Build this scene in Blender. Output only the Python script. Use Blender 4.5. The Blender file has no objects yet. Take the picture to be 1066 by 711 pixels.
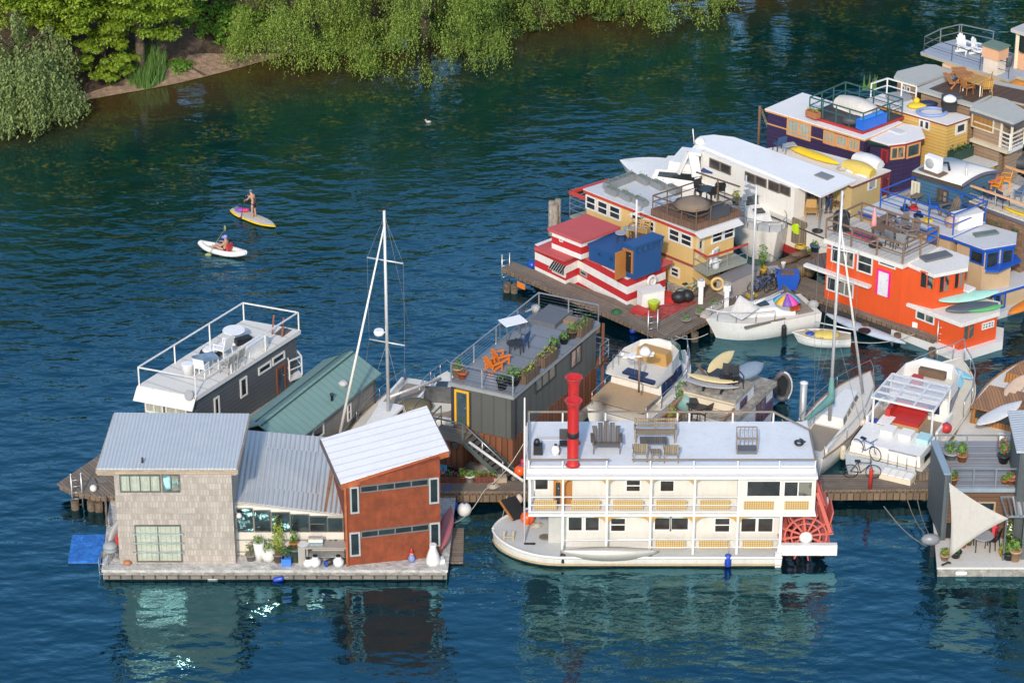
import bpy,bmesh,math,random
from math import radians,sin,cos,pi,atan2,sqrt,floor
from mathutils import Vector,Matrix,noise
random.seed(11)
V=Vector
scene=bpy.context.scene
COL=scene.collection
#camera model
FPX,CX,CY=3000.0,533.0,355.5
PITCH,CAMH=radians(27),66.0
SP,CP=sin(PITCH),cos(PITCH)
CAMD=CAMH/math.tan(PITCH)
CAM=V((0,-CAMD,CAMH))
def ray(px,py):
 a,b=(px-CX)/FPX,(py-CY)/FPX
 return V((a,CP-b*SP,-SP-b*CP))
def P(px,py=None,z=0.0):
 if py is None:px,py=px
 d=ray(px,py)
 return CAM+d*((z-CAMH)/d.z)
def Zat(p,py):
 k=-(py-CY)/FPX
 Y=p.y+CAMD
 return CAMH+Y*(k*CP-SP)/(CP+k*SP)
def at_xy(p,z):return V((p.x,p.y,z))
def onwall(A,B,px,py=None):
 if py is None:px,py=px
 t=(B-A);t.z=0;t.normalize()
 n=V((-t.y,t.x,0))
 d=ray(px,py)
 q=CAM+d*((A-CAM).dot(n)/d.dot(n))
 return(q-A).dot(t),q.z
def crop(x0,y0,k):return lambda x,y:(x0+x/k,y0+y/k)
C1=crop(50,380,2.9625);C2=crop(120,290,2.9625);C3=crop(320,380,2.9625);C4=crop(440,290,3.385)
C5=crop(500,380,3.23);C6=crop(680,380,3.23);C7=crop(620,360,4.4417);C8=crop(500,190,3.95)
D1=crop(600,150,5.078);D2=crop(710,70,3.95);D3=crop(880,20,4.446);D4=crop(890,150,5.08)
D5=crop(800,220,4.0075);D6=crop(840,360,4.4425);D7=crop(920,400,3.233);D8=crop(640,270,4.845)
E1=crop(0,0,3.23);E3=crop(190,180,6.467);E4=crop(340,200,2.846)
F1=crop(700,170,5.925);F2=crop(840,60,5.925);F3=crop(946,0,7.9);F4=crop(946,80,7.9);F5=crop(946,160,7.9)
F6=crop(960,380,7.113);F7=crop(960,480,5.4717);F8=crop(820,190,6.464)
G1=crop(50,460,4.7417);G2=crop(230,520,7.9);G3=crop(380,380,7.109);G4=crop(440,430,5.4667)
G5=crop(180,320,7.108);G6=crop(740,280,7.9);G7=crop(620,360,8.89);G8=crop(690,365,7.614)
#materials
def lin(c):
 return tuple(((x/255)/12.92 if x/255<=0.04045 else((x/255+0.055)/1.055)**2.4)for x in c)
class NT:
 def __init__(s,name):
  s.m=bpy.data.materials.new(name);s.m.use_nodes=True
  s.t=s.m.node_tree;s.n=s.t.nodes;s.l=s.t.links
  s.b=s.n['Principled BSDF']
 def new(s,kind,**kw):
  n=s.n.new('ShaderNode'+kind)
  for k,v in kw.items():setattr(n,k,v)
  return n
 def put(s,sock,v):
  if hasattr(v,'bl_idname')or hasattr(v,'is_linked'):s.l.new(v,sock)
  else:
   if sock.type=='RGBA' and len(v)==3:v=(*v,1)
   sock.default_value=v
 def math(s,op,a,b=0.0,c=0.0):
  n=s.new('Math',operation=op)
  s.put(n.inputs[0],a);s.put(n.inputs[1],b);s.put(n.inputs[2],c)
  return n.outputs[0]
 def mix(s,f,a,b,mode='MIX'):
  n=s.new('Mix',data_type='RGBA',blend_type=mode)
  s.put(n.inputs[0],f);s.put(n.inputs[6],a);s.put(n.inputs[7],b)
  return n.outputs[2]
 def uv(s):
  if not hasattr(s,'_uv'):
   u=s.new('UVMap',uv_map='UVMap');x=s.new('SeparateXYZ');s.l.new(u.outputs[0],x.inputs[0])
   s._uv=(u.outputs[0],x.outputs[0],x.outputs[1])
  return s._uv
 def obj(s):
  if not hasattr(s,'_ob'):s._ob=s.new('TexCoord').outputs['Object']
  return s._ob
 def noise(s,scale,detail=3,rough=.55,vec=None):
  n=s.new('TexNoise');n.inputs['Scale'].default_value=scale
  n.inputs['Detail'].default_value=detail;n.inputs['Roughness'].default_value=rough
  s.l.new(vec if vec is not None else s.obj(),n.inputs['Vector'])
  return n.outputs[0]
 def ramp(s,f,a,b):
  n=s.new('MapRange');s.put(n.inputs[0],f)
  n.inputs[1].default_value=a;n.inputs[2].default_value=b
  return n.outputs[0]
 def bump(s,h,dist=.02,strength=1.0):
  n=s.new('Bump');n.inputs['Distance'].default_value=dist;n.inputs['Strength'].default_value=strength
  s.l.new(h,n.inputs['Height']);s.l.new(n.outputs[0],s.b.inputs['Normal'])
 def base(s,c,rough=.6,metal=0.0,spec=None):
  s.put(s.b.inputs['Base Color'],c);s.put(s.b.inputs['Roughness'],rough);s.b.inputs['Metallic'].default_value=metal
  if spec is not None:s.b.inputs['Specular IOR Level'].default_value=spec
def sc3(c,k):return tuple(min(1,x*k)for x in c)
_M={}
def mat(name,c=None,kind='paint',rough=.6,metal=0.0,period=.15,var=.16,c2=None,dirt=.0,dirtc=(.12,.09,.06),**kw):
 if name in _M:return _M[name]
 t=NT(name);c=tuple(c)
 tone=t.ramp(t.noise(1.1,5,.65),.3,.72)
 fine=t.ramp(t.noise(9,3),.3,.7)
 mixv=t.math('ADD',t.math('MULTIPLY',tone,.65),t.math('MULTIPLY',fine,.35))
 col=t.mix(mixv,sc3(c,1-var),sc3(c,1+var*.6))
 if kind=='siding':
  f=t.math('FRACT',t.math('DIVIDE',t.uv()[2],period))
  line=t.math('LESS_THAN',f,.13)
  col=t.mix(line,col,sc3(c,.5));t.bump(f,.02)
 elif kind=='corrugated':
  s=t.math('SINE',t.math('MULTIPLY',t.uv()[1],2*pi/period))
  g=t.math('MULTIPLY_ADD',s,.5,.5)
  col=t.mix(t.math('MULTIPLY',g,.35),col,sc3(c,.62));t.bump(g,period*.22)
 elif kind=='seam':
  f=t.math('FRACT',t.math('DIVIDE',t.uv()[1],period))
  line=t.math('LESS_THAN',f,.12)
  col=t.mix(t.math('MULTIPLY',line,.45),col,sc3(c,.55));t.bump(line,.03)
 elif kind=='planks':
  q=t.math('DIVIDE',t.uv()[1],period);f=t.math('FRACT',q);k=t.math('FLOOR',q)
  wn=t.new('TexWhiteNoise',noise_dimensions='1D');t.l.new(k,wn.inputs['W'])
  col=t.mix(wn.outputs[0],sc3(c,.68),sc3(c,1.25))
  mp=t.new('Mapping');mp.inputs['Scale'].default_value=(14,.8,1);t.l.new(t.uv()[0],mp.inputs[0])
  grain=t.ramp(t.noise(1.0,4,.6,mp.outputs[0]),.3,.7)
  col=t.mix(t.math('MULTIPLY',grain,.55),col,sc3(c2 or c,.55))
  col=t.mix(t.math('MULTIPLY',tone,.3),col,sc3(c,1.5))
  line=t.math('LESS_THAN',f,.14)
  col=t.mix(line,col,sc3(c,.22));t.bump(t.math('SUBTRACT',1.0,line),.015)
 elif kind=='shingle':
  b=t.new('TexBrick');t.l.new(t.uv()[0],b.inputs['Vector'])
  b.inputs['Scale'].default_value=1.0;b.inputs['Brick Width'].default_value=kw.get('bw',.42)
  b.inputs['Row Height'].default_value=period;b.inputs['Mortar Size'].default_value=.012
  b.offset_frequency=3;b.offset=.37
  for i,k in((1,1+kw.get('spread',.3)),(2,1-kw.get('spread',.3))):b.inputs[i].default_value=(*sc3(c,k),1)
  b.inputs['Mortar'].default_value=(*sc3(c2 or c,.72),1)
  col=t.mix(t.math('MULTIPLY',mixv,.45),b.outputs[0],sc3(c,1.25))
  t.bump(b.outputs[1],.015,.6)
 elif kind=='grid':
  u,v=t.uv()[1],t.uv()[2]
  a=t.math('SINE',t.math('MULTIPLY',t.math('ADD',u,v),2*pi/period))
  bb=t.math('SINE',t.math('MULTIPLY',t.math('SUBTRACT',u,v),2*pi/period))
  f=t.math('GREATER_THAN',t.math('MULTIPLY',a,bb),.12)
  col=t.mix(f,col,c2)
 elif kind=='stripes':
  x=t.new('SeparateXYZ');t.l.new(t.obj(),x.inputs[0])
  f=t.math('FRACT',t.math('ADD',t.math('DIVIDE',x.outputs[2],period),kw.get('phase',0.0)))
  col=t.mix(t.math('LESS_THAN',f,kw.get('duty',.46)),col,t.mix(mixv,sc3(c2,.86),sc3(c2,1.1)))
 elif kind=='rust':
  p=t.ramp(t.noise(2.2,6,.7),.35,.68)
  mp=t.new('Mapping');mp.inputs['Scale'].default_value=(5,5,.5);t.l.new(t.obj(),mp.inputs[0])
  st=t.ramp(t.noise(1.3,4,.6,mp.outputs[0]),.38,.68)
  col=t.mix(p,sc3(c,.72),sc3(c,1.3));col=t.mix(t.math('MULTIPLY',st,.3),col,c2)
 elif kind=='soil':
  p=t.ramp(t.noise(3.0,8,.7),.3,.7);col=t.mix(p,sc3(c,.55),sc3(c2 or c,1.25));t.bump(p,.08)
 elif kind=='leaf':
  r=t.new('ObjectInfo').outputs['Random']
  g=t.new('NewGeometry').outputs['Random Per Island']
  n=t.ramp(t.noise(.55,3),.32,.68)
  col=t.mix(g,sc3(c,.6),sc3(c2 or c,1.35));col=t.mix(t.math('MULTIPLY',n,.55),col,c2 or c)
  col=t.mix(t.math('MULTIPLY',r,.2),col,sc3(c,.75))
  try:
   t.b.inputs['Transmission Weight'].default_value=0
  except Exception:pass
 if kind in('paint','siding','stripes','seam')and metal==0:
  mp=t.new('Mapping');mp.inputs['Scale'].default_value=(4.5,4.5,.45);t.l.new(t.obj(),mp.inputs[0])
  st=t.ramp(t.noise(1.6,5,.65,mp.outputs[0]),.50,.80)
  col=t.mix(t.math('MULTIPLY',st,.28),col,sc3(c,.55))
 if dirt:
  d=t.ramp(t.noise(2.6,6,.72),.5,.78)
  col=t.mix(t.math('MULTIPLY',d,dirt),col,dirtc)
 rr=t.math('MULTIPLY_ADD',mixv,.18,max(0.02,rough-.09))
 t.base(col,rr,metal,kw.get('spec'))
 if kind=='leaf':
  tr=t.new('BsdfTranslucent');t.put(tr.inputs[0],t.mix(.5,col,sc3(c2 or c,1.6)))
  ms=t.new('MixShader');ms.inputs[0].default_value=.28
  t.l.new(t.b.outputs[0],ms.inputs[1]);t.l.new(tr.outputs[0],ms.inputs[2])
  t.l.new(ms.outputs[0],t.n['Material Output'].inputs[0])
 _M[name]=t.m
 return t.m
def glass(name='window_glass',c=(.012,.016,.018),rough=.06):
 if name in _M:return _M[name]
 t=NT(name)
 g=t.new('NewGeometry').outputs['Random Per Island']
 n=t.ramp(t.noise(1.6,2),.35,.65)
 c1=t.mix(n,sc3(c,.5),sc3(c,2.2));c1=t.mix(t.math('MULTIPLY',g,.5),c1,sc3(c,3.0));c1=t.mix(t.math('MULTIPLY',t.math('GREATER_THAN',t.math('FRACT',t.math('MULTIPLY',g,7.3)),.72),t.ramp(t.noise(2.3,1),.42,.5)),c1,(.20,.185,.15))
 t.base(c1,rough,0,.6);_M[name]=t.m
 return t.m
def clear(name='clear_plastic',c=(.8,.85,.9),op=.35):
 if name in _M:return _M[name]
 t=NT(name);t.base(c,.2);t.b.inputs['Alpha'].default_value=op;_M[name]=t.m
 return t.m
#mesh builder
class MB:
 def __init__(s,ang=0.0):s.v=[];s.f=[];s.ang=ang;s.sm=[]
 def face(s,pts,smooth=False):
  i=len(s.v);s.v+=[V(p)for p in pts];s.f.append(tuple(range(i,i+len(pts))));s.sm.append(smooth);return s
 def loft(s,bot,top,cap=True,smooth=False):
  n=len(bot);i=len(s.v);s.v+=[V(p)for p in bot]+[V(p)for p in top]
  for k in range(n):
   q=(k+1)%n;s.f.append((i+k,i+q,i+n+q,i+n+k));s.sm.append(smooth)
  if cap:
   s.f.append(tuple(i+n+k for k in range(n)));s.f.append(tuple(i+k for k in reversed(range(n))));s.sm+=[False,False]
  return s
 def prism(s,pts,z0,z1):
  p=[V((q[0],q[1],0))for q in pts]
  ar=sum(p[k].x*p[k-1].y-p[k-1].x*p[k].y for k in range(len(p)))
  if ar>0:p.reverse()
  return s.loft([V((q.x,q.y,z0))for q in p],[V((q.x,q.y,z1))for q in p])
 def slab(s,pts,th):
  p=[V(q)for q in pts]
  ar=sum(p[k].x*p[k-1].y-p[k-1].x*p[k].y for k in range(len(p)))
  if ar>0:p.reverse()
  return s.loft([q-V((0,0,th))for q in p],p)
 def box(s,c,size,rz=0.0,ry=0.0,rx=0.0):
  c=V(c);h=V(size)/2;R=Matrix.Rotation(rz,3,'Z')@Matrix.Rotation(ry,3,'Y')@Matrix.Rotation(rx,3,'X')
  b=[c+R@V((x*h.x,y*h.y,-h.z))for x,y in((-1,-1),(1,-1),(1,1),(-1,1))]
  t=[c+R@V((x*h.x,y*h.y,h.z))for x,y in((-1,-1),(1,-1),(1,1),(-1,1))]
  return s.loft(b,t)
 def bar(s,a,b,w,h=None,up=None):
  a,b=V(a),V(b);d=b-a;h=h or w
  if d.length<1e-6:return s
  d.normalize();up=up or(V((0,0,1))if abs(d.z)<.95 else V((0,1,0)))
  x=d.cross(up).normalized()*w/2;y=x.cross(d).normalized()*h/2
  return s.loft([a-x-y,a+x-y,a+x+y,a-x+y],[b-x-y,b+x-y,b+x+y,b-x+y])
 def tube(s,a,b,r,r2=None,n=6,smooth=True):
  a,b=V(a),V(b);d=b-a
  if d.length<1e-6:return s
  d.normalize();up=V((0,0,1))if abs(d.z)<.95 else V((0,1,0))
  x=d.cross(up).normalized();y=x.cross(d);r2=r if r2 is None else r2
  c=[(cos(2*pi*k/n),sin(2*pi*k/n))for k in range(n)]
  return s.loft([a+(x*p+y*q)*r for p,q in c],[b+(x*p+y*q)*r2 for p,q in c],True,smooth)
 def path(s,pts,r,n=5):
  p=[V(q)for q in pts];rows=[]
  for i,q in enumerate(p):
   d=(p[min(i+1,len(p)-1)]-p[max(i-1,0)])
   d=d.normalized()if d.length>1e-6 else V((1,0,0));up=V((0,0,1))if abs(d.z)<.9 else V((0,1,0))
   x=d.cross(up).normalized();y=x.cross(d);rows.append([q+(x*cos(2*pi*k/n)+y*sin(2*pi*k/n))*r for k in range(n)])
  s.grid(rows,True,True);s.face(list(reversed(rows[0])));s.face(rows[-1])
  return s
 def lathe(s,prof,c,n=14,axis=None):
  c=V(c);ax=V(axis).normalized()if axis else V((0,0,1))
  u=ax.cross(V((0,1,0))if abs(ax.y)<.9 else V((1,0,0))).normalized();w=ax.cross(u)
  i=len(s.v)
  for r,z in prof:
   for k in range(n):
    a=2*pi*k/n;s.v.append(c+ax*z+(u*cos(a)+w*sin(a))*r)
  for j in range(len(prof)-1):
   for k in range(n):
    q=(k+1)%n;s.f.append((i+j*n+k,i+j*n+q,i+(j+1)*n+q,i+(j+1)*n+k));s.sm.append(True)
  s.f.append(tuple(i+k for k in reversed(range(n))));s.f.append(tuple(i+(len(prof)-1)*n+k for k in range(n)));s.sm+=[False,False]
  return s
 def ball(s,c,r,n=10,m=7,sq=(1,1,1)):
  c=V(c);i=len(s.v)
  for j in range(1,m):
   for k in range(n):
    p,t=pi*j/m,2*pi*k/n
    s.v.append(c+V((r*sq[0]*sin(p)*cos(t),r*sq[1]*sin(p)*sin(t),r*sq[2]*cos(p))))
  top=len(s.v);s.v+=[c+V((0,0,r*sq[2])),c-V((0,0,r*sq[2]))]
  for k in range(n):
   q=(k+1)%n
   s.f.append((top,i+k,i+q));s.sm.append(True)
   s.f.append((top+1,i+(m-2)*n+q,i+(m-2)*n+k));s.sm.append(True)
   for j in range(m-2):
    s.f.append((i+j*n+k,i+(j+1)*n+k,i+(j+1)*n+q,i+j*n+q));s.sm.append(True)
  return s
 def grid(s,rows,smooth=True,close=False):
  i=len(s.v);n=len(rows[0])
  for r in rows:s.v+=[V(p)for p in r]
  for a in range(len(rows)-1):
   for b in range(n if close else n-1):
    q=(b+1)%n;s.f.append((i+a*n+b,i+a*n+q,i+(a+1)*n+q,i+(a+1)*n+b));s.sm.append(smooth)
  return s
 def build(s,name,m,parent=None,smooth=None,solid=0.0,recalc=False):
  off=parent['_o']if parent is not None else None
  if off is None and parent is None:
   off=V((0,0,0))
  off=V(off)
  me=bpy.data.meshes.new(name)
  me.from_pydata([p-off for p in s.v],[],s.f)
  uv=me.uv_layers.new(name='UVMap')
  ca,sa=cos(s.ang),sin(s.ang);uvd=uv.data
  for poly in me.polygons:
   n=poly.normal;poly.use_smooth=s.sm[poly.index]if smooth is None else smooth
   for li in poly.loop_indices:
    p=s.v[me.loops[li].vertex_index]
    if abs(n.z)<.6:
     h=sqrt(n.x*n.x+n.y*n.y)or 1;u=(-n.y*p.x+n.x*p.y)/h;w=p.z
    else:
     u=ca*p.x+sa*p.y;w=-sa*p.x+ca*p.y
    uvd[li].uv=(u,w)
  if m:me.materials.append(m)
  if recalc:
   bm=bmesh.new();bm.from_mesh(me);bmesh.ops.remove_doubles(bm,verts=bm.verts,dist=1e-4)
   bmesh.ops.recalc_face_normals(bm,faces=bm.faces);bm.to_mesh(me);bm.free()
  o=bpy.data.objects.new(name,me);COL.objects.link(o)
  if parent is not None:o.parent=parent
  o['_o']=tuple(off)
  if solid:
   md=o.modifiers.new('thickness','SOLIDIFY');md.thickness=solid;md.offset=0
  return o
def thing(name,label,cat,loc=(0,0,0),group=None):
 o=bpy.data.objects.new(name,None);COL.objects.link(o);o.empty_display_size=.3
 o.location=V(loc);o['_o']=tuple(V(loc));o['label']=label;o['category']=cat
 if group:o['group']=group
 return o
def tag(o,label,cat,group=None):
 o['label']=label;o['category']=cat
 if group:o['group']=group
 return o
def single(mb,name,m,label,cat,loc=None,group=None,**kw):
 """a thing that is one mesh, its origin at its base"""
 loc=V(loc)if loc is not None else V((sum(p.x for p in mb.v)/len(mb.v),sum(p.y for p in mb.v)/len(mb.v),min(p.z for p in mb.v)))
 class _p:pass
 d={'_o':tuple(loc)}
 me_parent=thing('tmp','','',loc)
 o=mb.build(name,m,me_parent,**kw);o.parent=None;o.location=loc
 bpy.data.objects.remove(me_parent)
 return tag(o,label,cat,group)
def copy_thing(src,loc,rz,label=None,group=None,scale=None):
 r=src.copy();COL.objects.link(r);r.location=V(loc);r.rotation_euler=(0,0,rz)
 if scale:r.scale=(scale,)*3
 if label:r['label']=label
 if group:r['group']=group
 kids={}
 for ch in src.children:
  c=ch.copy();COL.objects.link(c);c.parent=r
  for g in ch.children:
   d=g.copy();COL.objects.link(d);d.parent=c
 return r
class Kit:
 """a prototype made at the origin; the first use moves it, later uses copy it"""
 def __init__(s,maker):s.maker=maker;s.proto=None
 def __call__(s,loc,rz,label,group=None,scale=None,cat=None):
  if s.proto is None:
   s.proto=s.maker();r=s.proto
   r.location=V(loc);r.rotation_euler=(0,0,rz)
   if scale:r.scale=(scale,)*3
   r['label']=label
   if group:r['group']=group
  else:
   r=copy_thing(s.proto,loc,rz,label,group,scale)
   if not scale:r.scale=(1,1,1)
   if not group and 'group' in r:del r['group']
  if cat:r['category']=cat
  return r
#building helpers
def outward(A,B):
 t=(B-A);t.z=0;t.normalize();n=V((-t.y,t.x,0))
 if n.dot(CAM-(A+B)/2)<0:n=-n
 return t,n
def window(root,A,B,p0,p1,fm,gm=None,nx=1,ny=0,fw=.07,name='window',off=.0,sill=False,pxz=False,grow=0.0):
 """window on the wall A-B; p0 = its upper left, p1 = its lower right corner as seen in the photograph"""
 gm=gm or glass();t,n=outward(A,B)
 if pxz:(t0,z1),(t1,z0)=p0,p1
 else:(t0,z1),(t1,z0)=onwall(A,B,p0),onwall(A,B,p1)
 if t1<t0:t0,t1=t1,t0
 if z1<z0:z0,z1=z1,z0
 t0-=grow;t1+=grow;z0-=grow;z1+=grow
 o=V((A.x,A.y,0))+n*off;W=lambda u,z,d:o+t*u+V((0,0,z))+n*d
 f=MB();d=.028
 def b(u0,u1,a,c,dd=.055):
  f.loft([W(u0,a,-.01),W(u1,a,-.01),W(u1,a,dd),W(u0,a,dd)],[W(u0,c,-.01),W(u1,c,-.01),W(u1,c,dd),W(u0,c,dd)])
 b(t0,t0+fw,z0,z1);b(t1-fw,t1,z0,z1);b(t0+fw,t1-fw,z1-fw,z1);b(t0+fw,t1-fw,z0,z0+fw)
 for k in range(1,nx):
  u=t0+(t1-t0)*k/nx;b(u-fw*.4,u+fw*.4,z0+fw,z1-fw,.05)
 for k in range(1,ny+1):
  z=z0+(z1-z0)*k/(ny+1);b(t0+fw,t1-fw,z-fw*.35,z+fw*.35,.046)
 if sill:b(t0-.06,t1+.06,z0-.06,z0,.12)
 w=f.build(name,fm,root)
 g=MB();
 for k in range(nx):
  ua=t0+(t1-t0)*k/nx+.01;ub=t0+(t1-t0)*(k+1)/nx-.01
  g.loft([W(ua,z0+.01,-.005),W(ub,z0+.01,-.005),W(ub,z0+.01,.016),W(ua,z0+.01,.016)],
   [W(ua,z1-.01,-.005),W(ub,z1-.01,-.005),W(ub,z1-.01,.016),W(ua,z1-.01,.016)])
 g.build('pane',gm,w)
 return w
def panel(root,A,B,p0,p1,m,name='wall_panel',d=.02,back=-.01,off=0.0):
 t,n=outward(A,B);(t0,z1),(t1,z0)=onwall(A,B,p0),onwall(A,B,p1)
 if t1<t0:t0,t1=t1,t0
 if z1<z0:z0,z1=z1,z0
 o=V((A.x,A.y,0))+n*off;W=lambda u,z,e:o+t*u+V((0,0,z))+n*e
 f=MB();f.loft([W(t0,z0,back),W(t1,z0,back),W(t1,z0,d),W(t0,z0,d)],[W(t0,z1,back),W(t1,z1,back),W(t1,z1,d),W(t0,z1,d)])
 return f.build(name,m,root)
def door(root,A,B,p0,p1,fm,dm,glassy=None,off=0.0):
 t,n=outward(A,B);(t0,z1),(t1,z0)=onwall(A,B,p0),onwall(A,B,p1)
 if t1<t0:t0,t1=t1,t0
 o=V((A.x,A.y,0))+n*off;W=lambda u,z,e:o+t*u+V((0,0,z))+n*e
 f=MB();fw=.1
 for u0,u1,a,c in((t0,t0+fw,z0,z1),(t1-fw,t1,z0,z1),(t0+fw,t1-fw,z1-fw,z1)):
  f.loft([W(u0,a,-.01),W(u1,a,-.01),W(u1,a,.06),W(u0,a,.06)],[W(u0,c,-.01),W(u1,c,-.01),W(u1,c,.06),W(u0,c,.06)])
 d=MB();a,c=t0+fw,t1-fw
 d.loft([W(a,z0,-.005),W(c,z0,-.005),W(c,z0,.025),W(a,z0,.025)],[W(a,z1-fw,-.005),W(c,z1-fw,-.005),W(c,z1-fw,.025),W(a,z1-fw,.025)])
 do=d.build('door',dm,root)
 f.build('door_frame',fm,do)
 MB().ball(W(c-.08,z0+.95,.06),.035,6,4).build('handle',mat('brushed_steel',(.5,.5,.5),metal=.8,rough=.35),do)
 if glassy:
  g=MB();g.loft([W(a+.08,z0+.5,0),W(c-.08,z0+.5,0),W(c-.08,z0+.5,.032),W(a+.08,z0+.5,.032)],
      [W(a+.08,z1-fw-.1,0),W(c-.08,z1-fw-.1,0),W(c-.08,z1-fw-.1,.032),W(a+.08,z1-fw-.1,.032)])
  g.build('pane',glassy,do)
 return do
_POSTS=set()
def railing(root,pts,h,m,rails=(1.0,.5),post=1.6,r=.03,name='railing',toprail=None,square=True,closed=False,posts=True):
 """handrail over the base points: rails at the given fractions of h, posts at most `post` apart"""
 b=MB();q=[V(p)for p in pts]
 if closed:q.append(q[0])
 up=V((0,0,h))
 def fresh(p):
  k=(round(p.x,2),round(p.y,2),round(p.z,1))
  if k in _POSTS:return False
  _POSTS.add(k);return True
 put=(lambda a,c,w:b.bar(a,c,w*1.8))if square else(lambda a,c,w:b.tube(a,c,w,n=6))
 for a,c in zip(q[:-1],q[1:]):
  L=(c-a).length;n=max(1,round(L/post))
  for k in range(n+1):
   if posts and fresh(a+(c-a)*(k/n)):put(a+(c-a)*(k/n),a+(c-a)*(k/n)+up,r*1.1)
  j=V((0,0,random.uniform(-.006,.006)))
  for f in rails:put(a+up*f+j,c+up*f+j,toprail if(f==rails[0]and toprail)else r*(1 if f==rails[0]else .7))
 return b.build(name,m,root)
def para(L,M,R):return[L,M,R,L+R-M]
def inset(poly,d):
 """shrink a convex polygon by d on every side"""
 p=[V((q[0],q[1],0))for q in poly];n=len(p);c=sum(p,V((0,0,0)))/n;out=[]
 L=[]
 for k in range(n):
  a,b=p[k],p[(k+1)%n];t=(b-a).normalized();m=V((-t.y,t.x,0))
  if m.dot(c-a)<0:m=-m
  L.append((a+m*d,t))
 for k in range(n):
  (a,t),(b,s)=L[k-1],L[k];den=t.x*s.y-t.y*s.x
  if abs(den)<1e-6:out.append(V((b.x,b.y,0)));continue
  w=((b.x-a.x)*s.y-(b.y-a.y)*s.x)/den;out.append(a+t*w)
 return out
#boats
class Frame:
 """local boat frame: x to the bow, y to port, origin at the middle of the stern on the water"""
 def __init__(s,stern,bow):
  s.o=V((stern.x,stern.y,0));d=V((bow.x,bow.y,0))-s.o;s.L=d.length;s.d=d.normalized();s.n=V((-s.d.y,s.d.x,0))
  s.ang=atan2(s.d.y,s.d.x)
 def __call__(s,x,y,z):return s.o+s.d*x+s.n*y+V((0,0,z))
def half(s,B,tw=.8,full=.42,p=2.2):
 if s<full:return B/2*(tw+(1-tw)*sin(pi/2*s/full))
 return B/2*max(0.0,1-((s-full)/(1-full))**p)
def boat_hull(root,F,B,zs,zb,m,deckm,tw=.8,full=.42,p=2.2,rake=.9,railm=None,depth=.35,well=None,stripe=None):
 """lofted hull with a sheer line from zs at the stern to zb at the bow; returns f(s)->(half beam, deck z)"""
 L=F.L;N=18;sheer=lambda s:zs+(zb-zs)*s**1.7;rows=[]
 for k in range(N+1):
  s=k/N;h=half(s,B,tw,full,p);z=sheer(s);ring=[]
  for side in(1,-1):
   pts=[(1.0,z,1.0),(.97,z*.55,.62),(.86,0.02,.25),(.55,-depth*.7,.08),(0.0,-depth,0)]
   pts=pts if side==1 else pts[-2::-1]
   for fb,zz,e in pts:ring.append(F(s*L-rake*(1-e)*s**3,side*h*fb,zz))
  rows.append(ring)
 b=MB();b.grid(rows);b.face(list(reversed(rows[0])))
 h=b.build('hull',m,root)
 d=MB(F.ang);d.grid([[F(k/N*L*.995,half(k/N,B,tw,full,p)*.97*q,sheer(k/N)-.01+.04*(1-q*q))for q in(1,.5,0,-.5,-1)]for k in range(N+1)])
 d.build('deck',deckm,root)
 if railm:
  r=MB()
  for side in(1,-1):r.path([F(k/N*L,side*half(k/N,B,tw,full,p),sheer(k/N))for k in range(N+1)],.045)
  r.build('gunwale',railm,root)
 return lambda s:(half(s,B,tw,full,p),sheer(s))
def board(b,L,W,T,c,rz,tail=.55,lift=.12,nose=2.4,rx=0.0,n=14,fulls=.5):
 """surfboard, paddleboard or kayak body: a lofted pointed ellipse lying along its axis"""
 c=V(c);R=Matrix.Rotation(rz,3,'Z')@Matrix.Rotation(rx,3,'X');rows=[]
 for k in range(n+1):
  s=k/n;u=(s-fulls)/(fulls if s<fulls else 1-fulls)
  w=W/2*max(.02,(1-abs(u)**nose))if u>0 else W/2*max(tail*.3,1-(1-tail*.35)*abs(u)**(nose+.6))
  z=lift*abs(u)**2.5;t=T*(1-.6*abs(u)**3)
  rows.append([c+R@V(((s-.5)*L,w*cos(a),z+t/2+t/2*sin(a)))for a in[2*pi*q/10 for q in range(10)]])
 b.grid(rows,True,True);b.face(list(reversed(rows[0])));b.face(rows[-1])
 return b
#plants
def leaves(b,c,r,n,size=.12,up=.3,sq=(1,1,1)):
 c=V(c)
 for _ in range(n):
  d=V((random.gauss(0,1),random.gauss(0,1),random.gauss(0,1)))
  if d.length<.01:continue
  d.normalize();k=r*random.random()**.4
  p=c+V((d.x*k*sq[0],d.y*k*sq[1],d.z*k*sq[2]));s=size*random.uniform(.6,1.3)
  nn=(d+V((random.uniform(-.6,.6),random.uniform(-.6,.6),up))).normalized()
  u=nn.cross(V((random.uniform(-1,1),random.uniform(-1,1),random.uniform(-1,1)))).normalized();w=nn.cross(u)
  b.face([p-u*s,p-w*s*.45,p+u*s,p+w*s*.45])
 return b
LEAF=lambda:mat('plant_leaf',(.07,.17,.03),'leaf',c2=(.16,.28,.05))
LEAFY=lambda:mat('plant_leaf_lime',(.16,.26,.03),'leaf',c2=(.32,.38,.06))
LEAFD=lambda:mat('plant_leaf_dark',(.03,.09,.025),'leaf',c2=(.07,.15,.04))
TERRA=lambda:mat('terracotta',(.42,.16,.07),var=.2)
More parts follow.
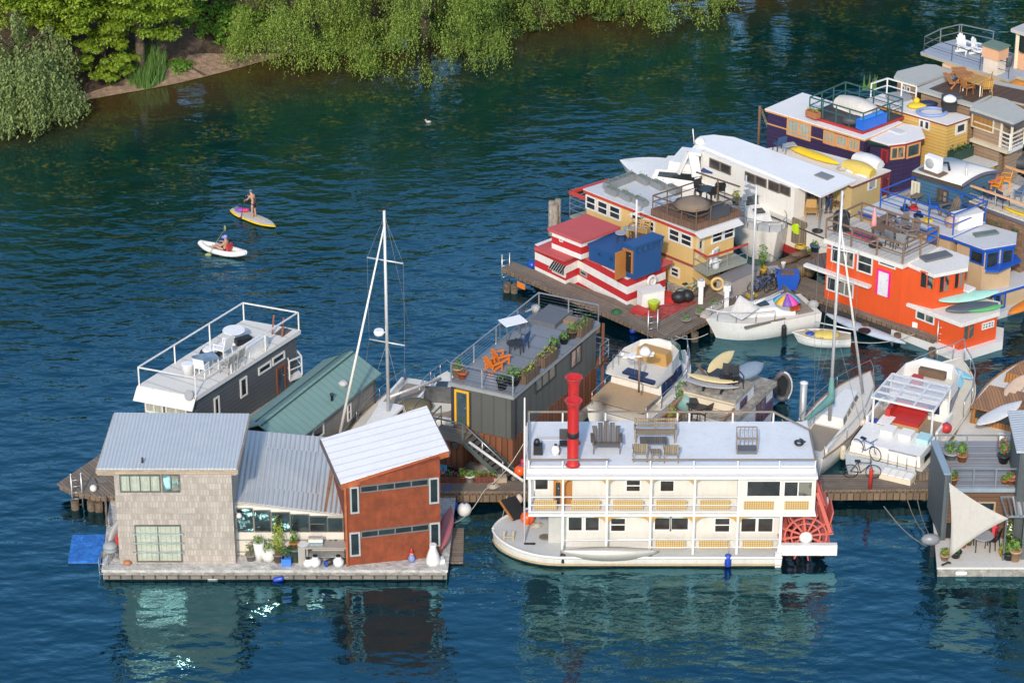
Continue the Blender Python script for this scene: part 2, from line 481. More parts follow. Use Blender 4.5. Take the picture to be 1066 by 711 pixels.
def potted(p,r,h,ph,potm,leafm,label,n=70,group=None,shape='pot',flower=None,size=.09,cat='potted plant'):
 t=thing('potted_plant',label,cat,p,group);p=V(p);b=MB()
 if shape=='pot':b.lathe([(r*.68,0),(r*.98,h*.86),(r*1.08,h*.86),(r*1.08,h),(r*.9,h),(r*.85,h*.9)],p,12)
 elif shape=='jar':b.lathe([(r*.6,0),(r,h*.4),(r,h*.62),(r*.75,h),(r*.6,h)],p,12)
 else:b.lathe([(r*.62,0),(r,h),(r*.86,h),(r*.8,h*.92)],p,12)
 b.build('pot',potm,t)
 l=MB();leaves(l,p+V((0,0,h+ph*.42)),max(r,ph*.5),n,size,.4,(min(1,r*2.0/ph),min(1,r*2.0/ph),1))
 for _ in range(4):l.tube(p+V((0,0,h*.9)),p+V((random.uniform(-.6,.6)*r,random.uniform(-.6,.6)*r,h+ph*.6)),.012,n=4)
 l.build('foliage',leafm,t)
 if flower:
  f=MB();leaves(f,p+V((0,0,h+ph*.5)),max(r,ph*.5),26,size*.8,.6,(min(1,r*2.2/ph),)*2+(1,));f.build('flowers',flower,t)
 return t
def trough(p,L,W,h,rz,m,leafm,ph,label,group=None,n=120,size=.09,flower=None,cat='planter'):
 t=thing('planter_box',label,cat,p,group);p=V(p);R=Matrix.Rotation(rz,3,'Z')
 b=MB(rz);th=.04
 for c,s in(((0,W/2-th/2,h/2),(L,th,h)),((0,-W/2+th/2,h/2),(L,th,h)),((L/2-th/2,0,h/2),(th,W-2*th,h)),((-L/2+th/2,0,h/2),(th,W-2*th,h)),((0,0,h*.42),(L-2*th,W-2*th,h*.8))):
  b.box(p+R@V(c),s,rz)
 b.build('box',m,t);l=MB()
 k=max(1,round(L/max(W,.2)))
 for i in range(k):leaves(l,p+R@V(((i+.5)/k*L-L/2,0,h+ph*.35)),max(W*.6,ph*.55),n//k,size,.5)
 l.build('foliage',leafm,t)
 if flower:
  f=MB()
  for i in range(k):leaves(f,p+R@V(((i+.5)/k*L-L/2,0,h+ph*.5)),max(W*.6,ph*.5),12,size*.8,.6)
  f.build('flowers',flower,t)
 return t
#furniture; each faces +x
def mk_adirondack(m,w=.62,name='adirondack_chair',cat='chair'):
 def make():
  t=thing(name,'',cat)
  b=MB();
  for k in range(5):b.box((.30-k*.115,0,.36-k*.035),(.10,w,.025),0,.26)
  b.build('seat',m,t)
  b=MB();n=5
  for k in range(n):
   y=(k-2)*w/n;hh=.82-.06*abs(k-2)**1.6
   b.loft([(-.20,y-w/n*.45,.22),(-.20,y+w/n*.45,.22),(-.235,y+w/n*.45,.22),(-.235,y-w/n*.45,.22)],
    [(-.20-hh*.36,y*1.2-w/n*.5,.22+hh),(-.20-hh*.36,y*1.2+w/n*.5,.22+hh),(-.235-hh*.36,y*1.2+w/n*.5,.22+hh),(-.235-hh*.36,y*1.2-w/n*.5,.22+hh)])
  b.build('backrest',m,t)
  for s in(1,-1):
   MB().box((.02,s*(w/2+.07),.565),(.80,.15,.028)).build('arm',m,t)
   MB().box((.33,s*(w/2+.03),.28),(.10,.035,.55)).build('leg',m,t)
   MB().bar((.36,s*(w/2-.02),.34),(-.52,s*(w/2-.02),.04),.03,.12).build('leg',m,t)
   MB().bar((-.30,s*(w/2+.03),.55),(-.34,s*(w/2+.03),.02),.03,.06).build('leg',m,t)
  return t
 return Kit(make)
def mk_chair(m,legm=None,w=.48,name='patio_chair',cat='chair',arms=True,backh=.5):
 legm=legm or m
 def make():
  t=thing(name,'',cat)
  MB().box((.02,0,.44),(.48,w,.05)).build('seat',m,t)
  MB().loft([(-.20,-w/2,.5),(-.20,w/2,.5),(-.24,w/2,.5),(-.24,-w/2,.5)],[(-.30,-w/2,.46+backh),(-.30,w/2,.46+backh),(-.34,w/2,.46+backh),(-.34,-w/2,.46+backh)]).build('backrest',m,t)
  for x in(.22,-.2):
   for s in(1,-1):MB().bar((x,s*(w/2-.02),.43),(x*1.15,s*(w/2),0),.035).build('leg',legm,t)
  if arms:
   for s in(1,-1):MB().bar((-.24,s*(w/2+.02),.66),(.22,s*(w/2+.02),.64),.05,.03).bar((.2,s*(w/2+.02),.64),(.2,s*(w/2),.44),.03).build('arm',legm,t)
  return t
 return Kit(make)
def mk_table(m,legm,r=.5,L=None,W=None,h=.72,name='patio_table',pedestal=False):
 def make():
  t=thing(name,'','table')
  if L:MB().box((0,0,h-.02),(L,W,.04)).build('tabletop',m,t)
  else:MB().lathe([(r*.97,h-.035),(r,h-.02),(r*.97,h)],(0,0,0),20).build('tabletop',m,t)
  if pedestal:MB().lathe([(r*.5,0),(r*.5,.03),(.04,.05),(.035,h-.03)],(0,0,0),10).build('pedestal',legm,t)
  else:
   x,y=(L/2-.06,W/2-.06)if L else(r*.62,r*.62)
   for a in(1,-1):
    for c in(1,-1):MB().bar((a*x,c*y,0),(a*x,c*y,h-.04),.045).build('leg',legm,t)
  return t
 return Kit(make)
def mk_bench(m,L=1.5,name='bench',back=True,h=.44):
 def make():
  t=thing(name,'','bench');b=MB()
  for k in range(4):b.box((-.18+k*.12,0,h),(.1,L,.035))
  b.build('seat',m,t)
  if back:
   b=MB()
   for z in(.58,.72,.86):b.box((-.27-(z-.5)*.15,0,z),(.03,L,.09))
   for s in(-1,0,1):b.bar((-.25,s*(L/2-.04),h),(-.34,s*(L/2-.04),.92),.06)
   b.build('backrest',m,t)
  for x in(.16,-.2):
   for s in(1,-1):MB().bar((x,s*(L/2-.05),0),(x,s*(L/2-.05),h-.02),.07).build('leg',m,t)
  if back:
   for s in(1,-1):MB().box((-.02,s*(L/2-.02),.64),(.52,.08,.04)).bar((.18,s*(L/2-.02),h),(.18,s*(L/2-.02),.63),.06).build('arm',m,t)
  return t
 return Kit(make)
def mk_picnic(m):
 def make():
  t=thing('picnic_table','','table');b=MB()
  for k in range(5):b.box((0,-.32+k*.16,.74),(1.7,.15,.04))
  b.build('tabletop',m,t)
  for s in(1,-1):
   b=MB();b.box((0,s*.68,.44),(1.7,.12,.04));b.box((0,s*.81,.44),(1.7,.12,.04));b.build('seat',m,t)
   for q in(1,-1):MB().bar((q*.6,s*.2,.72),(q*.6,s*.72,0),.05,.09).build('leg',m,t)
  MB().box((.6,0,.4),(.05,1.6,.09)).box((-.6,0,.4),(.05,1.6,.09)).build('frame',m,t)
  return t
 return Kit(make)
def mk_bike(fm,tyre=None):
 tyre=tyre or mat('tyre_rubber',(.02,.02,.02),rough=.8)
 def make():
  t=thing('bicycle','','bicycle')
  for x in(.52,-.52):
   w=MB();n=22;R_=.34
   rows=[[V((x+(R_+.024*cos(a))*cos(2*pi*k/n),.024*sin(a),R_+.02+(R_+.024*cos(a))*sin(2*pi*k/n)))for a in(0,2.1,4.2)]for k in range(n+1)]
   w.grid(rows,True,True);o=w.build('wheel',tyre,t)
   s=MB()
   for k in range(10):s.tube((x,0,R_+.02),(x+R_*cos(2*pi*k/10),0,R_+.02+R_*sin(2*pi*k/10)),.005,n=3)
   s.build('spokes',mat('brushed_steel',(.5,.5,.5),metal=.8,rough=.35),o)
  b=MB();B_,S,H,R2,F2=V((-.06,0,.3)),V((-.2,0,.82)),V((.36,0,.84)),V((-.52,0,.36)),V((.52,0,.36))
  for p,q in((B_,S),(S,H-V((0,0,.03))),(B_,H-V((0,0,.1))),(B_,R2),(S,R2),(H,F2)):b.tube(p,q,.02)
  b.build('frame',fm,t)
  MB().tube(H,H+V((-.02,0,.12)),.015).tube(H+V((.02,-.28,.14)),H+V((.02,.28,.14)),.016).build('handlebar',mat('dark_metal',(.05,.05,.055),metal=.5,rough=.4),t)
  MB().box((-.22,0,.9),(.26,.14,.06)).tube((-.2,0,.8),(-.22,0,.9),.015).build('saddle',tyre,t)
  return t
 return Kit(make)
def ball_buoy(p,r,m,label,cat='buoy',group=None):
 t=thing('mooring_buoy',label,cat,V(p)-V((0,0,r)),group)
 MB().ball(p,r,16,10).build('float',m,t);MB().lathe([(r*.25,r*.93),(r*.2,r*1.12),(r*.08,r*1.18)],p,8).build('neck',mat('blue_plastic',(.02,.07,.35)),t)
 return t
def fender(p,L,r,m,label,hang=.5,group=None,tilt=0.0,rz=0):
 t=thing('boat_fender',label,'fender',V(p),group);p=V(p)
 ax=V((sin(tilt)*cos(rz),sin(tilt)*sin(rz),cos(tilt)))
 MB().lathe([(r*.3,0),(r*.85,L*.08),(r,L*.2),(r,L*.8),(r*.85,L*.92),(r*.3,L)],p,10,ax).build('float',m,t)
 MB().tube(p+ax*L,p+ax*(L+hang),.012,n=4).build('rope',mat('rope',(.5,.46,.38)),t)
 return t
#people
def skin_body(root,joints,edges,name,m,sub=1):
 """one continuous skinned body: joints {name: ((x,y,z), radius)}"""
 me=bpy.data.meshes.new(name);keys=list(joints);off=V(root['_o'])
 me.from_pydata([V(joints[k][0])-off for k in keys],[(keys.index(a),keys.index(b))for a,b in edges],[])
 o=bpy.data.objects.new(name,me);COL.objects.link(o);o.parent=root;o['_o']=tuple(off)
 md=o.modifiers.new('skin','SKIN');md.use_smooth_shade=True
 for k,v in zip(keys,me.skin_vertices[0].data):
  r=joints[k][1];v.radius=r if isinstance(r,tuple)else(r,r);v.use_root=(k==keys[0])
 s=o.modifiers.new('subsurf','SUBSURF');s.levels=sub;s.render_levels=sub
 me.materials.append(m)
 return o
#camera, light, sky
cam=bpy.data.cameras.new('camera');cob=bpy.data.objects.new('camera',cam);COL.objects.link(cob)
cob.location=CAM;cob.rotation_euler=(pi/2-PITCH,0,0)
cam.sensor_width=36;cam.lens=FPX/1066*36;cam.clip_end=4000;cam.clip_start=1
scene.camera=cob
SUN_EL,SUN_AZ=radians(32),V((-.16,-.98,0)).normalized()
sd=V((SUN_AZ.x*cos(SUN_EL),SUN_AZ.y*cos(SUN_EL),sin(SUN_EL)))
sun=bpy.data.lights.new('sun','SUN');sob=bpy.data.objects.new('sun',sun);COL.objects.link(sob)
sun.energy=2.0;sun.angle=radians(2.5);sun.color=(1,.87,.72);sob.location=(0,-60,90)
sob.rotation_euler=(-sd).to_track_quat('-Z','Y').to_euler()
w=bpy.data.worlds.new('World');scene.world=w;w.use_nodes=True
sk=w.node_tree.nodes.new('ShaderNodeTexSky');sk.sky_type='NISHITA';sk.sun_disc=False
sk.sun_elevation=SUN_EL;sk.sun_rotation=atan2(sd.x,sd.y);sk.air_density=1.0;sk.dust_density=1.2;sk.ozone_density=1.6
bg=w.node_tree.nodes['Background'];bg.inputs[1].default_value=.15
mx=w.node_tree.nodes.new('ShaderNodeMix');mx.data_type='RGBA';mx.blend_type='MULTIPLY';mx.inputs[0].default_value=1;mx.inputs[7].default_value=(.95,.99,1,1)
w.node_tree.links.new(sk.outputs[0],mx.inputs[6]);w.node_tree.links.new(mx.outputs[2],bg.inputs[0])
scene.view_settings.view_transform='Standard';scene.view_settings.look='None';scene.view_settings.exposure=.66;scene.view_settings.gamma=1
#water
t=NT('lake_water')
pos=t.obj()
sx=t.new('SeparateXYZ');t.l.new(pos,sx.inputs[0])
shore=P(300,62);sh2=P(600,12);sdir=(sh2-shore).normalized();sn=V((sdir.y,-sdir.x,0))
dist=t.math('SUBTRACT',t.math('ADD',t.math('MULTIPLY',sx.outputs[0],sn.x),t.math('MULTIPLY',sx.outputs[1],sn.y)),shore.dot(sn))
big=t.noise(.09,4,.6)
dd=t.math('ADD',dist,t.math('MULTIPLY_ADD',big,10,-5))
shallow=t.new('MapRange',interpolation_type='SMOOTHSTEP');t.l.new(dd,shallow.inputs[0])
shallow.inputs[1].default_value=-1;shallow.inputs[2].default_value=10
weed_band=t.math('MULTIPLY',t.ramp(dd,1,7),t.ramp(dd,21,11))
wn=t.ramp(t.noise(.35,3,.6),.46,.62);wf=t.ramp(t.noise(2.6,4,.75),.50,.64)
weed=t.math('MULTIPLY',t.math('MULTIPLY',weed_band,wn),wf)
deepc=t.mix(t.ramp(dd,6,32),(.0022,.030,.025),(.0004,.010,.018))
body=t.mix(shallow.outputs[0],(.085,.050,.016),deepc)
body=t.mix(t.math('MULTIPLY',weed,.85),body,(.17,.15,.016))
t.base(body,.035,0,.5);t.b.inputs['IOR'].default_value=2.35
t.b.inputs['Specular Tint'].default_value=(.2,.82,1,1)
m1=t.new('Mapping');m1.inputs['Scale'].default_value=(.55,1.0,1);m1.inputs['Rotation'].default_value=(0,0,radians(-14));t.l.new(pos,m1.inputs[0])
m2=t.new('Mapping');m2.inputs['Scale'].default_value=(.6,1.0,1);m2.inputs['Rotation'].default_value=(0,0,radians(24));t.l.new(pos,m2.inputs[0])
n1=t.noise(.75,2,.5,m1.outputs[0]);n2=t.noise(2.1,3,.55,m2.outputs[0]);n3=t.noise(7.5,2,.5,m1.outputs[0])
patch=t.ramp(t.noise(.045,3,.5),.35,.65)
hh=t.math('ADD',t.math('MULTIPLY',n1,.27),t.math('ADD',t.math('MULTIPLY',n2,.06),t.math('MULTIPLY',n3,.010)))
calm=t.math('MULTIPLY',t.math('MULTIPLY_ADD',t.ramp(dd,7,25),.78,.22),t.math('MULTIPLY_ADD',t.ramp(dd,52,32),.38,.62))
hh=t.math('MULTIPLY',t.math('MULTIPLY',hh,calm),t.math('MULTIPLY_ADD',patch,.9,.5))
t.bump(hh,1.0,1.0)
b=MB();b.face([(-900,-400,0),(900,-400,0),(900,1500,0),(-900,1500,0)])
wo=b.build('water',t.m);wo['kind']='structure'
#far shore
soil=mat('shore_soil',(.065,.042,.026),'soil',rough=.95,c2=(.10,.07,.045))
shore_px=[(-160,190),(-60,142),(0,125),(40,113),(82,104),(120,98),(150,93),(185,86),(215,79),(252,69),(290,59),(340,52),(400,42),(480,32),(560,22),(640,10),(720,2),(800,-8),(900,-22),(1000,-40),(1150,-60),(1400,-80)]
line=[P(p)for p in shore_px]
rows=[]
for dy,z in((-.55,-.12),(0,.03),(.5,.16),(1.6,.42),(4,1.1),(9,2.2),(20,3.2),(60,4.5),(400,5)):
 rows.append([q+V((-.25*dy if dy<30 else 0,dy,z+(random.uniform(-.06,.06)if dy>0 else 0)))for q in line])
b=MB();b.grid(rows);lo=b.build('shore_ground',soil);lo['kind']='structure'
b=MB();sand=mat('beach_sand',(.30,.20,.13),'soil',rough=.95,c2=(.36,.25,.17))
sp=[(80,106),(120,99),(150,93.5),(185,87),(215,80),(252,70),(292,59)]
wd=[.4,.9,1.6,2.3,2.2,1.3,.3]
b.grid([[P(p)+V((-.25*k*w_-.05,k*w_-.12+.05*sin(i*2.1),.034+.30*max(0,k*w_)))for i,(p,w_)in enumerate(zip(sp,wd))]for k in(0,.33,.66,1)])
bo=b.build('beach',sand);bo['kind']='structure'
pc=[(232,-30),(214,5),(196,30),(182,50),(178,66),(196,76)]
pw=[1.1,1.2,1.3,1.5,1.5,1.1]
b=MB()
def land(p):
 """height of the bank under a ground point"""
 best=min(line,key=lambda q:abs(q.x-p.x));dy=p.y-best.y
 pts=((-5,-.12),(0,.03),(.5,.16),(1.6,.42),(4,1.1),(9,2.2),(20,3.2),(60,4.5),(400,5))
 for(a,za),(c,zc)in zip(pts[:-1],pts[1:]):
  if a<=dy<=c:return za+(zc-za)*(dy-a)/(c-a)
 return 0
def onland(px,py):
 z=.3
 for _ in range(8):z=land(P(px,py,z))
 return P(px,py,z)
cs=[onland(*p)for p in pc]
b.grid([[c+V((k*w_,0,land(c+V((k*w_,0,0)))-c.z+.06))for k in(-1,-.5,0,.5,1)]for c,w_ in zip(cs,pw)])
po=b.build('dirt_path',mat('path_dirt',(.10,.068,.05),'soil',rough=.95,c2=(.13,.09,.065)));po['kind']='structure'
#trees
BARK=mat('bark',(.10,.07,.05),'soil',rough=.95,c2=(.13,.1,.07))
def trunk_mesh(base,h,r,n=6,spread=.6,lean=(0,0),lz=.45):
 b=MB();base=V(base);pts=[base+V((lean[0]*k+.12*sin(k*5),lean[1]*k,h*k))for k in(0,.25,.5,.75,1)]
 for k in range(4):b.tube(pts[k],pts[k+1],r*(1-k*.2),r*(1-(k+1)*.2),n=8)
 for k in range(n):
  a=2*pi*k/n+random.uniform(-.3,.3);s=pts[2]+(pts[4]-pts[2])*random.random()
  m_=s+V((cos(a)*h*spread*.3,sin(a)*h*spread*.3,h*.16));e=m_+V((cos(a)*h*spread*.35,sin(a)*h*spread*.35,h*random.uniform(.02,.2)))
  b.tube(s,m_,r*.38,r*.24,n=6);b.tube(m_,e,r*.24,r*.08,n=5)
 return b
def broadleaf(p,h,r,leafm,label,clumps=70,per=120,size=.17,low=.3,group=None,squash=.9,name='broadleaf_tree'):
 t=thing(name,label,'tree',p,group);p=V(p)
 trunk_mesh(p,h*.75,h*.028).build('trunk',BARK,t,recalc=False)
 b=MB();c=p+V((0,0,h*(low+1)/2));hz=h*(1-low)/2
 for _ in range(clumps):
  d=V((random.gauss(0,1),random.gauss(0,1),random.gauss(0,1))).normalized();k=random.uniform(.55,1.0)
  wob=1+.22*noise.noise(d*2.1+p)
  q=c+V((d.x*r*k*wob,d.y*r*k*wob,d.z*hz*k*wob));cr=r*random.uniform(.14,.27)
  for _ in range(per):
   e=V((random.gauss(0,1),random.gauss(0,1),random.gauss(0,.6)));e.normalize();kk=random.random()**.5
   x=q+V((e.x*cr,e.y*cr,e.z*cr*.6))*kk;s=size*random.uniform(.6,1.35)
   nn=(e*.6+V((random.uniform(-.5,.5),random.uniform(-.5,.5),.8))).normalized()
   u=nn.cross(V((random.uniform(-1,1),random.uniform(-1,1),random.uniform(-1,1)))).normalized();w_=nn.cross(u)
   b.face([x-u*s,x-w_*s*.5,x+u*s,x+w_*s*.5])
 b.build('crown',leafm,t)
 return t
def willow(p,h,r,leafm,label,strands=900,hang=(2,5.5),group=None,bottom=.5,sq=1.0,size=.105,shift=(0,-3.0)):
 t=thing('willow_tree',label,'tree',p,group);p=V(p)
 trunk_mesh(p,h*.72,h*.035,8,.75,(shift[0]*.9,shift[1]*.9)).build('trunk',BARK,t);p=p+V((shift[0],shift[1],0));bottom-=p.z
 b=MB();nb=130;boughs=[]
 for _ in range(nb):
  a=random.uniform(0,2*pi);rr=r*random.random()**.45;boughs.append((a,rr,h*(.10+.90*random.random()**1.25)*(1-.42*(rr/r)**2.4)))
 for _ in range(strands):
  a,rr,top=random.choice(boughs);a+=random.gauss(0,.10);rr *= random.uniform(.84,1.10)
  x=p+V((cos(a)*rr,sin(a)*rr*sq,0));z=top+random.gauss(0,.25);L=random.uniform(*hang)*(1.15 if rr>.7*r else .8)
  zb=max(bottom+random.random()*.8,z-L);cur=V((cos(a),sin(a),0))*random.uniform(.1,.75);sway=random.uniform(0,6)
  n=max(3,int((z-zb)/.13))
  for k in range(n):
   f=k/n;q=V((x.x,x.y,p.z+z+(zb-z)*f))+cur*(1-(1-f)**2)*1.2+V((.10*sin(sway+f*4),.10*cos(sway+f*3),0))
   s=size*random.uniform(.6,1.25);ang=random.uniform(0,2*pi);o=V((cos(ang),sin(ang),-.75))*s;sd_=V((-sin(ang),cos(ang),random.uniform(-.5,.5)))*s*.33
   b.face([q,q+o*.5+sd_,q+o*1.25,q+o*.5-sd_])
 b.build('crown',leafm,t)
 return t
WIL=mat('willow_leaf',(.13,.20,.03),'leaf',c2=(.25,.345,.06))
WIL2=mat('willow_leaf_grey',(.11,.165,.06),'leaf',c2=(.26,.33,.11))
MAP=mat('maple_leaf',(.10,.19,.014),'leaf',c2=(.25,.35,.025))
BUSH=mat('bush_leaf',(.055,.16,.015),'leaf',c2=(.15,.30,.03))
DARKL=mat('forest_leaf',(.035,.075,.018),'leaf',c2=(.09,.14,.03))
def gp(px,py):return onland(px,py)
willow(gp(442,46),11.5,4.9,WIL,'large yellow green willow whose round crown hangs lowest over the open water',6500,(.6,2.0),bottom=.15)
willow(gp(306,40),11.5,3.7,WIL,'willow between the leafy bush on the bank and the largest willow',4200,(.6,2.0),bottom=.5)
willow(gp(548,4),11.0,3.2,WIL,'narrow willow partly hidden behind the largest willow, near the middle of the top edge',2600,(.6,1.9),bottom=.6)
willow(gp(686,-2),11.0,4.6,WIL,'willow dipping over the water at the top edge, farthest right of the willows',4600,(.6,2.0),bottom=.4)
willow(gp(30,100),6.3,3.3,WIL2,'grey green drooping willow at the left edge, its fringe touching the water',2400,(1.4,3.4),bottom=.1,size=.15)
broadleaf(gp(58,78),11.5,4.2,MAP,'bright lime green leafy tree rising behind the grey green willow',170,240,.105,.2)
broadleaf(gp(146,80),12.0,4.0,MAP,'bright green leafy tree leaning over the dark dirt path',190,240,.105,.2)
broadleaf(gp(112,88),3.6,1.9,MAP,'low bright green sapling at the waterline beside the grey green willow',70,200,.095,.0)
b=MB();c0=gp(150,84)
tt=thing('waterside_grass','clump of tall green grass leaning at the edge of the sandy beach','grass clump',c0)
for _ in range(700):
 a=random.uniform(0,2*pi);rr=random.random()**.5;q=c0+V((cos(a)*rr*1.2,sin(a)*rr*1.6+.6,0));q.z=land(q);e=q+V((random.gauss(0,.3),random.gauss(-.15,.3),random.uniform(.5,1.5)))
 s=V((.045,0,0));b.face([q-s,q+s,e])
b.build('blades',mat('grass_blade',(.06,.14,.02),'leaf',c2=(.13,.24,.05)),tt)
def bush(p,r,h,m_,label,n,name='bush',per=80,sx_=1.4):
 t=thing(name,label,'bush',p);b=MB()
 for _ in range(n):
  a=random.uniform(0,2*pi);rr=random.random()**.5;q=V(p)+V((cos(a)*rr*r*sx_,sin(a)*rr*r,0));q.z=land(q)+random.uniform(.2,h)*(1-rr*rr*.7);leaves(b,q,.45,per,.11,.8,(1,1,.6))
 b.build('foliage',m_,t)
 for _ in range(1):
  MB().tube(p,V(p)+V((.1,0,h*.7)),.04,n=5).tube(p,V(p)+V((-.4,.2,h*.6)),.03,n=5).build('stem',BARK,t)
 return t
bush(gp(238,44),2.0,1.2,BUSH,'spreading bright green bush on the bank above the beach',120)
for x_,y_,lb_ in((470,36,'dark green shrub on the bank behind the largest willow'),(515,28,'dark green shrub on the bank between the largest and the narrow willow'),(372,50,'dark green shrub at the waterline between the two left willows'),(610,14,'dark green shrub on the bank left of the farthest right willow')):bush(gp(x_,y_),2.0,1.8,DARKL,lb_,70)
bush(gp(188,72),.55,.45,BUSH,'small green shrub alone on the sand at the foot of the path',10)
bush(gp(20,122),.8,.5,MAP,'small yellow green shrub under the willow at the left edge',8,per=60)
bk=[(-120,60),(15,5),(90,-25),(165,-70),(290,-45),(215,-40),(365,-15),(480,-40),(610,-60),(745,-50),(840,-40),(930,-60),(1030,-70),(1130,-90),(1250,-110)]
for i,(x,y)in enumerate(bk):
 broadleaf(gp(x,y),12.5+2*sin(i*2.3),5.2,DARKL if i%3 else MAP,'tall dark green tree on the wooded bank above the top edge',85,85,.34,.0,'tall trees on the far bank')
for i,(x,y)in enumerate([(300,-190),(620,-190),(900,-210),(1200,-230),(40,-150),(-250,-60)]):
 broadleaf(gp(x,y),14.5,7.5,DARKL,'tall dark green tree on the wooded bank above the top edge',90,85,.5,.0,'tall trees on the far bank')
#shared paints
WHITE=mat('white_paint',(.69,.68,.66),rough=.5,var=.07,dirt=.12,dirtc=(.4,.36,.3))
ROOFW=mat('white_roof',(.78,.79,.80),rough=.6,var=.06,dirt=.2,dirtc=(.42,.40,.37))
CREAM=mat('cream_paint',(.72,.64,.50),rough=.55,var=.06,dirt=.12)
STEEL=mat('brushed_steel',(.5,.5,.5),metal=.8,rough=.35)
DARK=mat('dark_metal',(.05,.05,.055),metal=.5,rough=.4)
BLACK=mat('black_plastic',(.018,.018,.02),rough=.5)
WOODG=mat('weathered_wood',(.22,.18,.14),'planks',period=.16,rough=.85,c2=(.16,.12,.09))
DOCK=mat('dock_planks',(.215,.17,.13),'planks',period=.17,rough=.9,c2=(.14,.10,.075),dirt=.35,dirtc=(.35,.31,.26))
PILE=mat('wet_piling',(.12,.085,.06),'soil',rough=.85,c2=(.18,.13,.09))
TEAK=mat('teak_wood',(.34,.20,.10),'planks',period=.11,rough=.7)
BROWNW=mat('brown_timber',(.16,.10,.06),rough=.75,var=.3)
ORANGE=mat('orange_paint',(.75,.20,.02),rough=.5,var=.1)
ROPE=mat('rope',(.5,.46,.38))
BLUEP=mat('blue_plastic',(.02,.07,.35),rough=.4)
REDP=mat('red_paint',(.50,.035,.03),rough=.5,var=.12)
CONC=mat('concrete_float',(.33,.31,.28),'soil',rough=.9,c2=(.40,.38,.35))
GLASS=glass()
GLASSB=glass('blue_glass',(.03,.045,.06))
CURT=mat('curtain_behind_glass',(.40,.41,.33),'seam',period=.22,rough=.25,var=.2)
def wall_house(root,poly,z0,z1,m,name='wall',ang=0.0):
 return MB(ang).prism(poly,z0,z1).build(name,m,root)
def pilings(root,pts,r=.16,top=.35,bot=-.9):
 for p in pts:MB().tube((p.x,p.y,bot),(p.x,p.y,top),r*.95,r,n=9).build('piling',PILE,root)
def ladder(p,h,w,rz,label,m=STEEL,low=-.5,lean=0.0):
 t=thing('dock_ladder',label,'ladder',p);p=V(p);s=V((cos(rz),sin(rz),0))*w/2;k=V((-sin(rz),cos(rz),0))*lean
 b=MB()
 for q in(-1,1):b.tube(p+s*q+V((0,0,low-p.z)),p+s*q+k+V((0,0,h)),.035,n=6).tube(p+s*q+k+V((0,0,h)),p+s*q+k+V((0,.3,h-.25)),.03,n=6)
 b.build('rail',m,t);n=int((h-low+p.z)/.32)
 for i in range(1,n):f=i/n;MB().tube(p-s+V((0,0,low-p.z+(h-low+p.z)*f))+k*f,p+s+V((0,0,low-p.z+(h-low+p.z)*f))+k*f,.022,n=5).build('rung',m,t)
 return t
#stone, tin and rust-red floating house
DZ=.5
fl=P(107,592.5,DZ);fr=P(465,592.5,DZ);D0=fl.y
h1=thing('floating_house','floating house with stone clad tower, tin roofed middle and rust red wing','house',((fl.x+fr.x)/2,fl.y+3,0))
back=P(470,512,DZ)
bl=P(C1(222,440),z=DZ)
STONE=mat('stone_shingles',(.375,.33,.29),'shingle',period=.30,rough=.85,bw=.13,var=.3,c2=(.40,.35,.31),dirt=.5,spread=.22,dirtc=(.2,.16,.12))
TIN=mat('corrugated_tin',(.58,.61,.63),'corrugated',period=.16,rough=.5,metal=.15,var=.1,dirt=.25,dirtc=(.34,.35,.36))
TIN2=mat('ribbed_tin',(.57,.60,.61),'corrugated',period=.21,rough=.5,metal=.15,var=.1,dirt=.2,dirtc=(.33,.30,.28))
RUST=mat('rusted_steel',(.215,.046,.015),'rust',rough=.75,c2=(.12,.027,.010))
RUSTF=mat('rust_fascia',(.36,.10,.035),'rust',rough=.7,c2=(.25,.06,.02))
FLOATP=[V((fl.x,D0,0)),V((fr.x,D0,0)),V((fr.x+.25,back.y,0)),V((bl.x-.55,back.y,0))]
MB().prism(FLOATP,-.5,DZ-.12).build('float',CONC,h1)
fb=MB().prism([V((fl.x-.05,D0-.06,0)),V((fr.x+.05,D0-.06,0)),V((fr.x+.3,back.y,0)),V((bl.x-.6,back.y,0))],DZ-.119,DZ)
fb.build('deck',mat('painted_deck',(.58,.56,.52),'soil',rough=.85,c2=(.62,.60,.56)),h1)
MB().box(((fl.x+fr.x)/2,D0-.09,.16),(fr.x-fl.x-.1,.07,.14)).build('bumper',mat('grey_timber',(.20,.17,.145),'planks',period=.5,rough=.9),h1)
ta,tb=P(C1(222,611),z=DZ),P(C1(579,611),z=DZ);tb.y=ta.y
tz=Zat(ta,C1(0,338)[1])
dp=5.4
tbk=[V((tb.x,ta.y+dp,0)),V((ta.x,ta.y+dp,0))]
wall_house(h1,[ta,tb]+tbk,DZ,tz,STONE,'tower_wall')
zr=tz+.06
rf=P(C1(150,318),z=zr+.2);rfr=P(C1(581,318),z=zr+.2);rbr=P(C1(621,149),z=zr+.32);rbl=P(C1(205,146),z=zr+.32)
rt=MB().slab([rf,rfr,rbr,rbl],.10).build('roof',TIN,h1)
fa=MB();fa.bar(rf+V((0,-.03,-.20)),rfr+V((0,-.03,-.20)),.05,.24).bar(rfr+V((.03,-.05,-.16)),rbr+V((.03,0,-.16)),.05,.2).bar(rf+V((-.03,0,-.16)),rbl+V((-.03,0,-.16)),.05,.2)
fa.build('fascia',mat('cedar_fascia',(.38,.30,.22),'shingle',period=.14,bw=.5,c2=(.3,.25,.2)),rt)
MB().slab([V((rf.x+.1,rf.y+.05,zr+.0)),V((rfr.x-.1,rf.y+.05,zr+.0)),V((rbr.x-.1,rbr.y,zr+.06)),V((rbl.x+.1,rbl.y,zr+.06))],.05).build('soffit',mat('soffit',(.25,.2,.16)),rt)
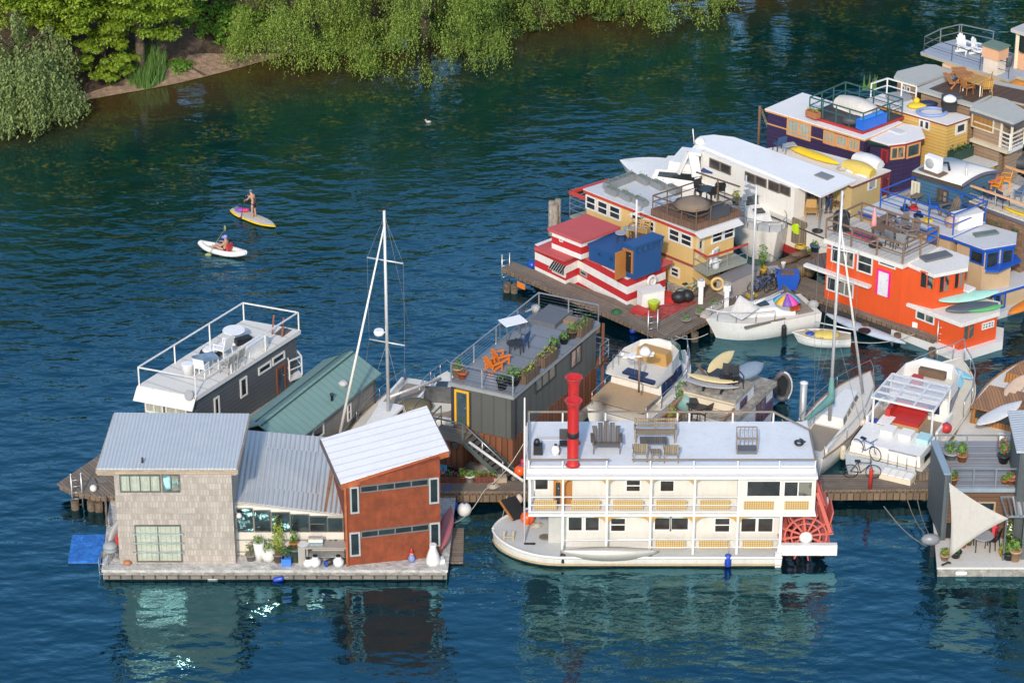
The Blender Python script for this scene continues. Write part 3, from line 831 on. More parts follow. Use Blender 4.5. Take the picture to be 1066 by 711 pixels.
MB().tube(P(C1(291,300),z=zr+.25),P(C1(291,286),z=zr+.5),.05).build('vent_pipe',DARK,rt)
BRZ=mat('bronze_frame',(.10,.10,.09),rough=.4)
wf_=window(h1,ta,tb,C1(219,337),C1(349,391),BRZ,CURT,4,fw=.06)
wf_=window(h1,ta,tb,C1(350,337),C1(409,391),BRZ,GLASS,2,fw=.06)
w2=window(h1,ta,tb,C1(266,492),C1(416,606),BRZ,CURT,2,3,fw=.06)
t_,n_=outward(ta,tb)
bb=MB()
for y in(517,545,573):
 (u0,z_),(u1,_)=onwall(ta,tb,C1(262,y)),onwall(ta,tb,C1(420,y));bb.bar(ta+t_*u0+n_*.12+V((0,0,z_-DZ)),ta+t_*u1+n_*.12+V((0,0,z_-DZ)),.05,.05)
bb.build('guard_rail',STEEL,w2)
ma,mb_=P(C1(575,584),z=DZ),P(C1(912,584),z=DZ);mb_.y=ma.y
rua,rub=P(C3(123,618),z=DZ),P(C3(412,590),z=DZ)
mz0,mz1=Zat(ma,C1(0,430)[1]),Zat(mb_,C1(0,470)[1])
mw=MB();yb=ma.y+5.2;xr=rua.x+.3
mw.loft([V((ma.x,ma.y,DZ)),V((xr,ma.y,DZ)),V((xr,yb,DZ)),V((ma.x,yb,DZ))],[V((ma.x,ma.y,mz0+.05)),V((xr,ma.y,mz1)),V((xr,yb,mz1)),V((ma.x,yb,mz0+.05))])
mw.build('middle_wall',mat('white_board_wall',(.66,.62,.55),'siding',period=.6,rough=.6,var=.08),h1)
qa=P(C1(572,418),z=mz0+.10);qb=P(C1(911,460),z=mz1+.10);qc=P(C1(838,226),z=mz1+.22);qd=P(C1(612,200),z=mz0+.42)
qc=V((max(qc.x,rua.x-.6),qc.y,qc.z))
mr=MB();mr.slab([qa,qb,qc,qd],.07);mr.build('middle_roof',TIN2,h1)
MB().bar(qa+V((0,-.04,-.09)),qb+V((0,-.04,-.09)),.05,.12).build('gutter',mat('pale_trim',(.5,.46,.38)),h1)
rs=MB();e1,e0=qd.lerp(qc,.93),qa.lerp(qb,.82);ub=(qb-qa).normalized()
rs.face([e1+V((0,0,.012)),e1+ub*.22+V((0,0,.012)),e0+ub*.10+V((0,0,.012)),e0+V((0,0,.012))])
rs.build('rust_streak',mat('rust_streak',(.33,.15,.05),'rust',rough=.8,c2=(.42,.36,.32)),h1)
for x0_,x1_ in((582,632),(634,686),(688,745),(747,804),(806,860),(862,908)):
 f=(x1_-572)/340;window(h1,ma,mb_,C1(x0_,434+f*36),C1(x1_+3,513),BRZ,GLASS,1,fw=.03)
rd=(rub-rua);rd.z=0;rd.normalize();rn=V((-rd.y,rd.x,0));RL=(rub-rua).length
rz0,rz1=Zat(rua,C3(0,372)[1]),Zat(rub,C3(0,292)[1])
rw=MB();A_,B_=at_xy(rua,DZ),at_xy(rub,DZ);C_,E_=B_+rn*4.1,A_+rn*4.1
rw.loft([A_,B_,C_,E_],[at_xy(A_,rz0),at_xy(B_,rz1),at_xy(C_,rz1),at_xy(E_,rz0)]);rw.build('red_wall',RUST,h1)
o1=P(C3(103,366),z=rz0+.12);o2=P(C3(436,262),z=rz1+.18);o3=P(C3(368,125),z=rz1+.28);o4=P(C3(42,228),z=rz0+.22)
r2=MB(atan2(rn.y,rn.x));r2.slab([o1,o2,o3,o4],.08)
r2=r2.build('white_roof',mat('white_standing_seam',(.80,.79,.80),'seam',period=.55,rough=.5,var=.06,dirt=.15,dirtc=(.5,.48,.47)),h1)
MB().bar(o1+V((0,-.04,-.16)),o2+V((0,-.04,-.16)),.06,.26).build('fascia',RUSTF,r2)
MB().bar(o1+V((-.04,0,-.13)),o4+V((-.04,0,-.13)),.05,.2).build('fascia',mat('dark_fascia',(.14,.10,.09)),r2);MB().bar(o2+V((.04,0,-.13)),o3+V((.04,0,-.13)),.05,.2).build('fascia',mat('dark_fascia',(.14,.10,.09)),r2)
for a_,c_,nx_ in((C3(130,376),C3(160,455),1),(C3(374,348),C3(406,424),1),(C3(129,516),C3(164,586),1),(C3(376,486),C3(409,556),1)):
 window(h1,rua,rub,a_,c_,mat('aluminium_frame',(.5,.52,.52),metal=.3,rough=.4),GLASS,nx_,fw=.07)
for(x0_,y0_,x1_,y1_)in((164,373,372,349),(166,512,374,488)):
 (u0,za),(u1,zb)=onwall(rua,rub,C3(x0_,y0_)),onwall(rua,rub,C3(x1_,y1_));nn=-rn
 g_=MB();hgt=.30;Wp=lambda u,z,d:at_xy(rua,0)+rd*u+V((0,0,z))+nn*d
 g_.loft([Wp(u0,za-hgt,-.01),Wp(u1,zb-hgt,-.01),Wp(u1,zb-hgt,.02),Wp(u0,za-hgt,.02)],[Wp(u0,za,-.01),Wp(u1,zb,-.01),Wp(u1,zb,.02),Wp(u0,za,.02)])
 sw=MB();
 for z_ in(0,-hgt):sw.bar(Wp(u0,za+z_,.03),Wp(u1,zb+z_,.03),.06,.05)
 for k in range(5):f=k/4;sw.bar(Wp(u0+(u1-u0)*f,za+(zb-za)*f-hgt,.03),Wp(u0+(u1-u0)*f,za+(zb-za)*f,.03),.05,.05)
 sw=sw.build('strip_window',mat('dark_strip_frame',(.16,.15,.14)),h1);g_.build('pane',GLASS,sw)
cn=MB()
for z_ in(.36,):cn.bar(rua-rn*.05,rua-rn*.05+V((0,0,rz0-DZ)),.10,.10)
cn.build('corner_trim',RUSTF,h1)
lp=MB();(u_,z_)=onwall(ma,mb_,C1(586,455));q=at_xy(ma,z_)+V((u_,-.12,0));lp.tube(q+V((-.15,.1,.15)),q,.03).ball(q+V((.05,-.05,-.05)),.14,8,6);lp.build('flood_lamp',WHITE,h1)
wd_=lambda x,y,z=DZ:P(C1(x,y),z=z)
gp2=lambda x,y,z=DZ:P(G2(x,y),z=z)
potted(gp2(246,497),.23,.32,.75,mat('grey_pot',(.22,.20,.18)),mat('grey_leaf',(.12,.15,.07),'leaf',c2=(.22,.24,.12)),'grey bowl with a spiky plant, first pot beside the stone wall',60)
potted(gp2(316,500),.25,.95,.30,WHITE,LEAF(),'tall white tapered planter with a round mop of green',90,shape='cone',size=.06)
potted(gp2(393,502),.33,.6,.35,mat('pale_stone_pot',(.62,.60,.55)),LEAF(),'round pale stone jar between the white planter and the bush',40,shape='jar')
potted(gp2(477,505),.30,.45,2.1,mat('brown_pot',(.16,.12,.09)),LEAFY(),'tall airy yellow green shrub in a brown tub below the windows',230,size=.085)
potted(gp2(610,505),.27,.7,.2,mat('green_pot',(.09,.13,.11)),LEAF(),'large dark green glazed pot carrying a smaller pot',10)
potted(gp2(605,500)+V((0,0,.7)),.2,.24,.62,TERRA(),LEAF(),'terracotta pot with an upright bush, set on the dark green pot',70)
t_=thing('milk_crate','blue plastic crate holding a leafy plant among the pots','crate',gp2(540,532));b=MB()
q=gp2(540,532)
for dx,dy,sx_,sy_ in((-.2,0,.03,.4),(.2,0,.03,.4),(0,-.2,.4,.03),(0,.2,.4,.03)):b.box(q+V((dx,dy,.2)),(sx_,sy_,.36))
b.box(q+V((0,0,.05)),(.4,.4,.03));b.build('crate',mat('crate_blue',(.06,.20,.62),rough=.45),t_)
b=MB();leaves(b,q+V((0,.05,.65)),.3,60,.1);b.build('foliage',LEAFD(),t_)
t_=thing('outdoor_counter','steel topped outdoor kitchen counter against the white wall','counter',gp2(865,470));q=gp2(865,505)
MB().box(q+V((0,0,.82)),(1.85,.6,.05)).build('worktop',mat('counter_stone',(.36,.33,.30)),t_)
MB().box(q+V((0,0,.35)),(1.75,.5,.04)).build('shelf',STEEL,t_)
for a in(-.85,.85):
 for c in(-.24,.24):MB().bar(q+V((a,c,0)),q+V((a,c,.8)),.05).build('leg',DARK,t_)
t_=thing('tabletop_grill','steel grill with a rounded lid standing on the counter','grill',q+V((-.42,0,.85)));q2=q+V((-.42,0,.85))
MB().box(q2+V((0,0,.12)),(.62,.4,.2)).build('firebox',STEEL,t_)
MB().grid([[q2+V((x,-.2+.4*k/6,.23+.17*sin(pi*k/6)))for k in range(7)]for x in(-.31,.31)]).face([q2+V((-.31,-.2+.4*k/6,.23+.17*sin(pi*k/6)))for k in range(7)]).face([q2+V((.31,-.2+.4*k/6,.23+.17*sin(pi*k/6)))for k in range(7)]).build('lid',mat('warm_steel',(.55,.47,.40),metal=.6,rough=.3),t_)
for i,(x,y,r_,h_,m_,lb)in enumerate(((718,545,.22,.38,WHITE,'squat white tub on the deck left of the white jug'),(778,545,.24,.5,WHITE,'white jug with a narrow neck on the deck before the counter'),(968,545,.24,.5,WHITE,'white canister at the right end of the counter'),
  (832,452,.2,.3,WHITE,'white pot on the counter shelf under the grill'),(905,452,.17,.34,mat('patterned_jar',(.45,.5,.72)),'blue and white jar on the counter shelf'),(947,455,.16,.36,WHITE,'white pitcher at the end of the counter shelf'))):
 q=gp2(x,y);q.z=DZ+(.37 if i>=3 else 0)
 t_=thing('garden_pot',lb,'pot',q);MB().lathe([(r_*.7,0),(r_,h_*.3),(r_,h_*.6),(r_*.5,h_*.85),(r_*.55,h_)],q,12).build('body',m_,t_)
 MB().lathe([(r_*.5,h_*1.01),(r_*.45,h_*1.08)],q,10).build('lid',BLACK,t_)
q=gp2(895,540);t_=thing('telescope_tube','dark tube with a blue end lying on the deck','tube',q);MB().tube(q+V((-.15,-.1,.15)),q+V((.28,.25,.2)),.14,n=10).build('body',BLACK,t_);MB().tube(q+V((-.19,-.13,.15)),q+V((-.15,-.1,.15)),.15,n=10).build('cap',BLUEP,t_)
q=gp2(680,510);single(MB().box(q+V((0,0,.42)),(.42,.4,.84)),'stone_plinth',mat('counter_stone',(.36,.33,.30)),'speckled stone plinth beside the counter','plinth')
q=gp2(680,440);q=V((gp2(680,510).x,gp2(680,510).y,DZ+.842));single(MB().lathe([(.1,0),(.24,.03),(.26,.06)],q,12),'shallow_bowl',WHITE,'shallow white bowl on the stone plinth','bowl')
fender(P(C1(490,655),z=.06),.5,.12,WHITE,'white fender floating along the long float',.3,tilt=pi/2)
fender(P(C1(693,662),z=.06),.5,.12,mat('fender_blue',(.02,.06,.40),rough=.35),'blue fender floating along the long float',.2,tilt=pi/2-.2)
qc_=P(G1(266,600),z=DZ)
t_=thing('swim_ladder','steel swim ladder hooked over the corner of the long float','ladder',at_xy(qc_,0));b=MB()
for x in(-.0,.38):
 b.path([qc_+V((x-.1,-.12,-.9)),qc_+V((x-.1,-.12,.28)),qc_+V((x-.05,.1,.42)),qc_+V((x,.3,.3)),qc_+V((x,.34,0))],.03)
b.build('rail',STEEL,t_)
for z in(-.7,-.45,-.2,.05):MB().tube(qc_+V((-.1,-.12,z)),qc_+V((.28,-.12,z)),.022).build('rung',STEEL,t_)
q=P(G1(312,575),z=DZ);t_=thing('kettle_grill','small grill under a grey dome at the corner of the float','grill',q)
MB().lathe([(.05,.3),(.3,.42),(.34,.58)],q,14).build('bowl',mat('grey_enamel',(.3,.32,.33)),t_);MB().lathe([(.35,.585),(.3,.72),(.15,.82),(.04,.84)],q,14).build('lid',mat('grey_enamel',(.3,.32,.33)),t_)
for a in(0,2.1,4.2):MB().tube(q+V((.15*cos(a),.15*sin(a),.36)),q+V((.3*cos(a),.3*sin(a),0)),.02).build('leg',STEEL,t_)
q=P(G1(352,545),z=DZ);b=MB();board(b,1.5,.5,.28,q+V((-.02,.3,.55)),radians(82),rx=.9);single(b,'kayak',mat('red_plastic',(.6,.04,.03),rough=.4),'short red kayak standing on edge beside the stone tower','kayak')
q=P(G1(335,520),z=DZ);b=MB();board(b,3.4,.5,.2,q+V((-.05,.9,.5)),radians(80),rx=1.2);single(b,'paddleboard',WHITE,'white board on edge along the left side of the stone tower','board')
q=P(G1(392,607),z=DZ);b=MB();b.ball(q+V((0,0,.12)),.14,10,7,(1.3,1,.8));single(b,'clay_ornament',TERRA(),'round clay ornament by the lower window of the stone tower','ornament')
q=P(C3(322,604),z=DZ);t_=thing('garden_gnome','small coloured figurine at the foot of the red wall','figurine',q);MB().lathe([(.14,0),(.16,.18),(.1,.3),(.05,.34)],q,8).build('coat',mat('faded_blue',(.2,.25,.5)),t_);MB().ball(q+V((0,0,.40)),.1,8,6).build('head',mat('skin_paint',(.6,.3,.2)),t_);MB().lathe([(.1,.44),(.02,.66)],q,8).build('hat',REDP,t_)
q=P(C3(388,612),z=DZ);t_=thing('canvas_sack','white canvas bundle slumped by the corner of the red wall','bundle',q);MB().lathe([(.3,0),(.34,.15),(.25,.5),(.14,.85),(.16,.98)],q,10).build('sack',WHITE,t_);MB().box(q+V((.3,.1,.1)),(.35,.3,.2),.4).build('flap',WHITE,t_)
q=P(G4(130,620),z=DZ);b=MB();board(b,3.6,.62,.30,P(C3(424,525),z=DZ)+V((.05,.1,.18)),radians(84));single(b,'kayak',mat('faded_pink_plastic',(.48,.14,.15),rough=.5),'faded red kayak lying along the right edge of the long float','kayak')
q=P(C3(460,555),z=.12);t_=thing('floating_step','narrow plank step floating between the red wing and the steamboat','raft',at_xy(q,0));MB(pi/2).box(q+V((0,0,-.03)),(.62,2.9,.08)).build('plank_top',DOCK,t_);MB().box(q+V((0,0,-.17)),(.56,2.8,.18)).build('float',BLACK,t_)
m4=[P(G1(*p),z=.12)for p in((98,588),(262,588),(282,456),(120,458))]
t_=thing('swim_raft','bright blue square raft moored off the left corner of the long float','raft',at_xy(m4[0].lerp(m4[2],.5),0));MB().slab(m4,.10).build('mat',mat('blue_tarp',(.012,.15,.62),'soil',rough=.5,c2=(.03,.22,.68)),t_);MB().slab([p-V((0,0,.1))for p in m4],.12).build('float',mat('raft_float',(.1,.11,.13)),t_)
q0,q1=P(G1(282,265),z=.75),P(G1(293,440),z=.6)
single(MB().bar(q0,q1+V((0,0,.3)),.1,.1),'boat_pole',WOODG,'weathered pole leaning from the dock corner to the float','pole')
gq=[P(G1(*p),z=z)for p,z in(((258,560),.15),((300,470),.55),((318,478),.55),((276,565),.15))]
single(MB().slab(gq,.08),'gangplank',WOODG,'dark plank ramp from the blue raft up to the float','gangplank')
#west dock
def dock(name,label,poly,z,ang,piles,m=None,th=.16,kerb=True):
 t=thing(name,label,'dock',at_xy(sum(poly,V((0,0,0)))/len(poly),0));MB(ang).slab([at_xy(p,z)for p in poly],.07).build('deck',m or DOCK,t)
 b=MB();p2=inset(poly,.06);b.prism(p2,z-.07-.22,z-.072);b.build('beam',mat('dock_beam',(.19,.13,.085),'planks',period=.3,rough=.9),t)
 pilings(t,piles,.19,z-.28)
 return t
KD=.75
wp=[P(G1(44,205),z=KD),P(G1(112,240),z=KD),P(G1(232,268),z=KD),P(G1(440,268),z=KD),P(G1(460,20),z=KD),P(G1(300,32),z=KD)]
dock('timber_dock','weathered timber dock jutting out left of the stone tower',wp,KD,radians(35),[P(G1(*p),z=0)for p in((135,330),(215,335),(253,340),(330,330),(230,300))])
qq=P(G1(144,250),z=KD);ladder(qq+V((0,-.05,0)),1.0,.45,.2,'steel ladder at the end of the weathered timber dock')
q=P(G1(225,243),z=KD);single(MB().ball(q+V((0,0,.16)),.17,10,7),'mooring_buoy',WHITE,'small white ball left on the weathered timber dock','buoy')
q=P(G1(240,195),z=KD+.004);single(MB(.4).box(q,(.9,.5,.05),.5),'loose_board',mat('grey_timber',(.2,.17,.145)),'pale board lying flat on the weathered timber dock','board')
#white terrace boathouse
GREYW=mat('charcoal_siding',(.115,.128,.138),'siding',period=.22,rough=.6)
h2=thing('boathouse','charcoal sided boathouse topped by a white sun terrace with white railing','house',P(C2(300,330),z=0))
TZ=3.2
L_,M_,R_=P(C2(68,330),z=TZ),P(C2(250,364),z=TZ),P(C2(572,158),z=TZ)
q4=para(L_,M_,R_)
TD=mat('terrace_deck',(.66,.64,.59),'seam',period=.9,rough=.7,var=.06,dirt=.12,dirtc=(.45,.42,.38))
d_=(R_-M_).normalized();nL=(L_-M_).normalized()
MB(atan2(d_.y,d_.x)).slab(q4,.05).build('terrace',TD,h2)
MB().slab([p-V((0,0,.051))for p in q4],.17).build('fascia',WHITE,h2)
wp2=inset(q4,.16);
wall_house(h2,wp2,.3,TZ-.2,GREYW)
wall_house(h2,inset(q4,-.25),-.4,.35,CONC,'float')
aw=MB();dn=-d_*.38+V((0,0,-.62))
aw.loft([L_+V((0,0,-.22)),M_+V((0,0,-.22)),M_+d_*.1+V((0,0,-.24)),L_+d_*.1+V((0,0,-.24))],[L_+V((0,0,-.05)),M_+V((0,0,-.05)),M_+d_*.05,L_+d_*.05])
aw.loft([L_+dn,M_+dn,M_+dn+d_*.06,L_+dn+d_*.06],[L_-d_*.03+V((0,0,-.03)),M_-d_*.03+V((0,0,-.03)),M_+V((0,0,-.04)),L_+V((0,0,-.04))])
aw.build('awning',WHITE,h2)
mA,mB=wp2[1],wp2[2];lA,lB=wp2[0],wp2[1]
for a_,c_ in(((303,370),(322,415)),((383,312),(407,356)),((440,276),(480,274)),((483,246),(522,246))):
 window(h2,mA,mB,C2(*a_),C2(*c_),WHITE,GLASS,1,fw=.08)
door(h2,mA,mB,C2(495,278),C2(526,345),mat('red_brown_frame',(.22,.07,.035)),GLASSB)
window(h2,lA,lB,C2(92,378),C2(150,420),WHITE,CURT,2,fw=.08);window(h2,lA,lB,C2(155,388),C2(222,428),WHITE,CURT,2,fw=.08)
i4=[at_xy(p,TZ+.0)for p in inset(q4,.06)]
railing(h2,[i4[1],i4[0],i4[3],i4[2]],.95,WHITE,rails=(1.0,),post=2.5,r=.032)
railing(h2,[i4[2],i4[1]],.95,WHITE,rails=(1.0,),post=2.5,r=.032)
q=at_xy(P(C2(245,372),z=TZ-.1),TZ-.05);dsh=MB();dsh.lathe([(.04,0),(.2,.05),(.27,.12)],P(C2(232,360),z=TZ),12,(-.6,-.7,.4)).tube(q,P(C2(232,360),z=TZ),.03);dsh.build('dish_antenna',mat('grey_paint',(.35,.36,.37)),h2)
bc=[P(C2(*p),z=1.0)for p in((538,312),(576,296),(560,276),(528,288))]
MB().slab(bc,.12).build('balcony',WHITE,h2);railing(h2,[bc[3],bc[0],bc[1],bc[2]],1.0,WHITE,rails=(1.0,.5),r=.035)
pt=lambda x,y:P(G5(x,y),z=TZ)
WP=mat('white_plastic',(.80,.79,.77),rough=.35,var=.04)
WICK=mat('pale_wicker',(.50,.48,.44),'planks',period=.06,rough=.8)
mk_table(WP,WP,r=.55,h=.72,pedestal=True)(pt(455,265),.3,'round white table on the white terrace')
Ch_w=mk_chair(WP,None,.55,'plastic_chair');Ch_k=mk_chair(WICK,None,.55,'wicker_chair')
Ch_w(pt(215,500),1.2,'white plastic chair pulled up to the glass table, right of the white tub','white plastic chairs on the terrace');Ch_w(pt(375,375),2.6,'white reclined armchair beside the round white table','white plastic chairs on the terrace',1.3)
Ch_k(pt(405,480),2.6,'pale wicker chair by the railing, nearer the satellite dish','pale wicker chairs');Ch_k(pt(478,430),2.6,'pale wicker chair by the railing, farther from the satellite dish','pale wicker chairs')
q=pt(610,320);single(MB().box(q+V((0,0,.25)),(1.5,.5,.5),atan2(d_.y,d_.x)),'storage_bench',mat('bench_white',(.72,.71,.68),rough=.5),'long low white storage box against the terrace railing','storage box')
mk_table(glass('glass_tabletop',(.10,.14,.18),.08),WP,L=1.1,W=.8,h=.6,name='glass_table')(pt(245,450),.5,'low glass table on the white terrace')
q=pt(112,500);t_=thing('laundry_tub','tall white tub at the front corner of the white terrace','tub',q);MB().lathe([(.25,0),(.3,.6),(.31,.62),(.27,.62)],q,12).build('tub',WP,t_);MB().box(q+V((.33,0,.4)),(.06,.3,.3)).build('handle',WP,t_)
q=pt(280,355);t_=thing('ring_lounger','black ring shaped lounger with a pole on the white terrace','lounger',q);MB().lathe([(.45,0),(.55,.1),(.5,.22),(.32,.26),(.2,.14)],q,16).build('ring',BLACK,t_);MB().tube(q,q+V((0,0,1.1)),.025).build('pole',WP,t_);MB().lathe([(.3,.2),(.42,.27),(.3,.34)],q+V((0,.1,0)),14).build('cushion',WP,t_)
q=pt(520,265);single(MB().box(q+V((0,0,.16)),(.8,.35,.3),.6),'dark_cooler',BLACK,'small dark box beside the round white table','box')
hq=[P(C2(*p),z=TZ+.02)for p in((490,170),(518,178),(545,158),(515,150))];hb=MB();hb.prism(hq,TZ+.002,TZ+.02)
hb=hb.build('stair_hatch',mat('hatch_dark',(.12,.09,.07)),h2)
for(x,y)in((484,150),(514,158)):MB().bar(P(C2(x,y+22),z=TZ),P(C2(x,y+22),z=TZ)+V((.1,.2,.95)),.08).build('handrail',mat('red_brown_frame',(.22,.07,.035)),hb)
#green roofed boathouse
h3=thing('boathouse','boathouse with a green metal gable roof and grey clapboard walls','house',P(C2(640,420),z=0))
EZ,RZ=2.5,3.35
GRN=mat('green_metal_roof',(.20,.325,.285),'seam',period=.42,rough=.45,metal=.1,var=.08)
CLAP=mat('grey_clapboard',(.31,.295,.265),'siding',period=.17,rough=.75)
e0,e1=P(C2(820,292),z=EZ),P(C2(578,488),z=EZ);r0=P(C2(730,222),z=RZ)
ed=(e1-e0).normalized();e1=e0+ed*((e1-e0).length+1.2);r1=r0+ed*(e1-e0).length
l0,l1=r0*2-e0,r1*2-e1;l0.z=l1.z=EZ
en=V((-ed.y,ed.x,0));
GA=atan2(ed.y,ed.x)
roof_m=MB(GA);roof_m.slab([e0,e1,r1,r0],.07);roof_m.slab([r0,r1,l1,l0],.07);ro=roof_m.build('roof',GRN,h3)
for dx in(-.16,.16):
 s_=(e0-r0).normalized()*dx;z_=V((0,0,.04-abs(dx)*.3));MB().bar(r0+s_*1+V((0,0,.03))-V((0,0,0)),r1+s_+V((0,0,.03)),.06,.05).build('ridge_cap',mat('dark_green',(.05,.10,.085)),ro)
inn=lambda a,b,k:a+(b-a).normalized()*k
W0,W1,W2,W3=inn(e0,l0,.25),inn(e1,l1,.25),inn(l1,e1,.25),inn(l0,e0,.25)
W0,W3=W0+ed*.25,W3+ed*.25
wall_house(h3,[W0,W1,W2,W3],.4,EZ-.06,CLAP)
gb=MB();rm_=(W0+W3)/2
gb.loft([at_xy(W0,EZ-.06),at_xy(W3,EZ-.06),at_xy(W3+ed*.1,EZ-.06),at_xy(W0+ed*.1,EZ-.06)],[at_xy(rm_+(W0-rm_)*.05,RZ-.12),at_xy(rm_+(W3-rm_)*.05,RZ-.12),at_xy(rm_+(W3-rm_)*.05+ed*.1,RZ-.12),at_xy(rm_+(W0-rm_)*.05+ed*.1,RZ-.12)])
gb.build('gable',CLAP,h3)
wall_house(h3,inset([W0,W1,W2,W3],-.4),-.4,.4,CONC,'float')
window(h3,W1,W0,C2(606,468),C2(643,478),WHITE,GLASS,1,fw=.09);window(h3,W1,W0,C2(714,390),C2(727,432),WHITE,GLASS,1,1,fw=.07)
tr_=MB()
for z_ in(.45,):tr_.bar(W0+V((0,0,z_-W0.z))*0+at_xy(W0,.42)-at_xy(W0,0),at_xy(W0,EZ-.1),.12,.12)
MB().bar(at_xy(W0,.42),at_xy(W0,EZ-.1),.13,.13).build('corner_trim',mat('dark_trim',(.05,.05,.05)),h3)
for x,y in((679,298),(668,370)):
 q=P(C2(x,y),z=2.85);MB().lathe([(.06,-.1),(.06,.18),(.10,.18),(.10,.26)],q,8).build('vent_pipe',DARK,ro)
q=P(C2(703,323),z=2.9);MB().lathe([(.2,-.1),(.24,.05),(.1,.14)],q,10).build('roof_vent',mat('vent_grey',(.5,.5,.48)),ro)
#sloop behind the houses
GEL=mat('gelcoat_white',(.80,.79,.75),rough=.25,var=.05,dirt=.1)
GELD=mat('deck_cream',(.68,.66,.60),rough=.5,var=.07,dirt=.12)
ALU=mat('mast_alloy',(.62,.62,.62),metal=.35,rough=.4)
RIG=mat('rigging_wire',(.34,.35,.36),metal=.5,rough=.5)
def sloop(label,stern,bow,B,mast_px,top_py,mastz,coverm,boom=None,jib_end=None,spreads=(.45,.75),jib_top=.96,mr=.09,hullm=None,rig=True,cabin=True,jr=.075):
 F=Frame(stern,bow);t=thing('sailboat',label,'sailboat',F.o)
 g=boat_hull(t,F,B,.95,1.15,hullm or GEL,GELD,tw=.62,full=.42,p=2.3,rake=1.1,railm=mat('teak_rail',(.28,.17,.09)))
 L=F.L
 if cabin:
  c=MB();A=[F(L*.34,B*.27,.98),F(L*.34,-B*.27,.98),F(L*.72,-B*.14,1.1),F(L*.72,B*.14,1.1)]
  A2=[F(L*.35,B*.24,1.48),F(L*.35,-B*.24,1.48),F(L*.69,-B*.11,1.42),F(L*.69,B*.11,1.42)]
  c.loft(A,A2);co=c.build('cabin',GEL,t)
  for s_ in(1,-1):
   wv=MB()
   for k in range(4):
    u0=.06+k*.23;P0,P1=A[1 if s_<0 else 0].lerp(A[2 if s_<0 else 3],u0),A[1 if s_<0 else 0].lerp(A[2 if s_<0 else 3],u0+.15)
    Q0,Q1=A2[1 if s_<0 else 0].lerp(A2[2 if s_<0 else 3],u0),A2[1 if s_<0 else 0].lerp(A2[2 if s_<0 else 3],u0+.15)
    off=F.n*s_*.02;wv.loft([P0.lerp(Q0,.3)+off,P1.lerp(Q1,.3)+off,P1.lerp(Q1,.3)-off,P0.lerp(Q0,.3)-off],[P0.lerp(Q0,.78)+off,P1.lerp(Q1,.78)+off,P1.lerp(Q1,.78)-off,P0.lerp(Q0,.78)-off])
   wv.build('window',GLASS,co)
  ck=MB();ck.prism([F(L*.06,B*.2,0),F(L*.06,-B*.2,0),F(L*.32,-B*.24,0),F(L*.32,B*.24,0)],.97,1.02);ck.build('cockpit',mat('cockpit_sole',(.30,.25,.19)),t)
  for s_ in(1,-1):MB().box(F(L*.19,s_*B*.3,1.12),(L*.28,.14,.22),F.ang).build('coaming',GEL,t)
 mb0=P(mast_px,z=mastz);mt=at_xy(mb0,Zat(mb0,top_py))
 m=MB();m.tube(mb0,mt,mr,mr*.7,n=8);mo=m.build('mast',ALU,t);H=mt.z-mb0.z
 pr=[]
 for f in spreads:
  c=at_xy(mb0,mb0.z+H*f);a_,b_=c+F.n*B*.36,c-F.n*B*.36;MB().tube(a_,b_,.035,n=6).build('spreader',ALU,mo);pr.append((a_,b_))
 bs=V(boom)if boom is not None else None
 if boom is not None:
  bz=at_xy(mb0,mb0.z+.9);e=P(boom,z=bz.z+.1);MB().tube(bz,e,.075,n=8).build('boom',ALU,t)
  if coverm:
   cv=MB();rows=[]
   for k in range(9):
    f=k/8;p_=bz.lerp(e,f*.97);r_=.19*(1-.55*f);rows.append([p_+V((0,0,r_*(1.5 if k==0 else 1.1)+r_*sin(a)*1.2))+(e-bz).normalized().cross(V((0,0,1)))*r_*cos(a)for a in[2*pi*q/8 for q in range(8)]])
   cv.grid(rows,True,True);cv.tube(bz,bz+V((0,0,1.3)),.2,.1,n=8);cv.build('sail_cover',coverm,t)
 if jib_end is not None:
  je=P(jib_end[0],z=jib_end[1]);MB().tube(je,at_xy(mb0,mb0.z+H*jib_top),jr,jr*.5,n=7).build('furled_jib',mat('sail_cloth',(.74,.71,.66)),t)
 if rig:
  for s_ in(0,1):
   w_=MB();ch=F(L*.5,(1 if s_==0 else-1)*B*.46,1.05);pts=[ch]+[p_[s_]for p_ in pr]+[at_xy(mb0,mb0.z+H*.97)];w_.path(pts,.007,4);w_.tube(F(L*.44,(1 if s_==0 else-1)*B*.46,1.05),at_xy(mb0,mb0.z+H*spreads[0]),.007,n=4);w_.build('shroud',RIG,t)
  MB().tube(F(.05,0,1.0),at_xy(mb0,mt.z),.007,n=4).build('backstay',RIG,t)
 for s_ in(1,-1):
  r_=MB();pts=[F(L*k,s_*half(k,B,.62,.42,2.3)*.95,.95+.2*k**1.7)for k in(.02,.25,.5,.75,.93)]
  for p_ in pts:r_.tube(p_,p_+V((0,0,.6)),.018,n=5)
  r_.path([p_+V((0,0,.6))for p_ in pts]+[F(L*.985,0,1.8)],.016,4);r_.build('lifeline',STEEL,t)
 return t,F,mo,mb0,H
s1,F1_,mo,mb0,H_=sloop('sloop with a tall alloy mast and bare swung out boom beside the green roofed boathouse',P(439,414),P(350,516),2.5,(404.5,431),219,1.3,None,(459,394),((354,450),1.6),(.36,.76),.93)
q=at_xy(mb0,Zat(mb0,346))+V((-.36,0,0));MB().lathe([(.22,-.12),(.26,0),(.22,.12)],q,12).tube(q,q+V((.36,0,0)),.03).build('radar_dome',WP,mo)
q=at_xy(mb0,mb0.z+H_);MB().tube(q,q+V((.25,0,.35)),.015).tube(q+V((.1,0,.32)),q+V((.45,0,.36)),.02).tube(q,q+V((-.35,0,-.05)),.03).build('wind_vane',DARK,mo)
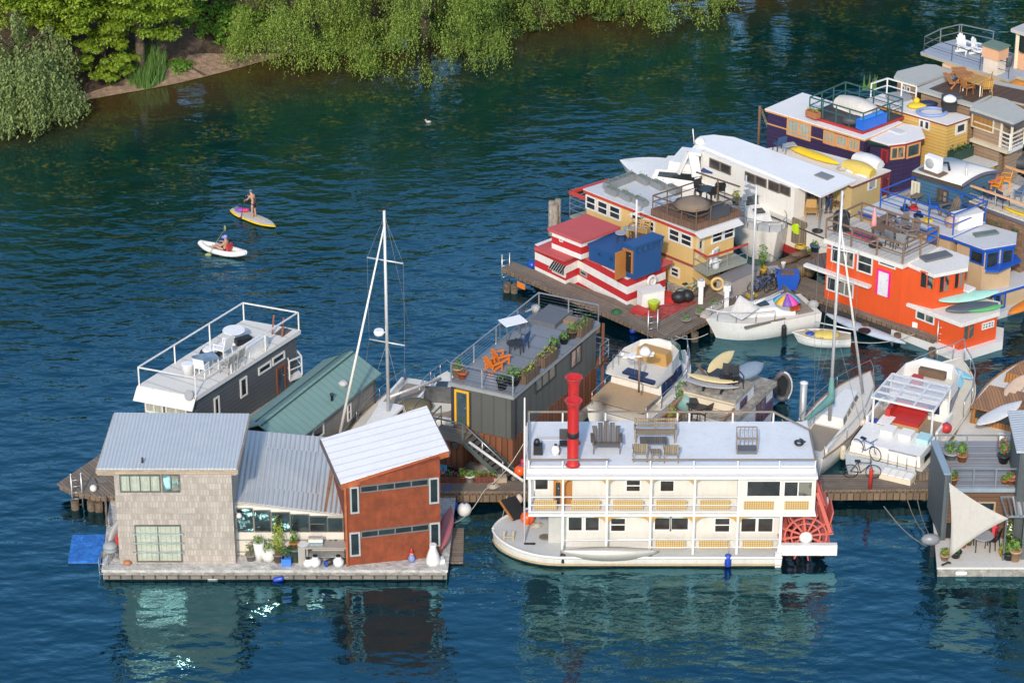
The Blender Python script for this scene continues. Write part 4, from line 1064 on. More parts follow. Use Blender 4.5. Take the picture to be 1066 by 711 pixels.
cvp=MB();cvp.ball(P(G3(375,300),z=1.2),.55,10,7,(1.5,1.1,.6));single(cvp,'tarp_cover',mat('olive_canvas',(.14,.12,.07)),'olive canvas bundle on deck behind the white tin roof','tarp')
def cruiser_small(label,stern,bow,B,zs,zb,seat=None,name='motorboat',cab=(.35,.8),hullm=None,rails=True,cabh=.55):
 F=Frame(stern,bow);t=thing(name,label,'motorboat',F.o);g=boat_hull(t,F,B,zs,zb,hullm or GEL,GELD,tw=.9,full=.4,p=2.4,rake=.8);L=F.L;a,c=cab
 cb=MB();A=[F(L*a,B*.36,zs),F(L*a,-B*.36,zs),F(L*c,-B*.16,zs+(zb-zs)*c),F(L*c,B*.16,zs+(zb-zs)*c)];A2=[F(L*a+.1,B*.3,zs+cabh),F(L*a+.1,-B*.3,zs+cabh),F(L*c-.5,-B*.13,zs+cabh*.9),F(L*c-.5,B*.13,zs+cabh*.9)]
 cb.loft(A,A2);co=cb.build('cabin',GEL,t)
 ws=MB();ws.loft([A[0],A[1],A[1]+F.d*.05,A[0]+F.d*.05],[A2[0]+V((0,0,.45))-F.d*.2,A2[1]+V((0,0,.45))-F.d*.2,A2[1]+V((0,0,.45))-F.d*.15,A2[0]+V((0,0,.45))-F.d*.15]);ws.build('windscreen',glass('smoked_glass',(.05,.055,.06)),co)
 MB().box(F(L*(a+c)/2,0,zs+cabh+.02),(.55,.55,.06),F.ang).build('hatch',GLASS,co)
 ck=MB();ck.prism([F(L*.05,B*.36,0),F(L*.05,-B*.36,0),F(L*a-.1,-B*.38,0),F(L*a-.1,B*.38,0)],zs,zs+.04);ck.build('cockpit',mat('cockpit_sole',(.30,.25,.19)),t)
 if rails:
  r_=MB()
  for s_ in(1,-1):
   pts=[F(L*k,s_*half(k,B,.9,.4,2.4)*.93,zs+(zb-zs)*k**1.7)for k in(.45,.62,.78,.92)]
   for p_ in pts:r_.tube(p_,p_+V((0,0,.55)),.02,n=5)
   r_.path([p_+V((0,0,.55))for p_ in pts]+[F(L,0,zb+.6)],.022,5)
  r_.build('bow_rail',STEEL,t)
 return t,F
cruiser_small('small white motorboat tucked between the white roof and the dark green house',P(453,452),P(466,408),2.2,.8,1.15)
#dark green-grey house with roof deck
OLIVE=mat('dark_olive_panel',(.098,.104,.098),'seam',period=.62,rough=.6,var=.1)
SEAL=mat('grey_deck_paint',(.20,.225,.26),'seam',period=1.1,rough=.6,var=.07,dirt=.2,dirtc=(.3,.31,.32))
BRNW=mat('brown_boards',(.20,.075,.035),'planks',period=.3,rough=.75)
mg=P(C4(326,664),z=.75);GZ=Zat(mg,C4(0,414)[1])
M_,L_,R_=P(C4(320,413),z=GZ),P(C4(93,363),z=GZ),P(C4(626,155),z=GZ)
gq=para(L_,M_,R_);gd=(R_-M_).normalized();gl=(L_-M_).normalized();GAng=atan2(gd.y,gd.x)
h4=thing('roof_deck_house','dark olive box shaped floating house with a grey roof deck and yellow front door','house',at_xy((L_+R_)/2,0))
MB(GAng).slab(gq,.06).build('roof_deck',SEAL,h4)
MB().slab([p-V((0,0,.061))for p in gq],.16).build('fascia',mat('grey_fascia',(.30,.31,.31)),h4)
gw=inset(gq,.14);gsz=Zat(mg,C4(0,575)[1])
wall_house(h4,gw,gsz,GZ-.2,OLIVE)
wall_house(h4,inset(gq,.10),.45,gsz-.002,BRNW,'lower_wall')
wall_house(h4,inset(gq,-.1),-.4,.45,CONC,'float')
gA,gB,gL=gw[1],gw[2],gw[0]
YEL=mat('yellow_frame',(.80,.42,.03),rough=.45,var=.08)
panel(h4,gL,gA,C4(100,372),C4(118,512),mat('dark_panel',(.035,.035,.04)),'jamb_panel');panel(h4,gL,gA,C4(165,400),C4(172,530),mat('dark_panel',(.035,.035,.04)),'jamb_panel')
door(h4,gL,gA,C4(113,388),C4(165,522),YEL,mat('green_door',(.05,.09,.09)),GLASSB)
panel(h4,gL,gA,C4(312,420),C4(326,566),mat('dark_panel',(.035,.035,.04)),'corner_panel')
window(h4,gA,gB,C4(395,352),C4(467,345),mat('dark_panel',(.035,.035,.04)),glass('pale_glass',(.09,.10,.10),.1),3,fw=.06)
window(h4,gA,gB,C4(520,258),C4(557,290),mat('dark_panel',(.035,.035,.04)),glass('curtained',(.22,.15,.12),.2),2,fw=.06)
pq=para(gq[2]-gl*0+gd*.1,gq[2]+gd*1.1,gq[3]+gd*1.1)
for p_ in(gq[2]+gd*.5+gl*.1,gq[2]+gd*.5+gl*1.2):MB().bar(at_xy(p_,.5),at_xy(p_,GZ-.3),.14).build('porch_post',BRNW,h4)
pf=[gq[2]+gd*.02,gq[2]+gd*.9,gq[3]+gd*.9,gq[3]+gd*.02];MB().slab([at_xy(p_,2.2)for p_ in pf],.12).build('porch_floor',BRNW,h4)
railing(h4,[at_xy(pf[0],2.2),at_xy(pf[1],2.2),at_xy(pf[2],2.2)],.95,STEEL,rails=(1,.66,.33),r=.025)
g4_=[at_xy(p_,GZ)for p_ in inset(gq,.07)]
railing(h4,[g4_[2],g4_[3],g4_[0],g4_[1]],.95,STEEL,rails=(1.0,.06),post=2.0,r=.03)
mesh_=MB();
for k in range(1,6):mesh_.tube(g4_[3]+V((0,0,.95*k/6)),g4_[0]+V((0,0,.95*k/6)),.007,n=3).tube(g4_[0]+V((0,0,.95*k/6)),g4_[1]+V((0,0,.95*k/6)),.007,n=3).tube(g4_[2]+V((0,0,.95*k/6)),g4_[3]+V((0,0,.95*k/6)),.007,n=3)
mesh_.build('cable_rail',STEEL,h4)
(u0,zl),(u1,_)=onwall(gL,gA,C4(100,520)),onwall(gL,gA,C4(180,535));zl=max(zl,1.6)
tF,nF=outward(gL,gA)
la=[gL+tF*(u0-.5),gL+tF*u1,gL+tF*u1+nF*1.15,gL+tF*(u0-.5)+nF*1.15]
MB(GAng).slab([at_xy(p_,zl)for p_ in la],.1).build('landing',WOODG,h4)
wall_house(h4,inset(la,.08),.6,zl-.102,BRNW,'landing_skirt')
railing(h4,[at_xy(la[0],zl),at_xy(la[3],zl)],.95,mat('green_steel',(.13,.17,.16),metal=.3),rails=(1,.5),r=.03)
st0=(la[1]+la[2])/2;st0.z=zl;st1=P(G4(492,352),z=.78);ns=9;sd_=st1-st0;sdn=V((sd_.x,sd_.y,0)).normalized();sw_=V((-sdn.y,sdn.x,0))*.5
stc=MB(GAng)
for k in range(ns):f=(k+.7)/ns;c=st0.lerp(st1,f);stc.box(c,(.27,1.0,.045),atan2(sdn.y,sdn.x))
so=stc.build('staircase',mat('tread_grey',(.10,.095,.09)),h4)
for q_ in(-1,1):MB().bar(st0+sw_*q_-V((0,0,.05)),st1+sw_*q_-V((0,0,.05)),.05,.22).build('stringer',mat('green_steel',(.13,.17,.16),metal=.3),so)
railing(h4,[at_xy(la[3],zl),at_xy(la[2],zl)],.95,mat('green_steel',(.13,.17,.16),metal=.3),rails=(1,.5),r=.03)
MB().tube(st0-sw_*1.0+V((0,0,.95)),st1-sw_+V((0,0,.95)),.03).tube(st1-sw_,st1-sw_+V((0,0,.95)),.03).tube(st0-sw_+(st1-st0)*.5,st0-sw_+(st1-st0)*.5+V((0,0,.95)),.03).build('handrail',STEEL,so)
p0,p1=P(G4(265,165),z=2.4),P(G4(575,387),z=1.3);single(MB().tube(p0,p1,.07,n=8),'gangway_spar',WHITE,'long white spar slanting down from the stair landing toward the steamboat bow','spar')
q=P(G4(185,168),z=1.9);single(MB().lathe([(.16,0),(.2,.1),(.16,.26)],P(G4(185,175),z=1.8),10,(0,-1,.2)),'wall_lamp',BLACK,'small black lamp on the brown boards below the stair landing','lamp')
gp4=lambda x,y:P(C4(x,y),z=GZ+.002)
AO=mk_adirondack(ORANGE,.58)
AO(gp4(250,325),GAng-.35,'orange adirondack chair on the grey roof deck, nearer the front railing','orange adirondack chairs',.84);AO(gp4(275,298),GAng-.5,'orange adirondack chair on the grey roof deck, farther from the front railing','orange adirondack chairs',.84)
mk_table(WP,STEEL,L=1.15,W=.8,h=1.0,name='bar_table')(gp4(318,215),.5,'white topped high table on the grey roof deck')
mk_table(DARK,DARK,r=.4,h=.5)(gp4(325,260),0,'low dark table beside the blue chair');mk_chair(mat('blue_sling',(.03,.07,.17)),DARK,.5)(gp4(350,250),2.6,'blue chair beside the low dark table on the grey roof deck')
potted(gp4(122,345),.28,.5,.45,mat('tan_pot',(.45,.28,.16)),LEAF(),'tan clay pot with a leafy plant in the corner of the grey roof deck',80)
potted(gp4(140,352),.22,.34,.15,mat('orange_pot',(.62,.12,.03)),LEAFD(),'bright orange pot beside the tan clay pot',14)
potted(gp4(280,388),.27,.5,.25,BLACK,LEAFD(),'dark pot at the front railing of the grey roof deck',50)
potted(gp4(320,372),.34,.4,.55,BLACK,LEAF(),'bushy green plant in a dark pot by the front corner of the deck',120)
BARN=mat('weathered_box',(.15,.10,.065),'planks',period=.14,rough=.85)
trough(gp4(372,352),1.3,.45,.45,GAng,BARN,LEAFY(),.34,'long wooden box of tall grasses, nearest the front corner of the roof deck',n=90,size=.07)
trough(gp4(437,295),1.3,.5,.5,GAng,BARN,LEAFY(),.3,'wooden box of yellow green plants midway along the roof deck edge',n=80,size=.07)
potted(gp4(463,250),.28,.34,.3,BLACK,LEAF(),'wide dark pot beside the middle wooden box of the roof deck',60,shape='jar');potted(gp4(498,228),.24,.34,.3,BLACK,LEAF(),'black pot alone between the wide dark pot and the square tub',50)
potted(gp4(526,208),.26,.4,.35,BARN,LEAF(),'square wooden tub with a small shrub near the far end of the roof deck',50)
trough(gp4(565,190),1.2,.45,.5,GAng,BARN,LEAF(),.28,'wooden box of plants with a timber back at the far end of the roof deck',n=80,size=.07)
single(MB(GAng).box(gp4(455,142)+V((0,0,.12)),(1.8,1.3,.24),GAng+.0),'roof_hatch',mat('hatch_grey',(.12,.13,.145)),'low dark grey hatch box near the far end of the grey roof deck','hatch');single(MB(GAng).box(gp4(523,155)+V((0,0,.1)),(.5,.6,.2),GAng),'wooden_crate',mat('crate_wood',(.25,.18,.12)),'brown wooden crate beside the low dark hatch','crate')
q=gp4(398,118);single(MB().lathe([(.2,0),(.22,.3),(.1,.38)],q,10).tube(q+V((-.1,0,.2)),q+V((-.5,-.1,.05)),.05),'hose_reel',mat('grey_paint',(.35,.36,.37)),'grey hose reel at the far corner post of the roof deck','hose reel')
#main dock
mp=[P(378,512,KD),P(562,512,KD),P(700,512,KD),P(972,509,KD),P(1005,509,KD),P(1005,484,KD),P(972,492,KD),P(700,497,KD),P(480,501,KD),P(378,501,KD)]
dock('main_dock','long timber dock running behind the steamboat from the rust red wing',mp,KD,pi/2,[P(x,519,0)for x in(415,470,520,600,680,760,835,875,905,940,962)])
b=MB();b.prism([P(378,512,KD)+V((0,-.10,0)),P(975,509,KD)+V((0,-.10,0)),P(975,509,KD)+V((0,-.012,0)),P(378,512,KD)+V((0,-.012,0))],KD-.5,KD-.14);single(b,'dock_fender_beam',mat('dock_beam',(.19,.13,.085),'planks',period=.3),'long rubbing timber bolted along the front of the main dock','timber')
dk=lambda x,y:P(G4(x,y),z=KD)
RB=mat('red_brown_box',(.16,.05,.035),'planks',period=.12,rough=.8)
trough(dk(160,385),1.0,.38,.3,0,RB,LEAFD(),.35,'red brown planter box, left of the pots below the brown boards',n=70,flower=mat('pink_flower',(.55,.06,.12)))
potted(dk(228,388),.2,.3,.42,mat('brick_pot',(.35,.13,.07)),LEAFY(),'pot of lime green leaves between the planter boxes',60);potted(dk(267,387),.24,.34,.2,WHITE,LEAF(),'white bucket with a small green plant between the planter boxes',40)
potted(dk(302,385),.17,.28,.25,TERRA(),LEAF(),'small terracotta pot left of the right planter box',30);trough(dk(360,384),1.0,.38,.3,0,RB,LEAF(),.28,'red brown planter box nearest the foot of the stairs',n=60)
single(MB().box(dk(440,385)+V((0,0,.12)),(.6,.4,.24),.1),'wooden_crate',mat('pale_crate',(.42,.34,.25)),'pale crate at the foot of the stairs','crate')
single(MB().path([dk(115,452)+V((0,0,.08)),dk(145,445)+V((0,0,.12)),dk(165,432)+V((0,0,.2))],.04),'blue_hose',BLUEP,'bright blue hose lying on the dock beside the rust red wing','hose')
ball_buoy(P(G4(237,548),z=.2),.33,WHITE,'large white mooring ball floating in front of the main dock');ball_buoy(P(G4(176,528),z=.25),.22,mat('buoy_blue',(.01,.08,.42),rough=.35),'blue mooring ball beside the large white one')
ORB=mat('buoy_orange',(.80,.10,.015),rough=.35,var=.06)
ball_buoy(P(G4(553,328),z=1.5),.27,ORB,'orange ball hung behind the white flagpole at the steamboat bow');ball_buoy(P(G4(573,275),z=1.9),.14,mat('buoy_pink',(.6,.02,.10),rough=.35),'small magenta ball hung above the orange one')
for a_,c_,lb in((G4(350,440),G4(165,630),'mooring line from the dock to the long float'),(G4(350,440),G4(600,130),'slack line from the dock up toward the steamboat rail')):
 a,c=P(a_,z=KD+.05),P(c_,z=.6 if 'long' in lb else 2.6);single(MB().path([a.lerp(c,k/6)-V((0,0,.35*sin(pi*k/6)))for k in range(7)],.022,5),'mooring_line',ROPE,lb,'rope')
#white sternwheel steamboat
SD=.48
yF=P(700,C6(0,640)[1],SD).y
X5=lambda x,z=1.5,y=None:None
def xs(px,z):
 q=at_xy(P(px,571,SD),z);zc=(yF+CAMD)*CP-(z-CAMH)*SP;return(px-CX)/FPX*zc
def x5(cx,z):return xs(500+cx/3.23,z)
def x6(cx,z):return xs(680+cx/3.23,z)
def zf(py,y=None):return Zat(V((0,yF if y is None else y,0)),py)
z5=lambda cy:zf(380+cy/3.23)
UZ=z5(500);RZ_=z5(372)
DEP=4.25;WI=.75
st=thing('steamboat','white two storey sternwheel steamboat with twin red smokestacks and a red paddle wheel','steamboat',(x6(0,0),yF+DEP/2,0))
HULLW=mat('hull_white',(.68,.65,.60),rough=.45,var=.08,dirt=.55,dirtc=(.45,.38,.28))
BWALL=mat('cream_boards',(.63,.61,.56),rough=.55,var=.04)
DKP=mat('painted_grey_deck',(.52,.53,.52),rough=.65,var=.08,dirt=.2,dirtc=(.35,.32,.28))
GOLD=mat('gold_fretwork',(.40,.23,.06),'grid',c2=(.58,.44,.24),period=.20,rough=.6)
TRIMG=mat('gold_bracket',(.52,.30,.08),rough=.6)
PADR=mat('paddle_red',(.56,.13,.10),rough=.55,var=.18)
STKR=mat('stack_red',(.50,.025,.025),rough=.35,var=.1)
bx,sx_=x5(42,SD),x6(432,SD)
N=26;rows=[]
yc=yF+DEP/2-.1;hb=DEP/2+.1
ends=[]
for k in range(N+1):
 s=(k/N)**1.9;x=bx+(sx_-bx)*s
 w_=hb*min(1.0,(1-(1-min(1,s/.24))**2.1)**.62)if s<.24 else hb
 w_=max(w_,.05);sh=SD+.10*max(0,1-s/.3)**2
 rows.append([V((x,yc+q*w_,zz))for q,zz in((1,sh),(.99,sh-.22),(.93,-.1),(.6,-.45),(-.6,-.45),(-.93,-.1),(-.99,sh-.22),(-1,sh))]);ends.append((x,w_,sh))
b=MB();b.grid(rows);b.face(rows[-1]);b.face(list(reversed(rows[0])));b.build('hull',HULLW,st)
b=MB();b.grid([[V((x,yc+q*w_*.995,sh+.012))for q in(1,.5,0,-.5,-1)]for x,w_,sh in ends]);b.build('main_deck',DKP,st)
b=MB()
for q in(1,-1):b.path([V((x,yc+q*(w_+.02),sh+.02))for x,w_,sh in ends],.065,6)
b.build('rub_rail',WHITE,st)
b=MB();b.path([V((x,yc-(w_*.985+.0),-.0+.10))for x,w_,sh in ends],.05,5);b.build('boot_stripe',mat('boot_tan',(.40,.30,.17),dirt=.3),st)
lx0,lx1=x5(284,1.4),x6(428,1.4)
yw=yF+WI
ux0,ux1,cx0=x5(165,UZ),x6(543,UZ),x6(285,UZ)
MB().box(((lx0+lx1)/2,(yw+yF+DEP)/2,(SD+UZ-.1)/2+.0),(lx1-lx0,DEP-WI-.0,UZ-.1-SD),0).build('lower_wall',BWALL,st)
MB().box(((ux0+.25+cx0)/2,(yw+yF+DEP)/2,(UZ+RZ_-.1)/2),(cx0-ux0-.25,DEP-WI,RZ_-.1-UZ-.02)).build('upper_wall',BWALL,st)
MB().box(((cx0+ux1)/2+.002,yF+DEP/2+.03,(UZ+RZ_-.1)/2-.05),(ux1-cx0-.004,DEP-.06,RZ_-UZ+.1)).build('stern_cabin',BWALL,st)
MB().box(((ux0+ux1)/2,yF+DEP/2,UZ-.05),(ux1-ux0+.1,DEP+.1,.12)).build('upper_deck',WHITE,st)
rx0,rx1=x5(153,RZ_),x6(553,RZ_)
MB().box(((rx0+rx1)/2,yF+DEP/2-.02,RZ_-.02),(rx1-rx0,DEP+.3,.14)).build('roof_edge',WHITE,st)
RT=RZ_+.30
MB().box(((rx0+rx1)/2,yF+DEP/2+.12,RZ_+.155),(rx1-rx0-.12,DEP-.05,.20)).build('coaming',WHITE,st)
rfm=MB();rfm.box(((rx0+rx1)/2,yF+DEP/2+.2,RT-.03),(rx1-rx0-.2,DEP-.25,.06));rfm.build('roof_deck',mat('pale_blue_roof',(.70,.73,.76),rough=.55,var=.07,dirt=.4,dirtc=(.45,.48,.5)),st)
for cx,f in((277,x5),(425,x5),(572,x5),(137,x6),(285,x6)):
 MB().box((f(cx,2.5),yF+.05,(SD+RZ_)/2),(.10,.10,RZ_-SD-.1)).build('post',WHITE,st)
MB().box((x6(427,1.4),yF+.05,(SD+UZ)/2),(.12,.12,UZ-SD-.1)).build('post',WHITE,st);MB().box((x5(166,3),yF+.05,(UZ+RZ_)/2),(.1,.1,RZ_-UZ-.1)).build('post',WHITE,st);MB().box((x5(166,3),yF+DEP-.05,(UZ+RZ_)/2),(.1,.1,RZ_-UZ-.1)).build('post',WHITE,st)
for zz in(.82,.42,.08):MB().box(((x5(166,UZ)+cx0)/2,yF+.05,UZ+zz),(cx0-x5(166,UZ),.05,.045)).build('rail',WHITE,st)
for zz in(.80,.40):MB().box(((x6(-120,SD)+lx1)/2,yF+.05,SD+zz),(lx1-x6(-120,SD),.05,.045)).build('rail',WHITE,st)
MB().box(((lx0+x5(572,SD))/2,yF+.05,SD+.75),(x5(572,SD)-lx0,.04,.04)).build('rail',WHITE,st)
sx5=lambda y:z5(y)
def fret(x0,x1,z0,z1,y=None):MB().box(((x0+x1)/2,(yF+.045)if y is None else y,(z0+z1)/2),(x1-x0,.03,z1-z0)).build('fretwork_panel',GOLD,st)
for a,c,f in((180,257,x5),(305,402,x5),(447,547,x5),(10,112,x6),(157,258,x6)):fret(f(a,UZ+.3),f(c,UZ+.3),z5(486),z5(456))
for a,c in((305,405),(442,522)):fret(x6(a,UZ+.3),x6(c,UZ+.3),z5(486),z5(459),yF+.025)
for a,c,f in((7,107,x6),(153,252,x6),(300,400,x6)):fret(f(a,SD+.3),f(c,SD+.3),z5(619),z5(591))
def brackets(xl,zt):
 for x in xl:
  for s_ in(1,-1):
   b=MB();pts=[(0,0)]+[(s_*(.62*(1-cos(a))),-.30+.30*sin(a))for a in[pi/2*k/6 for k in range(7)]][::1]
   bot=[V((x+s_*.05+u,yF+.03,zt+w))for u,w in[(0,0),(0,-.34),(s_*.10,-.20),(s_*.24,-.11),(s_*.55,-.05),(s_*.62,0)]]
   b.loft(bot,[q+V((0,.04,0))for q in bot]);b.build('bracket',TRIMG,st)
brackets([x5(277,RZ_),x5(425,RZ_),x5(572,RZ_),x6(137,RZ_)],RZ_-.10)
brackets([x5(425,UZ),x5(572,UZ),x6(137,UZ),x6(285,UZ)],UZ-.12)
A,B=V((lx0,yw,SD)),V((lx1,yw,SD))
WFR=mat('window_white',(.78,.77,.73),rough=.5)
GD=glass('dark_cabin_glass',(.02,.018,.018))
for p0,p1,nx,ny in((C5(295,508),C5(343,556),1,0),(C5(352,508),C5(400,556),1,0),(C5(438,512),C5(488,558),1,1),(C5(585,510),C5(640,553),1,0),(C6(58,510),C6(118,553),1,0),(C6(207,512),C6(257,560),1,1),(C6(295,512),C6(345,560),1,0),(C6(352,512),C6(402,560),1,0)):
 window(st,A,B,p0,p1,WFR,GD,nx,ny,fw=.06,grow=.03)
for p0,p1,nx,ny in((C5(183,375),C5(229,418),1,0),(C5(490,384),C5(538,424),1,1),(C6(23,386),C6(70,424),1,0)):
 window(st,A,B,p0,p1,WFR,GD,nx,ny,fw=.06,grow=.03)
door(st,A,B,C5(246,386),C5(276,476),mat('varnished_door',(.42,.17,.04),rough=.4),GD)
panel(st,A,B,C5(277,388),C5(308,474),mat('varnished_door',(.42,.17,.04)),'door_leaf',.05)
A2,B2=V((cx0,yF+.03,UZ)),V((ux1,yF+.03,UZ))
window(st,A2,B2,C6(316,388),C6(426,440),WFR,GD,1,0,fw=.06,grow=.04);window(st,A2,B2,C6(441,390),C6(533,440),WFR,GD,2,0,fw=.06,grow=.04)
MB().box((lx0-.35,yF+DEP*.55,SD+.8),(.7,DEP*.6,1.6)).build('deckhouse',mat('grey_bulkhead',(.45,.45,.43)),st)
yb_=yF+DEP+.05;yr=yF+.12
GRL=mat('rail_bronze',(.24,.19,.15),rough=.5)
b=MB();zt=zf(C6(0,157)[1],yb_);xr0,xr1=rx0+.12,rx1-.1
for cx,f in((163,x5),(277,x5),(421,x5),(562,x5),(82,x6),(122,x6),(268,x6),(405,x6)):
 q=f(cx,zt);w=q*(((yb_+CAMD)*CP-(zt-CAMH)*SP)/((yF+CAMD)*CP-(zt-CAMH)*SP));MB().bar((w,yb_,RT),(w,yb_,zt),.07).build('rail_post',WHITE,st)
MB().bar((xr0,yb_,zt),(x6(408,zt)+.3,yb_,zt),.07).build('roof_rail',GRL,st)
MB().bar((x6(408,zt)+.3,yb_,zt),(xr1,yb_-1.2,RT+.25),.07).bar((xr1,yb_-1.2,RT+.25),(xr1,yr,RT+.38),.07).build('roof_rail',GRL,st)
for zz in(.95,.66,.36):MB().bar((xr0,yb_,RT+(zt-RT)*zz),(xr0,yr,RT+(zt-RT)*zz*.55),.05).build('roof_rail',GRL,st)
zfr=zf(C6(0,318)[1],yr)
MB().bar((xr0,yr,zfr),(x5(435,zfr),yr,zfr),.06).build('roof_rail',GRL,st);MB().bar((x5(510,zfr),yr,zfr),(xr1,yr,zfr),.06).build('roof_rail',GRL,st)
for cx,f in((163,x5),(277,x5),(425,x5),(572,x5),(137,x6),(285,x6),(425,x6),(545,x6)):
 MB().bar((f(cx,RT),yr,RZ_+.06),(f(cx,RT),yr,zfr),.06).build('rail_post',WHITE,st)
for(cx,cy,y_)in((311,335,None),(312,262,None)):
 q=P(C5(cx,cy),z=RT);top=Zat(q,C5(0,118 if cy>300 else 40)[1]);Hs=top-RT
 b=MB();b.lathe([(.33,0),(.27,.1),(.25,.16),(.245,Hs-.45),(.27,Hs-.28),(.38,Hs-.02),(.40,Hs),(.34,Hs),(.21,Hs-.25)],q,20);so=b.build('smokestack',STKR,st)
 zb=Zat(q,C5(0,232)[1])-RT if cy>300 else Hs*.42
 MB().lathe([(.252,zb-.14),(.262,zb-.12),(.262,zb+.12),(.252,zb+.14)],q,20).build('band',BLACK,so)
wc=P(C6(515,574),z=0);zc=zf(C6(0,574)[1],yF+.35);wx=x6(515,zc);wyl=(yF+.35,yF+DEP-.4);Rw=1.02
wh=None
b=MB();b.tube((wx,wyl[0]-.15,zc),(wx,wyl[1]+.1,zc),.12,n=10);wh=b.build('paddle_wheel',PADR,st)
for y in(wyl[0],(wyl[0]+wyl[1])/2,wyl[1]):
 b=MB();n=12
 for k in range(n):
  a=2*pi*k/n+.13;e=V((cos(a),0,sin(a)));b.bar(V((wx,y,zc))+e*.1,V((wx,y,zc))+e*Rw,.09,.06,up=V((0,1,0)))
 for R_ in(Rw*.62,Rw*.9):
  for k in range(24):
   a0,a1=2*pi*k/24,2*pi*(k+1)/24;b.bar((wx+R_*cos(a0),y,zc+R_*sin(a0)),(wx+R_*cos(a1),y,zc+R_*sin(a1)),.07,.07,up=V((0,1,0)))
 b.build('spokes',PADR,wh)
for k in range(12):
 a=2*pi*k/12+.13;c=V((wx+Rw*1.0*cos(a),(wyl[0]+wyl[1])/2,zc+Rw*1.0*sin(a)));b=MB();b.box(c,(.38,wyl[1]-wyl[0]+.2,.05),0,-a);b.build('paddle_blade',PADR,wh)
MB().lathe([(.27,0),(.30,.06),(.2,.12),(.06,.14)],(wx,wyl[0]-.1,zc),16,(0,-1,0)).build('hub',WHITE,wh)
gx1=x6(610,SD+.1)
for y in(yF+.1,yF+DEP-.2):MB().box(((sx_+gx1)/2-.25+.2,y,zf(C6(0,622)[1],yF)),(gx1-sx_+.3,.24,.52)).build('guard_beam',WHITE,st)
MB().box((wx+Rw+.02,yF+1.0,UZ-.75),(.06,1.2,1.2),0,.2).build('splash_board',PADR,st)
for y in(yF+.3,yF+1.7):MB().bar((x6(548,2),y,UZ+.9),(x6(598,1.4),y,SD+1.0),.07,.16).build('wheel_strut',PADR,st)
MB().box((x6(418,.1),yF-.1,.12),(.26,.2,1.15)).build('guard_pile',WHITE,st)
q=P(C5(148,598),z=SD);MB().tube(q,at_xy(q,Zat(q,C5(0,110)[1])),.05,.035,n=7).build('flagpole',WHITE,st)
q=P(C5(218,579),z=SD+.03);MB().lathe([(.27,-.02),(.27,.03),(.22,.05)],q,18).build('deck_hatch',mat('hatch_bronze',(.16,.14,.11)),st)
q=P(C5(166,602),z=SD+.03);MB().box(q+V((0,0,.02)),(.5,.13,.05)).build('deck_cleat',BLACK,st)
q=P(C5(118,500),z=SD);t_=thing('dark_hatch_board','dark framed board leaning on the rounded bow of the steamboat','board',q);MB().slab([q+V(p)for p in((-.7,-.1,.75),(-.1,-.75,.12),(.55,-.35,.12),(.0,.35,.75))],.05).build('panel',BLACK,t_);MB().bar(q+V((-.72,-.12,.76)),q+V((-.12,-.78,.13)),.07).build('edge',mat('varnished_door',(.42,.17,.04)),t_)
ball_buoy(P(C5(159,512),z=SD+.3),.33,ORB,'orange ball standing on the bow deck of the steamboat')
q=P(C5(130,462),z=SD+.3);single(MB().lathe([(.12,0),(.2,.12),(.16,.3),(.06,.42)],q,9),'line_bag',mat('canvas_pink',(.62,.50,.42)),'pale canvas bag at the bow beside the dock','bag')
q=P(C5(95,588),z=SD);t_=thing('boarding_ladder','short tan ladder hung over the bow of the steamboat','ladder',at_xy(q,-.05));b=MB();yl=q.y-.12;xl=q.x
for s_ in(-.2,.2):MB().bar((xl+s_,yl-.10,-.1),(xl+s_,yl-.02,1.05),.06).build('rail',mat('tan_timber',(.45,.34,.18)),t_)
for k in range(3):MB().bar((xl-.2,yl-.07,.12+k*.32),(xl+.2,yl-.07,.12+k*.32),.05).build('rung',mat('tan_timber',(.45,.34,.18)),t_)
b=MB();n=18;rows=[];ca,cb_=x5(268,SD),x5(598,SD);zc_=z5(628)
for k in range(n+1):
 s=k/n;h_=.30*(1-abs(2*s-1)**2.2)+.02;rows.append([V((ca+(cb_-ca)*s,yF-.12-.30*(1-abs(2*s-1)**2)*cos(a),zc_+(h_+.02)*sin(a)+.10*abs(2*s-1)**3))for a in[-pi/2+pi*q/8 for q in range(9)]])
b.grid(rows);single(b,'canoe',mat('silver_hull',(.42,.40,.36),metal=.35,rough=.4,var=.1),'silver grey canoe slung on edge along the side of the steamboat','canoe',solid=.03)
fender(P(C5(277,655),z=.15)+V((0,-.25,0)),.5,.12,BLACK,'black fender hung at the left end of the silver canoe',.35);fender(P(C5(567,652),z=.15)+V((0,-.25,0)),.5,.12,BLACK,'black fender hung at the right end of the silver canoe',.35)
fender(P(C6(250,672),z=0)+V((0,-.14,0)),.66,.16,mat('fender_blue',(.02,.06,.40)),'blue fender hung on the side of the steamboat',.55)
rp=lambda f,x,y:P(f(x,y),z=RT+.002)
GRW=mat('grey_teak',(.13,.12,.115),'planks',period=.1,rough=.85,var=.25);TNW=mat('tan_teak',(.30,.24,.17),'planks',period=.1,rough=.8)
mk_adirondack(GRW,1.0)(rp(C5,424,285),-pi/2,'big dark grey adirondack chair on the roof beside the red smokestacks',None,1.08)
mk_bench(TNW,1.75)(rp(C5,588,255),-pi/2,'weathered teak bench on the steamboat roof facing the low table',None,1.05)
Ch_t=mk_chair(TNW,None,.6,'teak_armchair');Ch_t(rp(C5,537,318),pi/2,'teak armchair with its back to the river, left of the small stool','teak armchairs on the steamboat roof');Ch_t(rp(C6,60,322),pi/2,'teak armchair with its back to the river, right of the small stool','teak armchairs on the steamboat roof')
